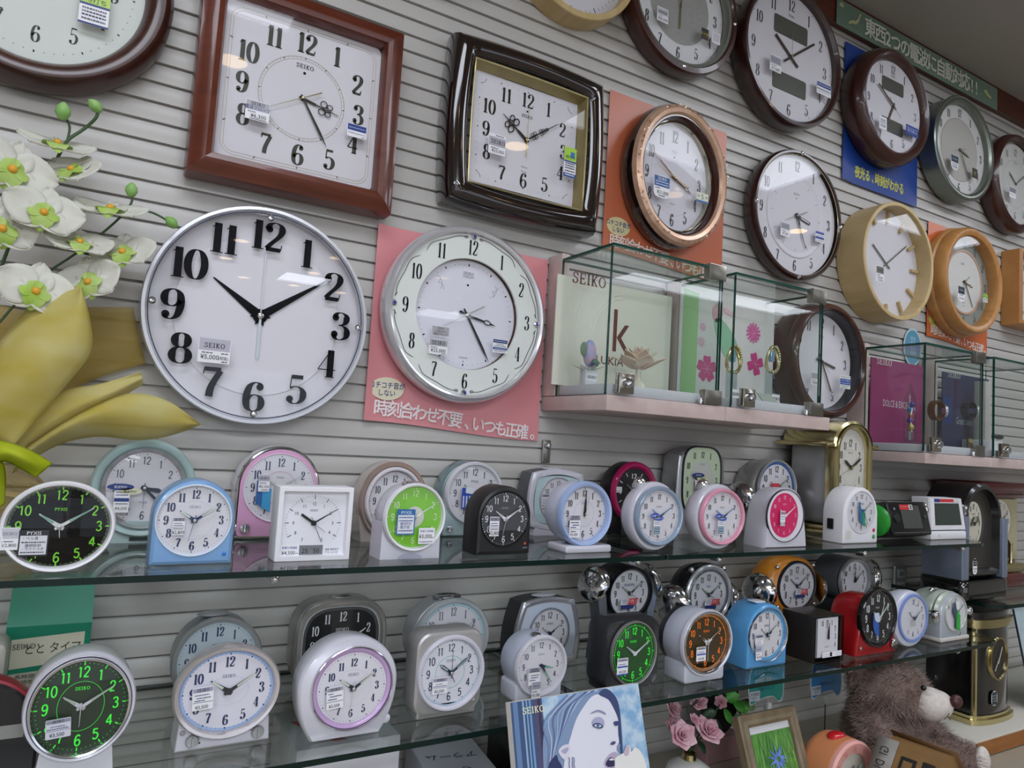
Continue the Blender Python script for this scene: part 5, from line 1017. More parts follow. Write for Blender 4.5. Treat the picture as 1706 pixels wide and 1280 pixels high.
# ---------------------------------------------------------------- lower shelf, front row
LIT = paint('#35d83a', .5, emit=.25)
t = alarm('large white-rimmed round alarm clock with glowing green numerals, leftmost on the lower shelf', .024, .925, Z2)
shell(t, 'body', ('e', .052, .055), .06, paint('#c7c8c6', .35, .1), 0, .073, .02, .004, .006)
g = G(); P = [(-.037, 0), (.037, 0), (.034, .028), (-.034, .028)]; g.prism(P, .055, .004, paint('#d5d6dc', .35)); g.obj('foot', t)
ring(t, 'rim', ('e', .054, .058), .006, PEARL, 0, .073, .006, .008, .002); ring(t, 'chrome_ring', ('e', .049, .053), .0045, CHROME, 0, .073, .001, .006, .004)
face(t, (.045, .049), .073, y=.003, fc=paint('#0f2a12', .5, emit=.03), st='sans', m=LIT, h=.0115, rad=.74, tr='lume', sx=.88, tx=[('SEIKO', 0, .019, .0034, LIT)], rings=[(.0225, .0229, LIT)], gy=-.002, dome=.004, hd=dict(m=paint('#c9c9d0', .3), lume=paint('#9fb39f'), sm=paint('#c9c9d0'), L=(.021, .036, .02), w=.0036, t=(10, 9, 30)))
sticker(t, 97, 1214, .918, .023, .02, [('b', .78, .97, '#8f8ea0'), ('s', .5, .875, .13), ('d', .62, '#5a5c70', .2, .8), ('d', .5, '#2f3f7a', .05, .9), ('b', .4, .42, '#5a5c70'), ('t', '¥3,500', .45, .2, .2, '#23232c', .9)], base='#cfd0dc', tilt=radians(4))

t = alarm('white oval alarm clock with pale blue inner ring and two silver knobs below', .178, .938, Z2)
g = G(); P = [(-.053, 0), (.055, 0), (.052, .045), (-.05, .045)]; g.rings([[(x, .05, z) for x, z in P], [(x, .008, z) for x, z in P], [(x*.98, .0065, .002+z*.97) for x, z in P]], PEARL, True, True); g.v = [(x, y, z) for x, y, z in g.v]; g.text('☼', -.046, .022, .006, .006, INK); g.text('⊶', -.028, .008, .005, .006, INK); g.text('ON', .028, .016, .004, .006, INK); bs = g.obj('base', t, 25)
shell(t, 'body', ('e', .056, .05), .048, PEARL, 0, .067, .02, .004, .002)
ring(t, 'rim', ('e', .0625, .0555), .009, paint('#cfc9c9', .18, .6), 0, .067, .003, .009, .003)
face(t, (.0535, .0465), .067, y=.002, fc=paint('#e4e2ee', .5), h=.012, rad=.74, rings=[(0, .003, paint('#a6c0ea')), (.029, .0294, paint('#c3cfe2'))], tx=[('SEIKO', 0, .0175, .0036, paint('#66708a'))], gy=-.004, dome=.003, hd=dict(L=(.025, .038, 0), m=paint('#2a2d33'), t=(10, 9, 43)))
knob(bs, -.035, .012, .006, .0075, SILVER); knob(bs, .040, .012, .006, .0075, SILVER)
sticker(t, 338, 1164, .928, .023, .026, [('b', .78, .97, '#a3a2b8'), ('s', .5, .875, .13), ('d', .66, '#3d4a7a', .1, .8), ('d', .53, '#3d4a7a', .2, .9), ('d', .42, '#3d4a7a', .1, .6), ('b', .33, .35, '#5a5c70'), ('t', '¥3,500', .45, .14, .16, '#23232c', .9)], tilt=radians(3))

t = alarm('white rounded alarm clock with lilac ring on the lower shelf, above a white box', .322, .912, Z2)
OUT = [(.0655*cos(a), .064+(.0615 if sin(a) > 0 else .088)*sin(a)) for a in [2*pi*i/48 for i in range(48)] if sin(a) > -.70]
i0 = max(range(len(OUT)), key=lambda i: hypot(OUT[i][0]-OUT[i-1][0], OUT[i][1]-OUT[i-1][1])); OUT = OUT[i0:]+OUT[:i0]
OUT = [(.046, 0)]+[p for p in OUT]+[(-.046, 0)]
g = G(); g.rings([[(x*.8, .055, z*.92) for x, z in OUT], [(x*.97, .04, z*.985) for x, z in OUT], [(x, .012, z) for x, z in OUT], [(x*.985, .004, z*.992+.0004) for x, z in OUT], [(x*.93, .001, z*.97+.0015) for x, z in OUT]], PEARL, True, True); g.obj('body', t, 45)
ring(t, 'rim', ('e', .053, .0515), .0075, paint('#c9a9d6', .3, .1, coat=.5), .003, .062, .002, .004, .0)
g = G(); g.prof(('e', .0535, .052), [(0, .001), (0, -.0035), (.001, -.004), (.0015, -.002)], CHROME, cx=.003, cz=.062); g.obj('rim_edge', t)
face(t, (.0455, .044), .062, .003, y=.0002, fc=paint('#e4e2ea', .5), h=.0098, rad=.72, sx=.78, tx=[('SEIKO', 0, .0165, .0034, paint('#66708a'))], rings=[(.021, .0213, paint('#dbc4de'))], gy=-.004, dome=.003, hd=dict(L=(.022, .035, .036), m=paint('#2a3340'), sm=paint('#d0cfd4'), t=(10, 9, 31)))
sticker(t, 558, 1163, .905, .0215, .027, [('b', .8, .97, '#a3a2b0'), ('s', .5, .885, .12), ('d', .7, '#3d4a7a', .1, .4), ('d', .58, '#3d4a7a', .2, .9), ('d', .45, '#3d4a7a', .1, .6), ('b', .33, .35, '#5a5c70'), ('t', '¥3,500', .45, .15, .15, '#23232c', .9)], tilt=radians(4))
led(t, .053, .016, .004, PEARL, .006)

t = alarm('silver rounded-square alarm clock with round dial in the middle of the lower shelf', .471, .928, Z2)
SQ2 = ('b', .052, .0545, dict(p=.003)); SG = paint('#b3b1b0', .32, .5)
cut_shell(t, 'body', ('r', .0525, .0575, dict(r=.022)), .045, SG, 0, .0605, ('e', .049, .0485), .002, .060, .004, .010, .005, 64)
g = G(); g.box(-.045, .045, .003, .04, 0, .02, SG, .002); g.obj('foot', t)
ring(t, 'rim', ('e', .0525, .052), .007, PEARL, .002, .060, .0, .005, .003)
face(t, (.0455, .045), .060, .002, y=.003, fc=paint('#e2e3ea', .5), st='sans', m=paint('#33406a'), h=.0108, rad=.74, sx=.85, tr='dot', rings=[(.0, .0012, paint('#a9c9d9')), (.0225, .0235, paint('#9cc9cf'))], tx=[('SEIKO', 0, .016, .0034, paint('#66708a'))], gy=-.003, dome=.003, hd=dict(L=(.022, .036, .03), m=paint('#2a3340'), t=(10, 9, 0), st='sword', lume=paint('#9fb3b8'), alarm=152))
led(t, .041, .018, 0, SG, .002)
sticker(t, 733, 1143, .922, .0225, .0215, [('b', .76, .97, '#9d9cb0'), ('s', .5, .865, .14), ('d', .62, '#5a5c70', .2, .7), ('d', .48, '#2f3f9a', .05, .95), ('b', .38, .4, '#5a5c70'), ('t', '¥3,500', .45, .18, .2, '#23232c', .9)])

t = alarm('small white round alarm clock showing 3:24 behind the blue booklet', .626, .929, Z2)
shell(t, 'body', ('e', .0445, .044), .055, paint('#c6cde0', .35, .1), 0, .053, .014, .004, .004)
g = G(); g.box(-.042, .042, .004, .05, 0, .03, paint('#d3d5e2', .35), .004); g.obj('foot', t)
ring(t, 'rim', ('e', .0465, .0455), .0068, PEARL, 0, .053, .003, .006, .004)
face(t, (.040, .039), .053, y=.003, st='sans', m=paint('#323a5c'), h=.0085, sx=.82, tr='dot', gy=-.002, dome=.005, tx=[('SEIKO', 0, .0165, .0028, paint('#8a94ae'))], hd=dict(t=(3, 24, 0), L=(.021, .031, 0), m=paint('#2a3350'), lume=paint('#6fbf9a')))
g = G(); g.ball((-.006, .012, .0975), (.008, .008, .003), CHROME); g.obj('snooze_button', t)
sticker(t, 890, 1127, .923, .0205, .026, [('b', .72, .97, '#9d9aac'), ('s', .5, .87, .12), ('d', .76, '#44465a', .1, .9), ('d', .55, '#55585c', .2, .9), ('d', .42, '#2d3b7a', .2, .8), ('d', .28, '#2d3b7a', .1, .6)], name='feature_sticker')
sticker(t, 893, 1150, .9215, .0155, .025, [('b', .55, .97, '#a5a6b4'), ('d', .74, '#55585c', .15, .85), ('d', .42, '#55585c', .1, .6), ('t', '¥1,500', .5, .22, .15, '#23232c', .85)])

GB = paint('#2b2c30', .35)
t = alarm('dark grey squarish alarm clock with glowing green dial behind the booklet corner', .793, .915, Z2)
g = G(); g.prof(('r', .0575, .056, dict(r=.022)), [(.012, .055), (.003, .05), (0, .04), (0, .008), (.003, .002), (.008, .006)], GB, True, True, 0, .0585, 64); g.box(-.05, .05, .01, .05, 0, .02, GB, .003); g.obj('body', t, 40)
ring(t, 'rim', ('e', .0475, .0515), .004, paint('#a9a7a5', .25, .6), .003, .059, .004, .005, .004)
face(t, (.0435, .0475), .059, .003, y=.003, fc=paint('#17481b', .5, emit=.05), st='sans', m=LIT, h=.0112, rad=.73, sx=.8, tr='lume', tx=[('SEIKO', -.002, .0185, .0034, LIT)], rings=[(.004, .0045, LIT)], gy=-.003, dome=.004, hd=dict(m=paint('#d5d8dc', .3), lume=paint('#aab0b8'), L=(.021, .035, 0)))
sticker(t, 1037, 1111, .908, .022, .026, [('b', .8, .97, '#a3a2b0'), ('d', .88, '#44465a', .2, .8), ('d', .64, '#3d4a7a', .1, .8), ('b', .44, .54, '#3a55b0', .04, .96), ('t', '¥3,500', .5, .2, .16, '#23232c', .9), ('b', 0, .07, '#3a4fc0', 0, 1)])

t = alarm('white round alarm clock with glowing orange numerals on the lower shelf', .946, .903, Z2)
shell(t, 'body', ('e', .0565, .0525), .055, paint('#c6cad8', .32, .1), 0, .066, .010, .004, .003)
g = G(); g.prof(('e', .056, .052), [(.004, .066), (.001, .058), (0, .05)], GB, True, False, 0, .066); g.obj('back_cover', t)
g = G(); g.box(-.047, .047, .004, .055, 0, .036, paint('#cfd2de', .32, .1), .004); g.obj('base', t)
ring(t, 'rim', ('e', .0595, .0555), .005, PEARL, 0, .066, .004, .006, .002); ring(t, 'chrome_ring', ('e', .0555, .0515), .0045, CHROME, 0, .066, .002, .005, .005)
ORG = paint('#f07a1e', .5, emit=.15)
face(t, (.0505, .0465), .066, y=.004, fc=paint('#3c2d10', .5, emit=.04), st='sans', m=ORG, h=.011, rad=.72, sx=.85, tr='lume', tx=[('SEIKO', 0, .0185, .0034, ORG)], rings=[(.001, .003, paint('#d9862c'))], gy=-.002, dome=.003, hd=dict(m=paint('#e0e0e0', .3), lume=paint('#3a2a1a'), L=(.023, .035, .03), sm=paint('#d8d8d8'), t=(10, 9, 30)))
sticker(t, 1168, 1090, .898, .022, .0235, [('b', .8, .97, '#a3a2b0'), ('d', .88, '#44465a', .2, .8), ('d', .64, '#3d4a7a', .1, .8), ('b', .42, .54, '#5a6ab0', .04, .96), ('t', '¥3,500', .5, .18, .17, '#23232c', .9)])

SKY = paint('#5ba3dc', .28, .1, coat=.5)
t = alarm('sky-blue arch-shaped alarm clock on the lower shelf beside the dark cube clock', 1.124, .925, Z2)
cut_shell(t, 'body', ('a', .0545, .0575, dict(r=.003)), .06, SKY, 0, .0575, ('e', .051, .048), .0005, .0585, .004, .008, .005, 64)
ring(t, 'rim', ('e', .0525, .0495), .002, CHROME, .0005, .0585, 0, .003, .003)
face(t, (.050, .047), .0585, .0005, y=.0035, st='serif', m=paint('#2c3348'), h=.0105, sx=.72, wt=.15, rad=.73, tr='dot', tx=[('SEIKO', 0, .0165, .0034, paint('#66708a'))], rings=[(.0, .006, paint('#6fb2e2'))], gy=-.001, dome=.001, hd=dict(L=(.021, .034, .034), t=(10, 9, 0)))
g = G(); g.box(-.02, .006, .012, .034, .1145, .1175, paint('#e3e8ee', .3), .001); g.obj('snooze_button', t)
sticker(t, 1265, 1066, .922, .0215, .018, [('b', .66, .97, '#8f95a8'), ('s', .5, .8, .2), ('d', .5, '#55585c', .1, .9), ('d', .3, '#2d3b7a', .15, .7), ('d', .12, '#2d3b7a', .15, .7)], name='feature_sticker')
sticker(t, 1264, 1088, .921, .0155, .026, [('b', .55, .97, '#a5b0c4'), ('d', .74, '#44506a', .15, .85), ('d', .4, '#55585c', .1, .6), ('t', '¥2,100', .5, .2, .14, '#23232c', .85)])

t = alarm('dark bronze cube alarm clock with square white dial on the lower shelf', 1.27, .904, Z2)
BZ = paint('#3a322d', .3, .5)
cut_shell(t, 'case', ('r', .041, .044, dict(r=.001)), .075, BZ, 0, .0445, ('r', .0395, .0425, dict(r=.001)), 0, .0445, .0005, .003, .001, 48)
g = G(); g.prof(('r', .0405, .0435, dict(r=.001)), [(0, -.0003), (0, -.006), (.0012, -.006), (.0012, -.0003)], glass('#c9cfcf'), cz=.0445, n=16); g.obj('clear_edge', t)
face(t, (.033, .0365), .0485, -.0045, y=-.001, st='serif', m=paint('#2e3238'), h=.0095, sx=.62, wt=.13, rad=.76, p=3.5, sh=('r', .033, .0365, dict(r=.001)), tr=None, gy=-.0058, tx=[('SEIKO', 0, .02, .003, paint('#8a8f9a')), ('QUARTZ', 0, -.018, .0024, paint('#55585c'))], skip=(7, 8, 9, 10, 5, 6), hd=dict(t=(12, 0, 30), L=(.02, .028, 0), m=paint('#1d2026'), lume=None))
sticker(t, 1386, 1090, .8985, .058, .010, [('b', .1, .9, '#2b2d3a', .38, .5), ('d', .6, '#3d4a7a', .02, .34), ('d', .2, '#3d4a7a', .02, .34), ('d', .7, '#3d5aa0', .72, .97), ('d', .3, '#3d5aa0', .72, .97)])

RED = paint('#a3161d', .25, .05, coat=.6)
t = alarm('red alarm clock with black dial and black ring on the lower shelf', 1.426, .904, Z2)
OUT = [(-.066, 0), (.070, 0), (.068, .02), (.058, .06)]+[(.004+.05*cos(pi*i/12), .076+.042*sin(pi*i/12)) for i in range(13)]+[(-.055, .06), (-.064, .02)]
g = G(); g.rings([[(x*.85-.004, .075, z*.93) for x, z in OUT], [(x*.97, .06, z*.98) for x, z in OUT], [(x, .012, z) for x, z in OUT], [(x*.99, .004, z*.995) for x, z in OUT], [(x*.95, .0015, z*.97+.0015) for x, z in OUT]], RED, True, True); g.obj('body', t, 40)
ring(t, 'rim', ('e', .0615, .0605), .0085, paint('#131315', .15, coat=.6), .002, .074, .004, .010, .002)
face(t, (.053, .052), .074, .002, y=-.0005, fc=paint('#1d1d20', .5), st='sans', m=WH, h=.0138, sx=.72, wt=.14, rad=.74, tr='dot', tx=[('PYXIS', -.002, .02, .0034, WH)], gy=-.006, dome=.003, hd=dict(m=paint('#dfe6dc', .3), lume=paint('#9fe0b0'), sm=WH, L=(.022, .036, .034), t=(10, 8, 4)))
knob(t, .058, .017, .0, .010, CHROME, 'side_knob', False); led(t, -.049, .016, .0015, CHROME, .004)
g = G(); g.poly([(-.024, .082), (-.024, .06), (-.018, .046), (-.004, .036), (-.004, .062), (-.010, .07), (-.012, .084)], -.0075, paint('#2d5cb4')); g.poly([(-.022, .086), (-.006, .086), (0, .07), (-.010, .066), (-.018, .072)][::-1], -.0079, paint('#c9d6e6')); g.obj('ribbon_label', t)

t = alarm('white egg-shaped alarm clock with blue ring between the red clock and the pale green clock', 1.562, .912, Z2)
R_ = []
g = G()
for a, yy in ((.3, .066), (.62, .06), (.85, .046), (.97, .028), (1, .014), (.985, .004), (.95, .001)): R_.append([(x*a, yy, max(.059+(z*.0+z)*a-.003*(1-a), 0)) for x, z in outline('e', .064, .0595, n=56)])
g.rings(R_, paint('#d7dae8', .3, .1, coat=.3), True, True); g.obj('body', t, 50)
g = G(); g.prof(('e', .0545, .0515), [(0, .002), (.001, -.003), (.006, -.003), (.007, -.001)], paint('#7f95cf', .3), cx=.005, cz=.061); g.obj('rim', t, 40)
face(t, (.0475, .0445), .061, .005, y=-.0006, fc=paint('#d9dae2', .5), st='serif', m=paint('#55607a'), h=.0105, sx=.62, wt=.13, rad=.76, tr=None, tx=[('PYXIS', .012, .026, .003, paint('#77808a')), ('SEIKO', -.012, .012, .0028, paint('#8a8f9a'))], gy=-.004, dome=.002, skip=(8, 9, 10, 11), hd=dict(L=(.02, .03, 0), m=paint('#44506a')), extra=lambda g, y: g.disc(('r', .011, .007, dict(r=.001)), y, paint('#bfc2c2', .4), cx=.004, cz=.05, n=16))

PG = paint('#c3ccc0', .3, .3, coat=.3)
t = alarm('pale green round alarm clock with chrome side rods and green ribbon label', 1.728, .911, Z2)
shell(t, 'body', ('e', .060, .048), .065, PG, -.004, .06, .02, .004, .012)
g = G(); g.prof(('e', .060, .048), [(0, .012), (.003, .006), (.008, .004)], PG, False, True, -.004, .06); g.obj('disc_plate', t, 40)
shell(t, 'front', ('a', .056, .0525, dict(r=.003)), .06, paint('#c6ccd6', .3, .35), 0, .0525, .004, .004, -.005, 64)
g = G(); g.box(-.058, .060, -.002, .06, 0, .009, paint('#d5cfc9', .3), .002); g.obj('base', t)
ring(t, 'rim', ('e', .045, .041), .004, PG, .002, .061, 0, .004, .001)
face(t, (.041, .037), .061, .002, y=-.0008, st='sans', m=paint('#77808a'), h=.008, tr=None, sx=.7, rad=.76, gy=-.003, tx=[], skip=(1, 3, 4, 5, 7, 8, 9, 11), hd=dict(L=(.02, .032, 0), m=paint('#3a4450'), w=.0026))
for sx_ in (-1, 1):
    g = G(); g.lathe([(.010, 0), (.010, .006), (.006, .009), (.0003, .01)], CHROME, (sx_*.068-.006, .004, .062), 'y', 16); g.tube([(sx_*.055, .02, .062), (sx_*.09-.006, .02, .062)], .006, CHROME, 10); g.obj('side_rod', t, 40)
led(t, .022, .014, 0, CHROME, .004)
g = G(); g.poly([(-.016, .086), (-.016, .064), (-.006, .05), (-.006, .03), (.012, .022), (.012, .056), (-.002, .072), (-.008, .086)], -.0062, paint('#46556e')); g.poly([(-.002, .07), (.012, .056), (.012, .022), (-.004, .03)][::-1], -.0066, paint('#2fae3a')); g.poly([(-.008, .088), (.006, .088), (.008, .072), (-.004, .07)][::-1], -.0068, paint('#dfe6e3')); g.obj('ribbon_label', t)
g = G(); g.tube([(-.03+.015*cos(a)*1.0, .03, .106+.006*sin(a)) for a in [pi*i/8 for i in range(9)]], .003, CHROME); g.obj('top_handle', t)

# ---------------------------------------------------------------- lower shelf, back row
t = alarm('silver round alarm clock with pale teal dial behind the white oval clock', .188, 1.08, Z2)
shell(t, 'body', ('e', .057, .0595), .05, paint('#9aa0a3', .3, .5), 0, .060, .012, .004, .004)
ring(t, 'rim', ('e', .060, .0605), .008, paint('#c6c8c8', .2, .6), 0, .060, .004, .007, .003)
face(t, (.052, .0525), .060, y=.003, fc=paint('#c3d3da', .5), h=.0125, sx=.72, wt=.16, gy=-.003, dome=.004)
g = G(); g.ball((-.008, .02, .121), (.022, .012, .004), SILVER); g.obj('snooze_bar', t)

t = alarm('silver alarm clock with rounded black dial behind the lilac-ringed clock', .363, 1.08, Z2)
S4 = ('e', .0705, .067, dict(p=3.2))
shell(t, 'body', S4, .055, paint('#a9a7a3', .3, .6), 0, .067, .014, .005, .004)
ring(t, 'rim', S4, .010, paint('#c9c6c2', .18, .7), 0, .067, .004, .008, .003)
g = G(); g.prof(('e', .0605, .057, dict(p=3.2)), [(0, .002), (.001, .0005), (.002, .002)], paint('#d8d8d6', .3), cz=.067); g.obj('inner_ring', t)
face(t, (.058, .0545), .067, y=.003, fc=paint('#161618', .4), st='serif', m=WH, h=.014, sx=.7, wt=.13, rad=.76, p=2.8, sh=('e', .058, .0545, dict(p=3.2)), tr=None, rings=[(.0, .0035, paint('#4a5050'))], gy=-.002, hd=dict(m=WH, L=(.026, .042, 0)))
g = G(); g.ball((0, .025, .1345), (.018, .010, .003), CHROME); g.obj('snooze_bar', t)

t = alarm('silver-white round alarm clock with chrome top button behind the silver square clock', .545, 1.075, Z2)
shell(t, 'body', ('e', .067, .063), .055, paint('#b9bcbf', .3, .4), 0, .063, .012, .005, .004)
ring(t, 'rim', ('e', .0675, .0635), .009, paint('#cfd6d8', .25, .3), .002, .063, .004, .008, .003)
face(t, (.0585, .0545), .063, .002, y=.003, h=.0135, sx=.66, wt=.13, m=paint('#5a6478'), gy=-.003, dome=.004, rings=[(0, .004, paint('#b9dbe2'))])
g = G(); g.ball((-.004, .02, .126), (.026, .014, .006), CHROME, 18); g.obj('snooze_button', t)

t = alarm('silver-rimmed flared alarm clock with white dial and black back, left of the bell clock', .737, 1.08, Z2)
FL = ('b', .058, .047, dict(p=.006))
def flare(P): return [(x*(1.12-.0*z) if False else x*(1.08-1.2*z*0)+x*(-z)*2.2, z) for x, z in P]
def fl(i, y): return [(x, y, z+.056) for x, z in flare(outline('b', .056, .053, i, 64, p=.007))]
g = G(); g.rings([fl(.008, .055), fl(.002, .05), fl(0, .006)], paint('#26282c', .35), True, False); g.rings([fl(0, .006), fl(0, -.001), fl(.003, -.003), fl(.008, -.002), fl(.009, .0)], paint('#c0c2c8', .2, .6)); g.obj('body', t, 40)
g = G(); g.add(fl(.0085, -.0005), [tuple(range(64))], paint('#c9d3e2', .3)); g.obj('front_plate', t)
g = G(); g.box(-.05, .05, .004, .05, 0, .008, paint('#26282c', .35), .002); g.obj('foot', t)
ring(t, 'rim', ('e', .0435, .0445), .004, paint('#a9b2c2', .2, .6), .002, .054, -.001, .003, .002)
face(t, (.0395, .0405), .054, .002, y=-.0012, st='sans', m=paint('#2c3244'), h=.0105, sx=.8, tr='dot', gy=-.005, hd=dict(L=(.02, .032, 0)))
sticker(t, 890, 1052, 1.074, .018, .009, [('b', .1, .9, '#8f8e9e'), ('s', .5, .5, .5)])
g = G(); g.ball((0, .02, .1165), (.026, .012, .003), PEARL); g.obj('snooze_bar', t)

def bell_face(t, R, cz, rim, rw, y=.003, logo='Sala', cx=0):
    face(t, R, cz, cx, y=y, fc=paint('#d9d9de', .5), st='sans', m=paint('#232529'), h=R[0]*.24, sx=.72, wt=.15, rad=.72, tr=None, tx=[(logo, 0, R[1]*.36, R[0]*.11, paint('#3a4a8a'))], gy=-.002, dome=.004, hd=dict(m=paint('#3a3f42'), lume=paint('#a9b5aa'), t=(10, 9, 20)))
def bell_tag(t, cx, cz, w=.036):
    g = G(); y = -.0075
    for P, c_ in (([(-.5, .15), (0, .15), (-.1, -.3), (-.6, -.3)], '#dfe2ea'), ([(0, .2), (.6, .2), (.5, -.32), (-.12, -.32)], '#c8222f'), ([(-.55, -.34), (.35, -.34), (.28, -.66), (-.5, -.66)], '#2e3d78')): g.poly([(cx+x*w, cz+z*w*.6) for x, z in P][::-1], y, paint(c_))
    g.text('大音量ベル', cx+w*.24, cz+w*.02, w*.11, y-.0003, paint('#f4dada')); g.text('音がうるさい', cx+w*.2, cz-w*.1, w*.1, y-.0003, paint('#f4dada'))
    for k in range(3): g.bar((cx-w*.45, cz+w*(.05-.07*k)), (cx-w*.1, cz+w*(.05-.07*k)), w*.025, y-.0003, paint('#55607a'))
    g.obj('feature_sticker', t)
t = alarm('black alarm clock on silver legs with two chrome bells on the lower shelf', .90, 1.06, Z2)
shell(t, 'body', ('e', .055, .05), .06, paint('#17171a', .3), .004, .118, .012, .004, .004)
ring(t, 'rim', ('e', .054, .05), .008, paint('#131316', .2), .004, .118, .004, .008, .004)
bell_face(t, (.046, .0425), .118, None, 0, cx=.004, logo='RAIDEN')
for s in (-1, 1):
    g = G(); g.add([(s*x, y, z) for y in (.0, .03) for x, z in ((.035, 0), (.07, 0), (.062, .07), (.078, .15), (.058, .155), (.05, .1), (.046, .06))], [(0, 1, 2, 3, 4, 5, 6), (13, 12, 11, 10, 9, 8, 7)]+[(i, (i+1) % 7, (i+1) % 7+7, i+7) for i in range(7)], paint('#9fa3ac', .25, .6)); g.obj('leg', t, 25)
    bell(t, (s*.066, .02, .135), .034, (s*.9, -.25, .35))
    g = G(); g.ball((s*.075, .018, .183), .006, CHROME, 10, 6); g.obj('bell_knob', t)
bell_tag(t, -.004, .106)

t = alarm('chrome and black bell alarm clock with white second ring on the lower shelf', 1.105, 1.06, Z2)
g = G(); g.prof(('e', .068, .06), [(.02, .07), (.006, .055), (0, .03), (0, .012), (.006, .004)], paint('#2b2b2e', .15, .4), True, True, .01, .104); g.obj('body', t, 40)
g = G(); g.box(-.05, .06, .005, .06, 0, .05, paint('#141416', .3), .004); g.obj('base', t)
ring(t, 'outer_ring', ('e', .064, .0595), .010, paint('#d6d8de', .2, .5), .006, .104, .003, .005, .001); ring(t, 'inner_ring', ('e', .054, .0505), .004, paint('#8e9096', .2, .7), .004, .104, .0, .003, .003)
bell_face(t, (.050, .0465), .104, None, 0, cx=.004, y=.002)
for s in (-1, 1): bell(t, (s*.072, .02, .085), .040, (s, -.35, -.05))
for s in (-1, 1): g = G(); g.ball((s*.045, .002, .155), .006, CHROME, 10, 6); g.obj('bell_knob', t)
bell_tag(t, .006, .092)

t = alarm('orange bell alarm clock with white dial on the lower shelf', 1.372, 1.06, Z2)
ORB = noisy('#d9801c', '#e39430', (1, 1, 1), 6, .3, coat=.5)
BOD = ('e', .082, .062, dict(p=2.4))
g = G(); g.prof(BOD, [(.02, .075), (.006, .06), (0, .035), (.002, .012), (.012, .003)], ORB, True, True, .004, .108); g.obj('body', t, 45)
g = G(); P = [(-.05, 0), (.05, 0), (.045, .06), (-.045, .06)]; g.prism(P, .06, .012, ORB); g.obj('base', t)
ring(t, 'rim', ('e', .063, .0545), .006, paint('#2a2b33', .2), .006, .108, .003, .006, .002)
bell_face(t, (.057, .0485), .108, None, 0, cx=.006, y=.001)
for s in (-1, 1): bell(t, (s*.088+.004, .026, .095), .040, (s, -.25, -.05))
for s, zz in ((-.06, .15), (.06, .15), (-.055, .065), (.066, .065)): g = G(); g.ball((s+.006, .006, zz), .005, CHROME, 10, 6); g.obj('corner_screw', t)
bell_tag(t, .012, .098)

t = alarm('grey drum-shaped alarm clock with silver ring and one chrome bell, below the upper shelf end', 1.615, 1.08, Z2)
shell(t, 'body', ('e', .060, .0535), .075, paint('#63656a', .4, .3), 0, .105, .006, .004, .004)
g = G(); g.box(-.055, .055, .01, .07, 0, .06, paint('#2a2b2e', .4), .004); g.obj('base', t)
ring(t, 'rim', ('e', .0595, .053), .009, paint('#b5b7bc', .25, .6), 0, .105, .004, .007, .003)
face(t, (.0505, .044), .105, y=.003, st='serif', m=paint('#23252a'), h=.0125, sx=.62, wt=.14, tr=None, tx=[('SEIKO', 0, .016, .003, paint('#8a8f9a'))], gy=-.002, hd=dict(t=(12, 9, 0), L=(.03, .034, 0)))
bell(t, (.082, .02, .105), .046, (.75, -.6, 0))

# wall outlet under the upper shelf
t = thing('wall_outlet', 'small double socket plate on the slatted wall right of the chrome bell', 'socket', (*at(1497, 966, WALL_Y-.001)[:2], at(1497, 966, 1.2)[2]))
g = G(); g.prof(('r', .028, .042, dict(r=.004)), [(0, 0), (0, -.004), (.002, -.006), (.006, -.006)], SILVER, False, True, n=20); g.obj('plate', t)
for s in (-1, 1): g = G(); g.prof(('r', .016, .012, dict(r=.003)), [(0, -.006), (0, -.009)], paint('#c9c9cf', .4), False, True, 0, s*.018, 16); g.box(-.006, -.003, -.0095, -.0089, s*.018-.005, s*.018+.005, BLACK); g.box(.003, .006, -.0095, -.0089, s*.018-.005, s*.018+.005, BLACK); g.obj('socket', t)
# lock clip on the wall below the pearl-rimmed clock
t = thing('wall_clip', 'small metal clip on the wall under the corner of the pink card', 'clip', at(908, 752, WALL_Y-.001))
g = G(); g.box(-.009, .009, -.006, 0, -.022, .022, STEEL, .001); g.obj('plate', t)
g = G(); g.lathe([(.007, 0), (.007, .006), (.005, .009), (.0002, .010)], CHROME, (0, -.006, .012), 'y', 16); g.obj('button', t)

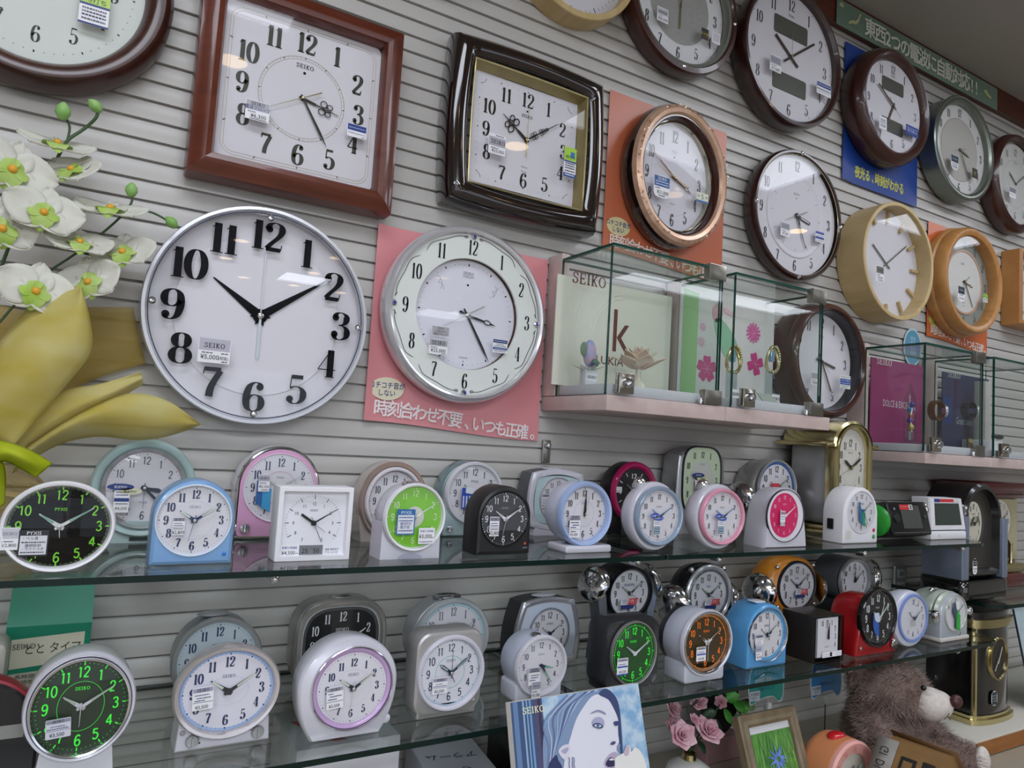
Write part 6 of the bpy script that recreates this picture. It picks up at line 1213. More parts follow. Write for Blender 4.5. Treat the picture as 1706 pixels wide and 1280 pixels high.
# ---------------------------------------------------------------- glass display cases on laminate ledges
LAM = noisy('#c4b0aa', '#cdbab5', (1, 1, 1), 50, .4)
LAMW = paint('#d6d5dc', .4)
def ledge(label, x0, x1, z0, z1, y0, seams):
    t = thing('display_ledge', label, 'ledge', ((x0+x1)/2, WALL_Y, z0)); ox = (x0+x1)/2
    xs = [x0]+seams+[x1]
    for a, b in zip(xs, xs[1:]):
        g = G(); g.box(a-ox+.0006, b-ox-.0006, y0-WALL_Y, -.001, 0, z1-z0, LAM, .0008); g.obj('board', t)
    return t
ledge('pale pink laminate ledge on the wall under the first two glass cases', .771, 1.378, 1.5605, 1.588, .99, [1.061])
ledge('pale pink laminate ledge on the right under the wine-red and navy cases', 1.74, 2.75, 1.503, 1.5285, .99, [2.05])
YC = 1.15
def case(label, x0, x1, z0, z1, doors=True):
    t = thing('display_case', label, 'display case', ((x0+x1)/2, YC, z0)); ox = (x0+x1)/2; h = z1-z0; hw = (x1-x0)/2; f = .992-YC; GE = paint('#16463c', .1)
    def pane(name, x_0, x_1, y_0, y_1, z_0, z_1):
        g = G(); V = [(x, y, z) for x in (x_0, x_1) for y in (y_0, y_1) for z in (z_0, z_1)]
        Fs = {'x': [(0, 1, 3, 2), (4, 6, 7, 5)], 'y': [(0, 4, 5, 1), (2, 3, 7, 6)], 'z': [(0, 2, 6, 4), (1, 5, 7, 3)]}
        thin = min((('x', x_1-x_0), ('y', y_1-y_0), ('z', z_1-z_0)), key=lambda k: k[1])[0]
        for k, ff in Fs.items(): g.add(V, ff, CLEARC if k == thin else GE)
        return g.obj(name, t)
    pane('side_glass', -hw, -hw+.005, f+.006, -.0, .0005, h-.0052); pane('side_glass', hw-.005, hw, f+.006, 0, .0005, h-.0052)
    pane('top_glass', -hw, hw, f, 0, h-.005, h); door = pane('door_glass', -hw, hw, f, f+.005, .0035, h-.0055)
    g = G(); g.box(-hw+.006, hw-.006, f+.008, -.004, .0005, .02, LAMW, .001); g.obj('base_board', t)
    for zc, nm in ((h-.012, 'top_hinge'), (.0145, 'lower_hinge')):
        g = G(); g.box(hw-.042, hw+.003, f-.005, f+.011, zc-.014, zc+.014 if nm != 'top_hinge' else h+.004, STEEL, .001); g.obj(nm, door, 30)
    g = G(); g.box(-hw+.018, -hw+.052, f-.012, f-.0005, .003, .039, paint('#b9b3a8', .2, 1.0), .001); g.lathe([(.010, 0), (.010, .005), (.008, .009), (.0002, .011)], CHROME, (-hw+.036, f-.012, .022), 'y', 18); g.obj('lock', door, 30)
    g = G(); g.lathe([(.004, 0), (.004, .010), (.0035, .011)], CHROME, (hw-.052, f-.004, .0), 'z', 12); g.obj('door_stop', t)
    # the stile and back board behind
    g = G(); g.box(-hw-.0005, -hw+.018, .001, WALL_Y-YC-.001, 0, h+.012, LAM, .0008); g.obj('stile', t)
    return t, ox
CLEARC = glass('#fbfdfc', 0.0, 1.5, .6)
c1, o1 = case('left glass case on the pink ledge holding a cream board and a porcelain rose', .771, 1.044, 1.5885, 1.857)
c2, o2 = case('glass case in front of the dark brown clock, holding gold bangle watches', 1.080, 1.349, 1.5885, 1.857)
c3, o3 = case('glass case holding the wine-red board and a liquid thermometer', 1.74, 2.004, 1.529, 1.797)
c4, o4 = case('glass case cut by the right edge, holding a white column', 2.062, 2.34, 1.529, 1.797)
def board(label, p0, p1, Y, col, th=.003, base=None):
    a, b = at(*p0, Y), at(*p1, Y)
    t = thing('display_board', label, 'board', ((a.x+b.x)/2, Y, min(a.z, b.z)))
    g = G(); g.box(a.x-t.location.x, b.x-t.location.x, 0, th, 0, max(a.z, b.z)-t.location.z, paint(col, .5) if isinstance(col, str) else col); g.obj('panel', t)
    return t
def letters(t, name, items, mat_y=-.0006):
    """items: (kind, text, px, py, height, colour)"""
    g = G(); Y = t.location.y
    for it in items:
        c = at(it[2], it[3], Y)-t.location
        if it[0] == 's': g.glyphs('SEIKO', c.x, c.z, it[4], mat_y, paint(it[5]), 1.1, .17, .08, gap=.12)
        else: g.text(it[1], c.x, c.z, it[4], mat_y, paint(it[5]), it[6] if len(it) > 6 else 1)
    g.obj(name, t)
b1 = board('cream display board with SEIKO lettering and a large brown k', (930, 446), (1113, 652), 1.146, '#e0dfcf')
b1.location.z = 1.61
letters(b1, 'lettering', [('s', '', 982, 467, .021, '#6b3f38'), ('t', 'k', 1036, 550, .092, '#6b3a33', .8), ('t', 'LUKIA', 1016, 601, .017, '#6b3a33', 1.1)])
g = G()
for rr in (.085, .078): g.tube([(.02+rr*cos(a), -.0008, .1+rr*1.15*sin(a)) for a in [radians(95+5*i) for i in range(26)]], .0008, paint('#f4f4ee'), 4)
g.obj('arc_print', b1)
# porcelain rose
def petal_ring(g, c, n, r, h, tilt, w, mat, off=0, curl=.3):
    for k in range(n):
        a = 2*pi*k/n+off; R = []
        for i in range(5):
            u = i/4; row = []
            for j in range(5):
                v = j/4-.5; ww = w*sin(pi*min(u*.8+.18, 1))
                rad = r*(.18+u*tilt)+curl*r*u*u*(1-tilt); x = rad; y = v*2*ww; zz = h*(u-.15*u*u)-abs(v)*h*.16*u-curl*.2*h*max(0, u-.7)
                row.append((c[0]+x*cos(a)-y*sin(a), c[1]+x*sin(a)+y*cos(a), c[2]+zz))
            R.append(row)
        g.rings(R, mat, closed=False)
t = thing('porcelain_rose', 'cream and pink porcelain rose standing in the left glass case', 'ornament', (.90, 1.062, 1.6085))
pr = cloth('#ecd3bf', '#f3e6d8', .12, nscale=40)
g = G(); g.lathe([(.02, 0), (.016, .01), (.006, .02), (.005, .045)], paint('#d8d2c2', .3)); g.obj('foot', t)
for n, r, h, ti, w, dz, of in ((6, .045, .028, .95, .019, .04, .2), (5, .034, .036, .75, .017, .046, .6), (5, .024, .038, .5, .013, .05, .1), (3, .012, .036, .3, .009, .054, .4)):
    g = G(); petal_ring(g, (0, 0, dz), n, r, h, ti, w, pr, of); o = g.obj('petals', t, 60); m = o.modifiers.new('thickness', 'SOLIDIFY'); m.thickness = .0012
# small doll bottle with a flower
t = thing('perfume_bottle', 'small white bottle with a pastel flower stopper in the left glass case', 'ornament', (.796, 1.08, 1.6085))
g = G(); g.box(-.014, .014, -.010, .010, 0, .032, paint('#dfe0e6', .15, coat=.6), .002); g.obj('bottle', t)
g = G(); g.ball((0, 0, .06), (.013, .012, .026), noisy('#d9a9b8', '#8fa2d8', (1, 1, 1), 60, .4)); g.obj('bouquet', t)
g = G(); g.ball((-.016, -.004, .066), (.009, .003, .014), paint('#6f8a72', .5), 10, 7); g.ball((.006, -.010, .042), (.009, .006, .008), paint('#4d6a5a', .5), 10, 7); g.obj('leaf', t)
g = G(); g.ball((-.001, -.014, .036), .006, paint('#2b315c', .4), 10, 7); g.obj('berry', t)
g = G(); petal_ring(g, (-.004, -.004, .026), 7, .026, .012, 1.0, .008, cloth('#c9c6bc', '#d9d7cf', .3, .3), 0); g.obj('tulle', t)
g = G(); g.box(-.012, .012, -.0105, -.010, .008, .022, paint('#eceef2')); g.glyphs('SEIKO', 0, .015, .005, -.0108, INK, 1.1, .17, .1, gap=.14); g.obj('name_card', t)
# second board: green edge, pink flowers
b2 = board('pale display board with a green edge, pink flowers and a dancing figure sketch', (1135, 478), (1285, 690), 1.146, '#dcd9d6')
b2.location.z = 1.61
g = G(); w0 = at(1135, 600, 1.146).x-b2.location.x; w1 = at(1160, 600, 1.146).x-b2.location.x; g.add([(w0, -.0006, 0), (w1, -.0006, 0), (w1, -.0006, .235), (w0, -.0006, .24)], [(0, 1, 2, 3)], paint('#9cc98a')); g.obj('green_band', b2)
def flower_print(px, py, r, n, c1_, t, w=.42):
    g = G(); c = at(px, py, 1.146)-t.location
    for k in range(n):
        a = 2*pi*k/n+.3; P = smooth([(c.x, c.z), (c.x+r*.55*cos(a-w), c.z+r*.55*sin(a-w)), (c.x+r*cos(a-w*.5), c.z+r*sin(a-w*.5)), (c.x+r*.93*cos(a), c.z+r*.93*sin(a)), (c.x+r*cos(a+w*.5), c.z+r*sin(a+w*.5)), (c.x+r*.55*cos(a+w), c.z+r*.55*sin(a+w))], 3, True); g.poly(P, -.0007-.00002*k, paint(c1_))
    for k in range(6): a = k*1.05; g.bar((c.x, c.z), (c.x+r*.5*cos(a), c.z+r*.5*sin(a)), .0006, -.0012, paint('#f0cfe0'))
    g.obj('flower_print', t)
flower_print(1177, 615, .030, 5, '#cf4a8a', b2, .66); flower_print(1255, 555, .024, 14, '#d45f9e', b2, .2); flower_print(1258, 607, .027, 4, '#cf3f86', b2, .7); flower_print(1168, 570, .012, 8, '#e0b3c9', b2, .3); flower_print(1171, 545, .010, 6, '#e0a9c2', b2)
g = G()
def pp(L, c_, y=-.0009): g.poly([((at(x, yy, 1.146)-b2.location).x, (at(x, yy, 1.146)-b2.location).z) for x, yy in smooth(L, 3, True)], y, paint(c_))
pp([(1190, 535), (1202, 532), (1222, 560), (1230, 590), (1212, 600), (1196, 570)], '#8fbf9c'); pp([(1188, 512), (1198, 508), (1204, 524), (1196, 538), (1188, 530)], '#dba3ae'); pp([(1206, 512), (1224, 524), (1222, 528), (1208, 522)], '#e3b7c0', -.0011); pp([(1193, 500), (1200, 498), (1202, 506), (1195, 508)], '#cfc9c9')
g.obj('figure_print', b2)
def bangle(label, px, py, Y, rx, rz, mat, zf, stand_h, card=True):
    c = at(px, py, Y); t = thing('bangle_watch', label, 'watch', (c.x, Y, zf))
    cz = c.z-zf; g = G(); g.tube([(rx*cos(a), .004*sin(2*a), cz+rz*sin(a)) for a in [2*pi*i/40 for i in range(41)]], .0036, mat, 8); 
    for i in range(14): a = -1.2+2.4*i/13; g.ball(((rx+.003)*cos(a), -.002, cz+(rz+.003)*sin(a)), .0033, mat, 8, 5)
    g.obj('bracelet', t, 60)
    g = G(); g.prof(('r', .006, .012, dict(r=.002)), [(0, .002), (0, -.004), (.001, -.005)], paint('#8fb0c8', .15, .3), True, True, -.004, cz+.006, 16); g.obj('watch_face', t)
    g = G(); g.box(-.009, .009, -.004, .012, 0, max(cz-rz+.004, .006), glass('#e2e8ea'), .0005); g.obj('stand', t)
    if card: g = G(); g.box(-.013, .013, -.012, -.011, .001, .026, paint('#e4dfe2')); g.glyphs('SEIKO', 0, .016, .006, -.0125, INK, 1.1, .17, .1, gap=.14); g.obj('name_card', t)
    return t
bangle('gold bangle watch hanging behind the left edge of the second glass case', 1222, 599, 1.085, .0185, .0275, GOLD, 1.6085, .03)
bangle('beaded gold bangle watch with a green face inside the second glass case', 1287, 599, 1.085, .0185, .0285, paint('#c9c49a', .25, .8), 1.6085, .03)
t = thing('card_holder', 'small slanted grey nameplate on the floor of the second glass case', 'sign', (at(1283, 680, 1.02).x, 1.02, 1.6088)); g = G(); g.add([(-.02, 0, 0), (.03, 0, 0), (.016, .016, .02), (-.022, .016, .02), (-.02, .003, 0), (.03, .003, 0), (.016, .019, .02), (-.022, .019, .02)], [(0, 1, 2, 3), (7, 6, 5, 4), (0, 4, 5, 1), (1, 5, 6, 2), (2, 6, 7, 3), (3, 7, 4, 0)], paint('#a9b0a6', .3)); g.obj('plate', t)
# right hand boards
b3 = board('wine-red display board with white SEIKO and DOLCE lettering', (1452, 592), (1540, 742), 1.146, '#8f3a66')
b3.location.z = 1.549
letters(b3, 'lettering', [('s', '', 1473, 603, .017, '#dcd3c9'), ('t', 'DOLCE & EXCELINE', 1497, 674, .019, '#d6cbd2', .62)])
b4 = board('navy display board with white SEIKO and Grand lettering', (1571, 607), (1646, 742), 1.146, '#3a4262')
b4.location.z = 1.549
letters(b4, 'lettering', [('s', '', 1589, 625, .017, '#c9cbc3'), ('t', 'Grand Seiko', 1607, 702, .022, '#cdd0d2', .62)])
g = G(); e = at(1632, 670, 1.146).x-b4.location.x; e2 = at(1646, 670, 1.146).x-b4.location.x; g.add([(e, -.0005, .0), (e2, -.0005, 0), (e2, -.0005, .2), (e, -.0005, .2)], [(0, 1, 2, 3)], paint('#1d4a8c'))
e = at(1571, 640, 1.146).x-b4.location.x; e2 = at(1586, 640, 1.146).x-b4.location.x; g.add([(e, -.0005, .07), (e2, -.0005, .07), (e2, -.0005, .15), (e, -.0005, .15)], [(0, 1, 2, 3)], paint('#2f4a84')); g.obj('blue_band', b4)
g = G(); c = at(1592, 665, 1.146)-b4.location
for k, ch in enumerate('時計の世界'): g.text(ch, c.x, c.z+.045-.018*k, .015, -.0009, paint('#6b3050'))
g.obj('slogan_lettering', b4)
# thermometer
t = thing('liquid_thermometer', 'glass column thermometer with coloured floats in the wine-red case', 'thermometer', (1.835, 1.085, 1.549))
TG = glass('#eef3f2', 0, 1.5)
g = G(); g.lathe([(.024, 0), (.024, .006), (.021, .008), (.0145, .0085)], TG); g.obj('foot', t)
g = G(); g.lathe([(.0145, .008), (.0148, .012), (.0148, .118), (.011, .126), (.011, .132), (.005, .140), (.0045, .15), (.001, .158)], TG, n=24); g.obj('tube', t, 50)
for k, (z_, c_) in enumerate(((.104, '#2a3090'), (.09, '#4a7fb8'), (.075, '#b0404a'), (.062, '#6a3a90'), (.046, '#c9b84a'))):
    g = G(); g.ball((.003*(-1)**k, -.002, z_), .0075, glass('#dfe6e6') if k > 9 else paint(c_, .1, coat=.8), 12, 8); g.lathe([(.003, -.014), (.003, -.006)], GOLD, (.003*(-1)**k, -.002, z_), n=8); g.obj('float', t)
g = G()
for k in range(3): g.tube([(-.004+.004*k, 0, .012), (-.003+.003*k, 0, .035)], .0016, paint('#9aa09c', .2), 6)
g.obj('weights', t)
def wrist(label, px, py, Y, r, zf, strap):
    c = at(px, py, Y); t = thing('wristwatch', label, 'watch', (c.x, Y, zf)); cz = c.z-zf
    g = G(); R = []
    for i in range(25): a = radians(20+320*i/24); R.append([(r*cos(a), -.008, cz+r*.95*sin(a)), ((r-.003)*cos(a), -.008, cz+(r-.003)*.95*sin(a)), ((r-.003)*cos(a), .010, cz+(r-.003)*.95*sin(a)), (r*cos(a), .010, cz+r*.95*sin(a))])
    g.rings(R, strap, True, True); g.obj('strap', t, 40)
    g = G(); n = Vector((.75, -.66, 0)); u = Vector((.66, .75, 0)); cc = Vector((r, -.002, cz)); R = []
    for rr, h_ in ((.016, 0), (.0165, .003), (.015, .007), (.0135, .0075)): R.append([cc+n*h_+(u*cos(2*pi*i/24)+Vector((0, 0, 1))*sin(2*pi*i/24))*rr for i in range(24)])
    g.rings(R, GOLD if strap.name.startswith('paint_#5') else SILVER, True, False); g.obj('watch_case', t, 40)
    g = G(); g.add([cc+n*.0072+(u*cos(2*pi*i/24)+Vector((0, 0, 1))*sin(2*pi*i/24))*.0136 for i in range(24)], [tuple(range(24))], DIALW); g.add([cc+n*.0076+u*x+Vector((0, 0, 1))*z for x, z in ((-.0006, 0), (.0006, 0), (.0006, .009), (-.0006, .009))], [(0, 1, 2, 3)], INK); g.add([cc+n*.0076+u*x+Vector((0, 0, 1))*z for x, z in ((0, -.0006), (0, .0006), (-.007, .003), (-.007, .002))], [(0, 1, 2, 3)], INK); g.obj('watch_dial', t)
    g = G(); g.box(-.010, .010, -.006, .010, 0, max(cz-r*.9, .004), glass('#dfe6e6'), .0004); g.obj('stand', t)
wrist('brown-strapped gold wristwatch on a clear stand in the wine-red case', 1561, 684, 1.07, .028, 1.549, paint('#5a3a22', .4))
wrist('dark-strapped silver wristwatch on a stand before the navy board', 1615, 684, 1.07, .026, 1.549, paint('#2e2e38', .4))
t = thing('price_card', 'small gold-edged price card at the foot of the navy board', 'card', (at(1617, 742, 1.06).x, 1.06, 1.5493)); g = G(); g.box(-.012, .012, 0, .004, 0, .03, paint('#5a4a2c', .4)); g.box(-.010, .010, -.0008, 0, .018, .027, paint('#b09a5a', .4)); g.obj('card', t)
t = thing('pedestal', 'white square column standing in the case at the right edge', 'stand', (2.22, 1.1, 1.549)); g = G(); g.box(-.05, .05, -.03, .03, 0, .03, paint('#c9c9cc', .5), .002); g.obj('foot', t)
g = G(); g.box(-.016, .016, -.016, .016, .03, .2, paint('#b9b6b0', .5), .002); g.obj('shaft', t)
t = thing('card_holder', 'white price card with a dark curved top beside the navy board', 'sign', (at(1662, 750, 1.03).x+.004, 1.03, 1.5493)); g = G(); P = [(-.022, 0), (.022, 0), (.022, .036), (-.026, .04)]; g.prism(P, .004, 0, paint('#d9d9dc', .5)); g.obj('card', t)
g = G(); g.prof(('e', .024, .006), [(0, .006), (0, -.004), (.002, -.005)], paint('#2a2b30', .3), True, True, -.002, .0385, 28); g.obj('clip', t)
# ---------------------------------------------------------------- right end: mantel clocks
t = thing('mantel_clock', 'tall black arch clock between silver panels on a black plinth, right of the upper shelf', 'clock', (1.995, 1.03, Z3+.0003))
GLB = paint('#111112', .08, coat=1.0); BLS = paint('#8f9bb0', .3, .55)
g = G(); g.prof(('r', .108, .062, dict(r=.02)), [(.012, 0), (.002, .006), (0, .014), (0, .046), (.004, .052)], GLB, True, True, n=40); g.v = [(x, z, y) for x, y, z in g.v]; g.v = [(x, y*.95, z) for x, y, z in g.v]; g.obj('plinth', t, 40)
g = G(); g.prof(('a', .092, .118, dict(r=.003)), [(0, .055), (0, -.042), (.006, -.048), (.014, -.048), (.020, -.03)], paint('#151517', .2, coat=.7), True, False, 0, .175, 64); g.obj('arch', t, 40)
g = G(); g.disc(('a', .0735, .0985, dict(r=.003)), -.0305, paint('#332f28', .25), cz=.175, n=64); g.obj('back_panel', t)
dial(t, ('e', .040, .056), -.034, paint('#d2cebc', .5), -.024, .19, dict(R=(.029, .043), h=.013, m=paint('#5a5448'), wt=.15, thin=.04, sx=.5), [], dict(t=(10, 9, 0), L=(.018, .027, 0), st='ornate', w=.005, m=paint('#2a261e')), [('SEIKO', 0, .024, .004, paint('#8a8272'))], [], dict(y=-.040))
for x0, x1, zt, y0 in ((-.108, -.075, .21, -.052), (.078, .104, .205, -.056)):
    g = G(); g.box(x0, x1, y0, .05, .0525, zt, BLS, .003); g.obj('side_panel', t)
sticker(t, 0, 0, 0, .020, .040, [('b', .52, .97, '#2a2d33', .06, .94), ('d', .8, '#c9ccd2', .2, .8), ('d', .66, '#c9ccd2', .2, .8), ('d', .35, '#55585c', .1, .9), ('d', .2, '#55585c', .2, .8)], local=(-.045, -.0495, .086), r=.009)

t = thing('mantel_clock', 'red wooden mantel clock with gold front cut by the right edge', 'clock', (2.27, 1.10, Z3+.0003))
RW = noisy('#4a0f10', '#5e1716', (12, 2, 2), 6, .2, coat=.7)
g = G(); g.box(-.15, .15, -.05, .08, .265, .296, RW, .008); g.box(-.13, .13, -.03, .075, .25, .266, RW, .004); g.obj('cornice', t)
g = G(); g.box(-.15, .15, -.05, .08, 0, .04, RW, .006); g.obj('plinth', t)
g = G(); g.box(-.125, .125, -.008, .07, .04, .25, RW, .003); g.obj('case', t)
g = G(); g.box(-.105, .105, -.022, -.008, .075, .248, paint('#cfc7a2', .3, .45), .002); g.obj('front_plate', t)
g = G(); g.box(-.11, .11, -.04, -.008, .041, .066, GOLD, .004); g.obj('gold_base', t)
dial(t, ('e', .062, .062), -.024, paint('#dcd8cc', .5), 0, .185, dict(R=(.047, .047), h=.014, m=paint('#44403a'), wt=.14, thin=.04, sx=.65), [], dict(t=(10, 9, 0), L=(.03, .042, 0), st='ring', w=.005, m=paint('#23211c')), [('SEIKO', 0, .023, .004, paint('#77725f')), ('.', 0, -.022, .0018, INK)], [(0, .0015, paint('#a99a5e', .3, .6))], dict(y=-.030))
g = G(); g.prof(('e', .05, .034), [(0, -.0225), (0, -.0228)], paint('#2b0f14', .2), False, True, .02, .105, 32); g.obj('pendulum_window', t)
for x in (-.07, -.03, .01, .05): g = G(); g.lathe([(.006, 0), (.0045, .005), (.0045, .05), (.006, .055)], GOLD, (x, -.03, .067)); g.obj('gold_post', t)
g = G(); g.ball((-.012, -.033, .095), .009, paint('#2f7fae', .1, coat=.6)); g.obj('pendulum', t)
sticker(t, 0, 0, 0, .05, .05, [('b', .5, .97, '#2a3338', .04, .96), ('d', .75, '#aab4ba', .2, .8), ('d', .35, '#55585c', .1, .9), ('d', .2, '#55585c', .1, .7)], local=(-.075, -.032, .15), r=.012)

t = thing('display_platform', 'low white platform with an orange front edge at the right end of the counter', 'platform', (2.1, 1.0, DECK+.0003))
g = G(); g.box(-.322, .7, -.112, .16, .004, .037, paint('#d3cec2', .45), .001); g.obj('top_board', t)
g = G(); g.box(-.322, .7, -.116, -.112, .003, .034, noisy('#8f5826', '#9c652e', (3, 12, 12), 5, .4)); g.obj('front_edge', t)
t = thing('mantel_clock', 'black and gold bow-fronted clock standing on the white platform', 'clock', (1.975, 1.005, DECK+.0376))
BOWF = lambda s, d0: [(-s, d0), (s, d0)]+[(s*cos(a), -.058-.020*sin(a)) for a in [pi*i/14 for i in range(15)]]
def bow(g, s, z0, z1, mat, d0=.06, grow=0):
    P = [(s, d0), (-s, d0)]+[(-s*cos(a), -(.045+grow)-.022*sin(a)) for a in [pi*i/16 for i in range(17)]]
    g.rings([[(x, y, z0) for x, y in P], [(x, y, z1) for x, y in P]], mat, True, True)
g = G(); bow(g, .098, 0, .012, GOLD, grow=.008); bow(g, .093, .012, .020, GOLD, grow=.003); g.obj('base', t)
g = G(); bow(g, .084, .020, .225, paint('#0f0f10', .12, coat=.9)); g.obj('body', t, 30)
g = G(); bow(g, .090, .225, .236, GOLD, grow=.004); bow(g, .095, .236, .246, GOLD, grow=.008); g.obj('cornice', t, 30)
g = G(); bow(g, .088, .246, .262, paint('#121212', .15, coat=.8)); g.obj('top', t)
g = G(); g.tube([(-.078, -.053, .02), (-.078, -.053, .225)], .006, GOLD, 8); g.obj('column', t)
g = G(); g.prof(('e', .042, .052), [(0, -.064), (.001, -.072), (.004, -.072), (.005, -.066)], GOLD, cz=.150, n=48); g.disc(('e', .038, .048), -.068, paint('#232120', .15), cz=.150, n=40); g.obj('dial_ring', t, 40)
g = G(); hand(g, 25, .03, .003, 'baton', -.0715, paint('#b9b6a8', .3), .012, None, 0, .150); g.obj('minute_hand', t)
g = G(); hand(g, 215, .034, .003, 'baton', -.0708, paint('#b9b6a8', .3), .006, None, 0, .150); g.obj('hour_hand', t)
sticker(t, 0, 0, 0, .026, .034, [('b', .05, .95, '#233033', .08, .92), ('d', .68, '#b9c2c6', .2, .8), ('d', .5, '#b9c2c6', .2, .8), ('d', .32, '#b9c2c6', .3, .7)], local=(-.02, -.0695, .058), r=.010)
t = thing('info_panel', 'pale blue-grey panel leaning at the right edge behind the black and gold clock', 'sign', (2.16, .93, DECK+.0376))
g = G(); g.rings([[(x+.0, y, z) for x, y, z in ((.0, .012, 0), (.28, .012, 0), (.25, .05, .26), (-.03, .05, .26))], [(x, y-.004, z) for x, y, z in ((.0, .012, 0), (.28, .012, 0), (.25, .05, .26), (-.03, .05, .26))]], paint('#b5c6cf', .4), True, True); g.obj('panel', t, 20)
g = G(); g.tube([(-.002, .009, .0), (-.032, .047, .26)], .0025, paint('#2b2f33', .3), 6); g.obj('edge_strip', t)

# ---------------------------------------------------------------- counter, below the lower shelf
t = thing('paper_box', 'white box with red print on the counter under the lilac-ringed clock', 'box', (.36, 1.07, DECK+.0003))
g = G(); g.box(-.075, .075, -.07, .07, 0, .214, paint('#d9d8de', .5), .0015); g.obj('carton', t)
g = G(); rd = paint('#c8283a', .5)
for x0, x1, z0, z1 in ((-.03, .06, .128, .136), (.03, .066, .116, .128)): g.add([(x0, -.0704, z0), (x1, -.0704, z0), (x1, -.0704, z1), (x0, -.0704, z1)], [(0, 1, 2, 3)], rd)
g.text('アラーム', .0, .16, .012, -.0705, rd); g.add([(-.02, -.06, .2143), (.0, -.06, .2143), (-.05, .03, .2143), (-.06, .03, .2143)], [(0, 1, 2, 3)], rd); g.obj('print', t)
t = thing('paper_box', 'flat-topped white box with handwritten notes on its lid, beside the dark box', 'box', (.56, 1.06, DECK+.0003), rz=radians(-8))
g = G(); g.box(-.056, .056, -.16, .10, 0, .13, paint('#cfd0da', .5), .0015); g.obj('carton', t)
g = G()
for txt, x, y, h in (('アラーム', .0, .03, .016), ('C', .01, -.02, .016), ('PIVA', .0, -.075, .018)):
    V, Fc = textmesh(txt); k = h/.73; x1 = max(v[0] for v in V); g.add([(x-(v[0]-x1/2)*k, y-v[1]*k, .1304) for v in V], Fc, paint('#2b2b44'))
g.obj('handwriting', t)
t = thing('gift_box', 'dark box with white stripes on the counter left of the blue booklet', 'box', (.70, 1.04, DECK+.0003), rz=radians(-6))
g = G(); g.box(-.06, .06, -.07, .07, 0, .17, paint('#121214', .35), .002); g.obj('carton', t)
g = G(); wl = paint('#b5b3ad', .5)
for P in ([(-.02, .0), (-.012, .0), (.016, .165), (.010, .165)], [(.04, 0), (.05, 0), (.05, .16), (.04, .16)], [(.016, .168), (.05, .15), (.05, .16), (.016, .175)]): g.add([(x, -.0705, min(z, .169)) for x, z in P], [(0, 1, 2, 3)], wl)
g.text('PYXIS', -.04, .1, .012, -.0706, paint('#8a8a86'), rot=-pi/2); g.obj('stripe_print', t)

# booklet
LEAN = radians(-17)
t = thing('booklet', 'blue catalogue with a woman\'s portrait standing in front of the lower shelf', 'booklet', (.4944, .8-.297*sin(radians(17)), 1.168-.297*cos(radians(17))), rx=LEAN)
BW_, BH = .210, .297
g = G(); g.box(0, BW_, .0004, .012, 0, BH, paint('#e6e4de', .6)); g.obj('pages', t)
def bpt(X, Y):
    d = (Y-(410-.169*(X-115)))/5.687*.00076; u = (X-(115+.09*(Y-410)))/1212
    return (u*BW_, BH-d)
def bpoly(g, L, y, mat, sm=3): g.poly([bpt(*p) for p in (smooth(L, sm, True) if sm else L)][::1], y, mat)
g = G(); g.add([(0, 0, 0), (BW_, 0, 0), (BW_, 0, BH), (0, 0, BH)], [(0, 1, 2, 3)], noisy('#7fa9cf', '#b9cede', (1, 1, 1), 55, .35, lo=.4, hi=.6, detail=2))
for x0, x1, c_ in ((0, .047, '#3d5078'), (.003, .010, '#5f7fa6'), (.017, .0195, '#8fb0cc'), (.0225, .0245, '#7fa6c9'), (.027, .030, '#6f98c2'), (.033, .047, '#4c4a6c'), (.040, .044, '#5c5878')): g.add([(x0, -.0003-.0001*(x0 > 0), 0), (x1, -.0003-.0001*(x0 > 0), 0), (x1, -.0003-.0001*(x0 > 0), BH), (x0, -.0003-.0001*(x0 > 0), BH)], [(0, 1, 2, 3)], paint(c_, .35))
bl = paint('#7d93b4', .4)
bpoly(g, [(400, 1100), (390, 800), (410, 640), (470, 520), (590, 380), (720, 310), (880, 268), (960, 262), (1050, 310), (1100, 420), (1115, 620), (1120, 830), (1090, 860), (900, 700), (700, 1000), (560, 1500), (420, 1900)], -.0007, bl)
bpoly(g, [(640, 690), (690, 550), (760, 440), (840, 345), (930, 320), (1000, 370), (1060, 480), (1092, 570), (1080, 690), (1092, 745), (1064, 800), (1060, 850), (1050, 930), (1040, 1000), (1080, 1200), (900, 1500), (620, 1700), (560, 1300), (570, 960), (600, 820)], -.0010, paint('#dcdce6', .4))
bpoly(g, [(905, 322), (980, 268), (1075, 350), (1108, 500), (1116, 830), (1096, 855), (1080, 640), (1088, 570), (1058, 470), (1000, 372)], -.0013, paint('#3a4670', .4))
for k, (c_, w_) in enumerate((('#a9b9d6', 3), ('#5d739c', 3), ('#b9c3dc', 2), ('#4f6490', 4), ('#93a6c6', 3), ('#9fb8cf', 2), ('#5a7098', 3), ('#c3c6dc', 2), ('#6f86ac', 3))):
    P = smooth([(900-60*k*.6, 285+6*k), (760-45*k, 340+30*k), (640-25*k, 500+34*k), (560-16*k, 640+40*k), (470-8*k, 860+40*k), (430, 1100+30*k)], 4); Q = [bpt(*p) for p in P]
    for a, b in zip(Q, Q[1:]): g.bar(a, b, w_*.0007, -.0012-.00003*k, paint(c_, .4))
bpoly(g, [(420, 1000), (500, 860), (520, 900), (560, 1000), (560, 1300), (420, 1500)], -.0016, paint('#2c3360', .4))
bpoly(g, [(520, 830), (560, 780), (615, 770), (628, 810), (606, 880), (570, 900)], -.0018, paint('#d5d3df', .4)); bpoly(g, [(545, 825), (600, 795), (610, 815), (580, 850)], -.0019, paint('#a9a3c0', .4))
bpoly(g, [(815, 505), (850, 480), (900, 466), (955, 488), (965, 510), (900, 484), (850, 494)], -.0017, paint('#8688a8', .4))
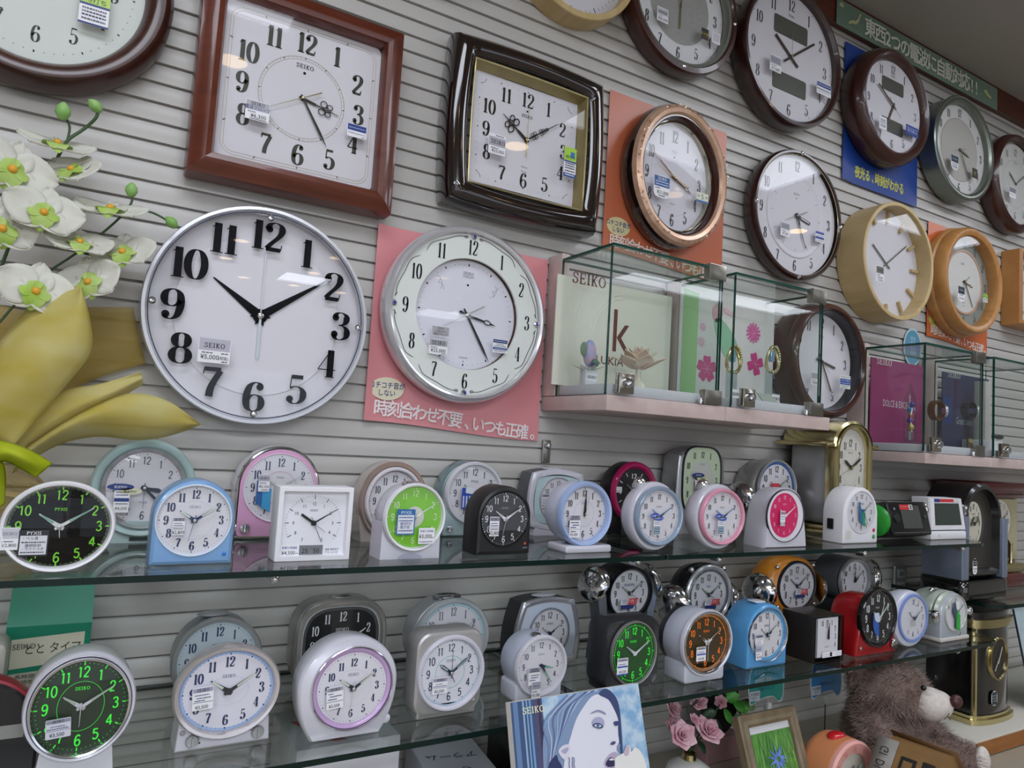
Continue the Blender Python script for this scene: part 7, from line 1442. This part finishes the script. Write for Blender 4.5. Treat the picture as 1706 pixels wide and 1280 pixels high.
bpoly(g, [(830, 590), (850, 545), (905, 530), (945, 560), (945, 610), (900, 600)], -.0017, paint('#a9a6c4', .4)); bpoly(g, [(832, 606), (865, 585), (905, 588), (938, 618), (905, 636), (865, 628)], -.0020, paint('#3c4878', .4)); bpoly(g, [(850, 605), (875, 595), (905, 600), (918, 614), (895, 624), (865, 618)], -.0022, paint('#c9d0de', .4)); bpoly(g, [(872, 597), (892, 597), (898, 612), (884, 622), (872, 612)], -.0024, paint('#4a6a78', .4))
bpoly(g, [(1035, 580), (1060, 568), (1090, 572), (1088, 600), (1050, 612)], -.0020, paint('#3a4470', .4))
bpoly(g, [(998, 775), (1020, 752), (1050, 755), (1040, 775), (1015, 784)], -.0020, paint('#4a4a78', .4)); bpoly(g, [(1060, 800), (1080, 775), (1092, 790), (1070, 830)], -.0020, paint('#8f8fb4', .4))
bpoly(g, [(935, 950), (970, 880), (1020, 850), (1060, 862), (1050, 985), (980, 995)], -.0020, paint('#b3a3bc', .4)); bpoly(g, [(945, 948), (985, 895), (1030, 908), (1030, 965), (975, 976)], -.0022, paint('#2c2950', .4)); bpoly(g, [(975, 915), (1005, 900), (1028, 912), (1010, 920)], -.0024, paint('#d9d9e2', .4))
bpoly(g, [(1030, 960), (1040, 900), (1090, 870), (1125, 850), (1150, 790), (1185, 800), (1195, 850), (1235, 808), (1290, 850), (1330, 950), (1350, 1100), (1300, 1400), (1080, 1400)], -.0022, paint('#e2e0dc', .4)); bpoly(g, [(1120, 860), (1150, 792), (1178, 806), (1168, 870), (1140, 885)], -.0024, paint('#c4b0be', .4))
for X in (612, 640, 655): 
    Q = [bpt(X+(i%2)*6, 880+30*i) for i in range(8)]
    for a, b in zip(Q, Q[1:]): g.bar(a, b, .0012, -.0021, paint('#5f6f94', .4))
c = bpt(308, 468); g.glyphs('SEIKO', c[0], c[1], .0075, -.0012, paint('#e3e0c4'), 1.25, .2, .12, gap=.12); g.v = [(x, y, max(min(z, BH), 0)) for x, y, z in g.v]; g.v = [(min(max(x, 0), BW_), y, z) for x, y, z in g.v]
g.obj('cover_print', t)
t = thing('booklet_stand', 'small clear block under the blue catalogue', 'stand', (.60, .735, DECK+.0003)); g = G(); g.box(-.09, .09, -.05, .05, 0, .0325, glass('#e9f0f0'), .002); g.obj('block', t)

# roses in a white vase
t = thing('vase', 'round white vase with a gold neck holding the pink roses', 'vase', (1.012, 1.0, DECK+.0003))
g = G(); g.lathe([(.028, 0), (.036, .004), (.046, .03), (.047, .05), (.038, .072), (.018, .083), (.0005, .084)], paint('#e2e2dc', .15, coat=.5)); vb = g.obj('body', t, 60)
g = G(); g.lathe([(.013, .082), (.013, .094), (.010, .096), (.010, .083)], GOLD); g.obj('neck', vb)
t = thing('rose_bouquet', 'pink artificial roses with dark leaves in the white vase', 'flowers', (1.012, 1.0, DECK+.096))
PKA = cloth('#e2a6b6', '#f0ccd5', .25, nscale=40)
g = G(); sp = [(1138, 1225, .019, .97), (1181, 1217, .021, .965), (1164, 1170, .013, 1.0), (1158, 1199, .009, .975), (1122, 1178, .017, 1.03), (1124, 1206, .013, 1.02), (1201, 1170, .010, 1.04)]
for px, py, r, Y in sp:
    c = at(px, py, Y)-t.location; g.tube([(0, 0, .001), (c.x*.4, c.y*.4, c.z*.5), (c.x, c.y, c.z-.004)], .0016, paint('#2c4a2c', .5), 6)
g.obj('stems', t)
for px, py, r, Y in sp:
    c = at(px, py, Y)-t.location; g = G(); rg = random.Random(px); r *= 1.22
    for n, rr, h, ti, w, of in ((6, 1.0, .55, .95, .52, .2), (5, .8, .75, .75, .45, .5), (5, .55, .85, .5, .36, .1), (3, .3, .9, .25, .26, .7)): petal_ring(g, (0, 0, -.3*r), n, r*rr, r*h, ti, r*w*1.1, PKA, of+rg.uniform(0, 1))
    tilt = Matrix.Rotation(radians(rg.uniform(35, 65)), 4, 'X'); turn = Matrix.Rotation(radians(rg.uniform(-50, 20)), 4, 'Z'); g.v = [tuple(turn @ tilt @ Vector(v)+c) for v in g.v]; o = g.obj('rose', t, 60); m = o.modifiers.new('thickness', 'SOLIDIFY'); m.thickness = .0006
def leaf(g, c, d, L, w, mat, fold=.25):
    d = Vector(d).normalized(); s = d.cross(Vector((.2, -.8, .4))).normalized(); n = s.cross(d); R = []
    for i in range(6):
        u = i/5; ww = w*sin(pi*(u*.92+.06))**.8; p = Vector(c)+d*L*u+n*L*.15*u*u; R.append([p-s*ww+n*ww*fold, p, p+s*ww+n*ww*fold])
    g.rings(R, mat, closed=False)
LFD = paint('#26402a', .4); LFG = paint('#4c9a3a', .45)
for px, py, dx, dz, L in ((1145, 1188, -.6, .5, .024), (1170, 1195, .7, .4, .026), (1150, 1230, -.2, -.9, .02), (1163, 1235, .3, -.9, .024), (1176, 1190, .9, .2, .02), (1152, 1178, .1, .9, .02)):
    g = G(); leaf(g, at(px, py, .99)-t.location, (dx, -.4, dz), L, .009, LFD); o = g.obj('leaf', t, 60); o.modifiers.new('thickness', 'SOLIDIFY').thickness = .0006
t = thing('foliage_plaque', 'black oval plaque with bright green leaves on a pale pink foot behind the roses', 'ornament', (1.225, 1.12, DECK+.0003))
g = G(); g.prof(('e', .052, .075), [(.006, .02), (0, .014), (0, .004), (.004, 0)], paint('#16171a', .25), True, True, 0, .122, 40); g.obj('plaque', t)
g = G(); g.box(-.055, .055, -.012, .03, 0, .05, paint('#b98f93', .5), .003); g.obj('foot', t)
for px, py, dx, dz, L, m_ in ((1208, 1165, .8, .3, .03, LFG), (1222, 1172, .7, -.5, .028, LFG), (1206, 1182, .3, -1, .032, LFG), (1224, 1192, .6, -.9, .03, LFG), (1196, 1200, -.5, -.8, .034, LFD), (1200, 1160, -.9, .5, .034, LFG), (1228, 1180, .9, .1, .026, LFG), (1182, 1152, -.9, .3, .03, LFG), (1190, 1208, .2, -.9, .03, LFD), (1240, 1170, .8, -.6, .026, paint('#6a8a4a', .5))):
    g = G(); leaf(g, at(px, py, 1.10)-t.location, (dx, -.35, dz), L, .013, m_); o = g.obj('leaf', t, 60); o.modifiers.new('thickness', 'SOLIDIFY').thickness = .0006
g = G(); g.tube([at(1240, 1198, 1.1)-t.location, at(1215, 1165, 1.1)-t.location, at(1200, 1150, 1.1)-t.location, at(1184, 1145, 1.1)-t.location], .0016, LFD, 6); g.tube([at(1220, 1172, 1.1)-t.location, at(1245, 1165, 1.1)-t.location, at(1252, 1175, 1.1)-t.location], .0014, LFD, 6); g.obj('stem', t)

# picture frame
t = thing('picture_frame', 'olive-brown wooden picture frame with a print of blue flowers in grass', 'frame', (1.105, .86, DECK-.006+.012), rx=radians(-20), rz=radians(0))
c0, c1_ = at(1233, 1201, .915), at(1328, 1184, .915); fw = (c1_.x-c0.x); fh = .186
FR = noisy('#6e5f49', '#82725a', (3, 12, 2), 12, .45)
t.location.x = (c0.x+c1_.x)/2+.006; 
g = G(); g.prof(('r', fw/2, fh/2, dict(r=.002)), [(0, .018), (0, .003), (.003, 0), (.010, .002), (.016, -.001), (.021, .002), (.0225, .007)], FR, cz=fh/2, n=16); g.obj('moulding', t, 25)
g = G(); iw, ih = fw/2-.022, fh/2-.022
g.add([(-iw, .0075, fh/2-ih), (iw, .0075, fh/2-ih), (iw, .0075, fh/2+ih), (-iw, .0075, fh/2+ih)], [(0, 1, 2, 3)], noisy('#2f6a30', '#6fb04a', (8, 1, 1), 40, .4, lo=.3, hi=.7))
g.add([(-iw, .0072, fh/2+ih-.012), (iw, .0072, fh/2+ih-.012), (iw, .0072, fh/2+ih), (-iw, .0072, fh/2+ih)], [(0, 1, 2, 3)], paint('#dcdde0', .4))
rg = random.Random(5)
for k in range(70):
    x = rg.uniform(-iw, iw); L = rg.uniform(.02, .06); z0 = fh/2-ih+rg.uniform(0, ih*1.5); x2 = min(max(x+rg.uniform(-.02, .02), -iw), iw); g.bar((x, z0), (x2, min(z0+L, fh/2+ih-.0125)), .0010, .0070-.00001*k, paint(rg.choice(('#8fc76a', '#4f9a48', '#3a7a3c', '#b5d98a', '#5fae5a'))), .0003)
for cx_, cz_, n in ((.006, fh/2+.012, 16), (-.018, fh/2-.022, 10), (.012, fh/2-.045, 12)):
    for k in range(n): a = 2*pi*k/n+rg.uniform(-.2, .2); r_ = rg.uniform(.018, .030); g.poly([(cx_+r_*cos(a)*.2-.003*sin(a), cz_+r_*sin(a)*.2+.003*cos(a)), (cx_+r_*cos(a)*.2+.003*sin(a), cz_+r_*sin(a)*.2-.003*cos(a)), (cx_+r_*cos(a), cz_+r_*sin(a))][::-1], .006-.00002*k, paint(rg.choice(('#6f95d9', '#8fb2e6', '#5a7fc9'))))
g.obj('print', t)
g = G(); g.box(-iw, iw, .0048, .0056, fh/2-ih, fh/2+ih, CLEAR); g.obj('glass', t)
g = G(); g.box(-.02, .02, .018, .02, .02, .15, BLACK); g.add([(-.02, .02, .15), (.02, .02, .15), (.02, .075, .018), (-.02, .075, .018)], [(0, 1, 2, 3)], BLACK); g.obj('easel_back', t)

# pink clock
t = alarm('orange drum-shaped alarm clock with pale pink ring and red top button, beside the picture frame', 1.266, .845, DECK+.0003)
g = G(); g.prof(('e', .066, .066), [(.012, .07), (.003, .06), (0, .05), (0, .006), (.004, .002)], paint('#d58a5c', .4), True, True, 0, .07); g.box(-.03, .03, .01, .06, 0, .015, paint('#d58a5c', .4), .003); g.obj('body', t, 40)
g = G(); g.prof(('e', .066, .066), [(.0, .004), (.0, -.002), (.004, -.006), (.022, -.003), (.0235, .0005)], paint('#e5a59c', .4), cz=.07, n=64); g.obj('rim', t, 40)
g = G()
for k in range(1, 13): a = radians(30*k); g.text(str(k), .0535*sin(a), .07+.0535*cos(a), .0085, -.0062, paint('#c9707a'))
for k in range(24): a = radians(15*k); g.bar((.045*sin(a), .07+.045*cos(a)), (.047*sin(a), .07+.047*cos(a)), .0006, -.0062, paint('#c9707a'))
g.obj('numeral_lettering', t)
def ex(g, y):
    rg = random.Random(8)
    for k in range(14): g.disc(('e', rg.uniform(.003, .007), rg.uniform(.003, .007)), y-.00003*k, paint(rg.choice(('#b9b0a9', '#c9a9a0', '#a9b0b0', '#8a8a88', '#9fcfb8'))), cx=rg.uniform(-.022, .022), cz=.07+rg.uniform(-.026, .022), n=10)
dial(t, ('e', .0425, .0425), 0, paint('#d9d3c6', .5), 0, .07, None, [], dict(t=(2, 8, 0), L=(.02, .032, 0), w=.003, m=paint('#9fd0b8')), [], [], dict(y=-.004), ex)
g = G(); g.ball((-.004, .03, .134), (.022, .014, .008), paint('#c4161f', .25, coat=.5)); g.obj('snooze_button', t)

# little cardboard house
t = thing('paper_house', 'brown cardboard house-shaped box with black print in front of the teddy bear', 'box', (1.332, .757, DECK+.0003), rz=radians(8)); t.scale = (1.28, 1.1, 1.25)
CB = noisy('#7d5c33', '#8a673a', (1, 1, 1), 30, .6); CB2 = paint('#6a4a28', .6); BK = paint('#1c1813', .5)
P = [(-.06, 0), (.06, 0), (.06, .07), (.02, .115), (-.02, .115), (-.06, .07)]
g = G(); g.rings([[(x, .05, z) for x, z in P], [(x, -.04, z) for x, z in P]], CB, True, True); g.obj('carton', t, 15)
g = G(); g.add([(-.066, y, z) for y, z in ((.024, .066), (.056, .066))]+[(-.018, y, .121) for y in (.056, .024)], [(0, 1, 2, 3)], noisy('#86827c', '#96918a', (1, 1, 1), 60, .6)); g.add([(.066, y, .066) for y in (.056, -.046)]+[(.018, y, .121) for y in (-.046, .056)], [(0, 1, 2, 3)], CB2); o = g.obj('roof', t); o.modifiers.new('thickness', 'SOLIDIFY').thickness = .0015
g = G(); g.prof(('r', .014, .008, dict(r=.003)), [(0, -.0403), (.003, -.0405)], BK, cx=-.02, cz=.09, n=16); g.add([(.006, -.0405, .078), (.034, -.0405, .078), (.034, -.0405, .092), (.006, -.0405, .092)], [(0, 1, 2, 3)], BK)
RF = lambda y, s: (-.0605+.04*s, y, .0705+.045*s)
for y0, y1, s0, s1 in ((-.034, -.016, .52, .86), (-.008, .016, .45, .82)): g.add([RF(y0, s0), RF(y1, s0), RF(y1, s1), RF(y0, s1)], [(0, 1, 2, 3)], BK)
g.add([(q[0]-.0004, q[1], q[2]+.0004) for q in (RF(-.003, .54), RF(.011, .54), RF(.011, .73), RF(-.003, .73))], [(0, 1, 2, 3)], CB)
for k in range(5): V, Fc = textmesh('GIDUP'[k]); g.add([(q[0]-.0058, q[1], q[2]+.0054) for q in [RF(.032+v[1]*.02, .86-.17*k-v[0]*.22) for v in V]], Fc, BK)
for x, z, c_ in ((.0, .03, '#e6e6df'), (.02, .045, '#e6e6df'), (.035, .03, '#d9d48a'), (.012, .015, '#8a5a3a'), (.03, .012, '#8a5a3a'), (-.012, .05, '#8a5a3a')): g.disc(('e', .003, .003), -.0405, paint(c_), cx=x, cz=z, n=8)
g.obj('roof_lettering', t)

# point-of-sale signs under the lower shelf
def pop(label, px, py, cxp, cyp, col, col2, Y=1.075):
    c = at(px, py, Y); t = thing('shelf_sign', label, 'sign', (c.x, Y, DECK+.0003)); z0 = c.z-t.location.z; s = .056
    OUT = smooth([(-.95, -.55), (-.85, -.95), (-.5, -.82), (0, -.72), (.45, -.75), (.75, -1.02), (.98, -.8), (1.0, 0), (.85, .8), (.4, 1.0), (-.4, 1.0), (-.85, .7), (-1, 0)], 4, True)
    W_ = paint('#cfd6d3', .4); g = G(); g.prism([(x*s, z0+z*.047) for x, z in OUT], .0006, 0, W_); g.prism([(x*s*.95, z0+z*.044) for x, z in OUT], 0, -.0003, noisy(col, col2, (1, 1, 1), 8, .35)); g.obj('panel', t, 20)
    g = G(); L_ = paint('#cfe0da', .4); g.text('マスタークロック', 0, z0+.022, .010, -.0007, L_, .75); g.text('ショップ', -.004, z0+.008, .008, -.0007, paint('#7fb0b8')); g.text('電波クロック', 0, z0-.014, .006, -.0007, paint('#2a3a6a')); g.prof(('r', .016, .010, dict(r=.001)), [(0, -.0007), (0, -.0008)], paint('#c9ccd4'), False, True, -.036, z0-.026, 16); g.text('大型電波', -.036, z0-.022, .005, -.0010, INK); g.text('まで', -.036, z0-.030, .005, -.0010, INK); g.obj('lettering', t)
    q = at(cxp, cyp, Y)-t.location; g = G(); g.box(q.x-.006, q.x+.006, -.006, .006, q.z-.008, q.z+.008, paint('#d5d5d2', .4), .001); g.obj('clip', t)
    g = G(); g.tube([(q.x, 0, 0), (q.x, 0, q.z-.008)], .0012, paint('#2a2c2c', .4), 6); g.tube([(q.x, 0, q.z+.008), (q.x, .002, z0-.02)], .0010, paint('#b9b9b6', .4), 6); g.lathe([(.014, 0), (.014, .002)], paint('#2a2c2c', .4), (q.x, 0, 0)); g.obj('stalk', t)
pop('green-teal shelf sign on a white clip, under the sky-blue clock', 1277, 1136, 1279, 1177, '#2a8a84', '#4a9f8e')
pop('blue shelf sign on a white clip, under the dark cube clock', 1377, 1128, 1375, 1167, '#1d6fae', '#2f86c2')

# ---------------------------------------------------------------- teddy bear
t = thing('teddy_bear', 'shaggy grey-brown teddy bear with white muzzle sitting on the counter', 'teddy bear', (1.525, .95, DECK+.003))
def blob(parts, vox, name, mat, parent, sm=3):
    g = G()
    for c, r in parts: g.ball(c, r, mat, 20, 12)
    me = bpy.data.meshes.new('tmp'); me.from_pydata(g.v, [], g.f); o = bpy.data.objects.new('tmp', me); COL.objects.link(o)
    m = o.modifiers.new('r', 'REMESH'); m.mode = 'VOXEL'; m.voxel_size = vox; m2 = o.modifiers.new('s', 'SMOOTH'); m2.iterations = sm; m2.factor = .6
    dg = bpy.context.evaluated_depsgraph_get(); me2 = bpy.data.meshes.new_from_object(o.evaluated_get(dg)); bpy.data.objects.remove(o)
    me2.materials.clear(); me2.materials.append(mat); me2.polygons.foreach_set('use_smooth', [True]*len(me2.polygons))
    me2.name = name; ob = bpy.data.objects.new(name, me2); COL.objects.link(ob); ob.parent = parent; return ob
def limb(a, b, r0, r1, n=6): return [(tuple(Vector(a).lerp(Vector(b), i/(n-1))), r0+(r1-r0)*i/(n-1)) for i in range(n)]
FURC = noisy('#6b5850', '#8a766d', (1, 1, 1), 30, .95)
PB = [((0, 0, .075), (.082, .07, .078)), ((0, 0, .115), (.065, .058, .055)), ((.0, -.012, .164), (.080, .070, .059)), ((.008, -.050, .158), (.05, .045, .042)), ((-.068, .02, .200), (.022, .016, .022)), ((.068, .02, .200), (.022, .016, .022))]
PB += limb((-.06, -.01, .12), (-.105, -.075, .062), .034, .028)+limb((.06, -.01, .12), (.108, -.07, .05), .034, .028)+limb((-.03, -.05, .040), (-.028, -.128, .058), .040, .037)+limb((.055, -.04, .040), (.09, -.122, .048), .038, .034)
body = blob(PB, .006, 'body', FURC, t)
# fur: thin blades along the surface
rg = random.Random(11); me = body.data; V = []; Fc = []
pol = [p for p in me.polygons]; areas = [p.area for p in pol]
for p in rg.choices(pol, weights=areas, k=18000):
    vs = [me.vertices[i].co for i in p.vertices]; w = [rg.random() for _ in vs]; s = sum(w); c = sum((v*(a/s) for v, a in zip(vs, w)), Vector()); n = p.normal
    if (c-Vector((-.028, -.135, .058))).length < .036 and n.y < -.5: continue
    if c.z < .006: continue
    d = (n+Vector((rg.uniform(-.7, .7), rg.uniform(-.7, .7), rg.uniform(-.9, .4)))).normalized(); L = rg.uniform(.011, .024); sd = d.orthogonal().normalized()*.0006; e = c+d*L+Vector((0, 0, -.002)); e.z = max(e.z, .0005)
    k = len(V); V += [tuple(c-sd-n*.002), tuple(c+sd-n*.002), tuple(e)]; Fc.append((k, k+1, k+2))
g = G(); g.add(V, Fc, noisy('#75625a', '#ab978d', (1, 1, 1), 40, .9)); o = g.obj('fur', t); o['kind'] = 'stuff'
FL = noisy('#cdc4bc', '#d9d1ca', (1, 1, 1), 120, .95, bump=.4)
muz = blob([((.024, -.085, .156), (.042, .036, .033)), ((.032, -.100, .158), (.033, .026, .028))], .004, 'muzzle', FL, t)
g = G(); g.ball((.046, -.127, .172), (.015, .011, .013), paint('#4a2426', .4), 18, 10); g.obj('nose', muz)
for c in ((-.016, -.096, .196), (.062, -.075, .202)): g = G(); g.ball(c, .0055, paint('#0f0e10', .1), 12, 8); g.obj('eye', t)
g = G(); g.tube([(.012, -.123, .140), (.018, -.1265, .146), (.026, -.127, .138)], .0008, BK, 5); g.tube([(.018, -.1265, .146), (.022, -.127, .152)], .0008, BK, 5); g.obj('mouth', muz)
for c, r in (((-.030, -.156, .060), (.034, .010, .038)), ((.100, -.150, .050), (.022, .014, .034))): g = G(); g.ball(c, r, FL, 24, 12); g.obj('sole', t, 60)

# ---------------------------------------------------------------- left end: orchid, ribbon, packages
def place(g, M): g.v = [tuple(M @ Vector(v)) for v in g.v]
PET = cloth('#e2e1d4', '#eeede4', .3, nscale=25, scale=(1, 1, 1)); LIP = cloth('#a9c95a', '#c3d98a', .2, nscale=30)
OY = 1.1
t = thing('orchid_spray', 'white artificial orchid spray with green-yellow lips on the left of the wall', 'flowers', at(20, 470, OY))
def petal(g, ang, L, w, mat, cup=.15, base=.0):
    R = []; d = Vector((cos(ang), 0, sin(ang))); s = Vector((-sin(ang), 0, cos(ang)))
    for i in range(8):
        u = i/7; ww = w*(sin(pi*min(u**.75*.93+.05, 1)))**.65; row = []
        for j in range(7):
            v = (j-3)/3; rip = .05*L*sin(v*5+u*4+ang*3)*u; row.append(d*(base+L*u)*1.0+s*ww*v+Vector((0, -1, 0))*(cup*L*(u*u*1.2-u*.4)+.14*ww*v*v-.0)+Vector((0, -1, 0))*rip)
        R.append(row)
    g.rings(R, mat, closed=False)
def orchid(px, py, r, rx, rz, ry=0, Y=OY):
    r *= 1.18; c = at(px, py, Y)-t.location; M = Matrix.Translation(c) @ Matrix.Rotation(radians(rz), 4, 'Z') @ Matrix.Rotation(radians(rx), 4, 'X') @ Matrix.Rotation(radians(ry), 4, 'Y')
    g = G()
    for a, L, w in ((90, .95, .42), (215, .9, .4), (325, .9, .4)): petal(g, radians(a), r*L, r*w, PET, .12)
    for a in (12, 168): petal(g, radians(a), r*1.08, r*.66, PET, .2)
    g.v = [tuple(v) for v in g.v]; place(g, M); o = g.obj('flower', t, 70); o.modifiers.new('thickness', 'SOLIDIFY').thickness = .0004
    g = G()
    for a, L, w in ((38, .46, .34), (142, .46, .34), (270, .5, .30)): petal(g, radians(a), r*L, r*w, LIP, -.5)
    g.v = [(x, y-r*.14, z-r*.08) for x, y, z in [tuple(v) for v in g.v]]; g.ball((0, -r*.16, -.02*r), (r*.12, r*.10, r*.12), paint('#d9a02a', .5), 10, 7); place(g, M); l = g.obj('lip', o, 70)
for a in ((95, 245, .036, -62, 5, 0, 1.12), (18, 285, .040, -15, 20, 15, 1.09), (122, 287, .032, -40, -35, 10, 1.11), (72, 357, .036, -20, 10, 8, 1.08), (184, 353, .036, -62, -10, 0, 1.1), (0, 382, .036, -10, 25, -10, 1.07), (132, 408, .032, -50, 5, 0, 1.09), (206, 424, .034, -35, -25, -12, 1.1), (58, 487, .036, -15, 15, 10, 1.08), (150, 472, .034, -15, -30, -20, 1.09)): orchid(*a)
ST = paint('#3d5a35', .5)
def stem(P, r=.0016): 
    g = G(); g.tube([at(x, y, Y)-t.location for x, y, Y in smooth([(a, b, c) for a, b, c in P], 4)], r, ST, 7); g.obj('stem', t, 60)
stem([(-40, 640, 1.12), (-5, 470, 1.12), (40, 350, 1.13), (70, 300, 1.14), (92, 270, 1.14), (112, 235, 1.13), (140, 215, 1.13), (161, 195, 1.12), (162, 178, 1.12)], .0022)
stem([(112, 235, 1.13), (116, 212, 1.13), (108, 192, 1.13)]); stem([(70, 300, 1.14), (110, 292, 1.13), (122, 287, 1.125)])
stem([(-20, 560, 1.12), (60, 470, 1.13), (130, 420, 1.13), (190, 372, 1.13), (218, 340, 1.12), (219, 322, 1.12)]); stem([(205, 360, 1.13), (240, 352, 1.12), (262, 358, 1.12), (282, 370, 1.12)]); stem([(130, 420, 1.13), (180, 430, 1.12), (205, 424, 1.115)])
for px, py, r, sx_ in ((105, 186, .010, 0), (159, 177, .0085, 1), (219, 317, .0085, 0), (286, 371, .008, 1)):
    g = G(); g.lathe([(.0004, -r*1.2), (r*.6, -r*.9), (r*.95, -r*.2), (r*.85, r*.5), (r*.4, r*1.1), (.0003, r*1.35)], noisy('#7fae5a', '#a3c77c', (1, 1, 1), 40, .5), n=14); place(g, Matrix.Translation(at(px, py, 1.118)-t.location) @ Matrix.Rotation(radians(-50*sx_), 4, 'Y')); g.obj('bud', t, 60)

t = thing('ribbon_bow', 'large yellow organza bow gathered below the orchid spray', 'ribbon', at(20, 760, 1.12))
ORG1 = cloth('#d9c866', '#e6dd9a', .3, .34, nscale=12, scale=(1, 1, 2)); ORG2 = cloth('#cdb35e', '#d8c27a', .3, .5, nscale=10); BOWC = cloth('#b4c228', '#c6d240', .3, 0, nscale=20)
def resamp(P, n):
    P = smooth(P, 5); D = [0]
    for a, b in zip(P, P[1:]): D.append(D[-1]+sqrt(sum((p-q)**2 for p, q in zip(a, b))))
    out = []; j = 0
    for i in range(n):
        s = D[-1]*i/(n-1)
        while j < len(D)-2 and D[j+1] < s: j += 1
        k = (s-D[j])/max(D[j+1]-D[j], 1e-9); out.append(tuple(p+(q-p)*k for p, q in zip(P[j], P[j+1])))
    return out
def sheet(name, U, L, Yu, Yl, bul, mat, folds=0, fa=.0, n=28, m=12):
    """cloth spanned between two edge lines, bulging towards the room and pleated"""
    A, B = resamp(U, n), resamp(L, n); R = []
    for i in range(n):
        row = []
        for j in range(m):
            v = j/(m-1); px = A[i][0]+(B[i][0]-A[i][0])*v; py = A[i][1]+(B[i][1]-A[i][1])*v; Y = Yu+(Yl-Yu)*v-bul*sin(pi*v)*(.3+.7*sin(pi*i/(n-1)))-fa*sin(folds*pi*v+i*.1)
            row.append(at(px, py, Y)-t.location)
        R.append(row)
    g = G(); g.rings(R, mat, closed=False); o = g.obj(name, t, 80); o.modifiers.new('thickness', 'SOLIDIFY').thickness = .0004; return o
sheet('back_sheet', [(-30, 500), (60, 520), (140, 512), (222, 512)], [(-30, 740), (60, 700), (140, 640), (243, 606)], 1.186, 1.184, .006, ORG2, 3, .003)
sheet('upright_loop', [(-60, 700), (-20, 600), (40, 520), (90, 490), (133, 474)], [(20, 745), (60, 700), (112, 640), (152, 585), (150, 530), (135, 476)], 1.10, 1.07, .045, ORG1, 2, .006)
sheet('lower_loop', [(10, 745), (60, 690), (110, 650), (165, 640), (235, 620)], [(10, 775), (70, 735), (130, 705), (190, 670), (240, 640)], 1.10, 1.12, .03, ORG1, 3, .004)
sheet('tail', [(40, 748), (110, 700), (170, 668), (225, 655), (280, 668), (333, 706)], [(20, 790), (90, 745), (160, 728), (230, 734), (285, 726), (335, 708)], 1.10, 1.12, .03, ORG1, 2, .004)
sheet('gathered_tail', [(-30, 770), (20, 775), (60, 790), (80, 815)], [(-40, 870), (10, 890), (50, 886), (86, 862)], 1.12, 1.15, .02, ORG2, 9, .007)
sheet('bow_loop', [(-20, 730), (20, 738), (55, 752), (88, 772)], [(-20, 775), (10, 770), (40, 785), (60, 796)], 1.05, 1.04, .02, BOWC, 1, .003)
sheet('bow_tail', [(-20, 745), (0, 760), (10, 790), (8, 840)], [(-40, 745), (-40, 780), (-30, 820), (-20, 860)], 1.05, 1.05, .01, BOWC)

t = thing('timer_pack', 'green cardboard timer package leaning on the wall under the upper shelf', 'package', (-.015, 1.12, Z2+.0003))
GRC = paint('#138062', .4)
g = G(); P = [(0, 0), (0, .115), (.045, .172), (.05, .172), (.05, 0)]; g.rings([[(-.047, y, z) for y, z in P], [(.047, y, z) for y, z in P]], GRC, True, True); g.obj('carton', t, 20)
g = G(); lb = paint('#cdc9b4', .5); g.add([(-.040, -.0005, .062), (.040, -.0005, .068), (.040, -.0005, .104), (-.040, -.0005, .099)], [(0, 1, 2, 3)], lb); g.add([(-.040, -.0005, .033), (.040, -.0005, .038), (.040, -.0005, .061), (-.040, -.0005, .056)], [(0, 1, 2, 3)], paint('#b9b6a4', .5)); g.text('SEIKO', -.026, .090, .007, -.0008, paint('#55584c')); g.text('とと タイマー', .012, .086, .011, -.0008, paint('#23261f'), .8)
for z in (.052, .045): g.text('長時間防滴仕様設計', 0, z, .0045, -.0008, paint('#33362c'), 1.2)
g.obj('label', t)
g = G(); g.add([(-.047, .004-.0005, .119), (-.038, .0035, .119), (-.014, .034, .158), (-.024, .034, .158)], [(0, 1, 2, 3)], lb); g.obj('corner_flash', t)
t = thing('bottle_pack', 'white plastic-topped package at the left edge of the lower shelf', 'package', (-.098, 1.04, Z2+.0003))
g = G(); g.box(-.045, .045, -.02, .03, 0, .122, paint('#b9b5ab', .35), .006); g.obj('carton', t)
t = thing('kitchen_timer', 'black round-topped timer with a red rim and grey window at the left edge', 'timer', (-.075, .955, Z2+.0003))
g = G(); g.prof(('a', .062, .05, dict(r=.004)), [(.004, .03), (0, .024), (0, .003), (.003, 0)], paint('#17171a', .3), True, True, 0, .05, 48); g.obj('body', t)
g = G(); g.prof(('a', .0635, .0515, dict(r=.004)), [(0, .025), (-.001, .014), (0, .004), (.003, .003)], paint('#8e1c2c', .3), cz=.0515, n=48); g.v = [(x, y, max(z, .0602)) for x, y, z in g.v]; g.obj('rim', t)
g = G(); g.box(-.03, .048, -.001, 0, .038, .052, paint('#8a8a86', .4)); g.obj('window', t)
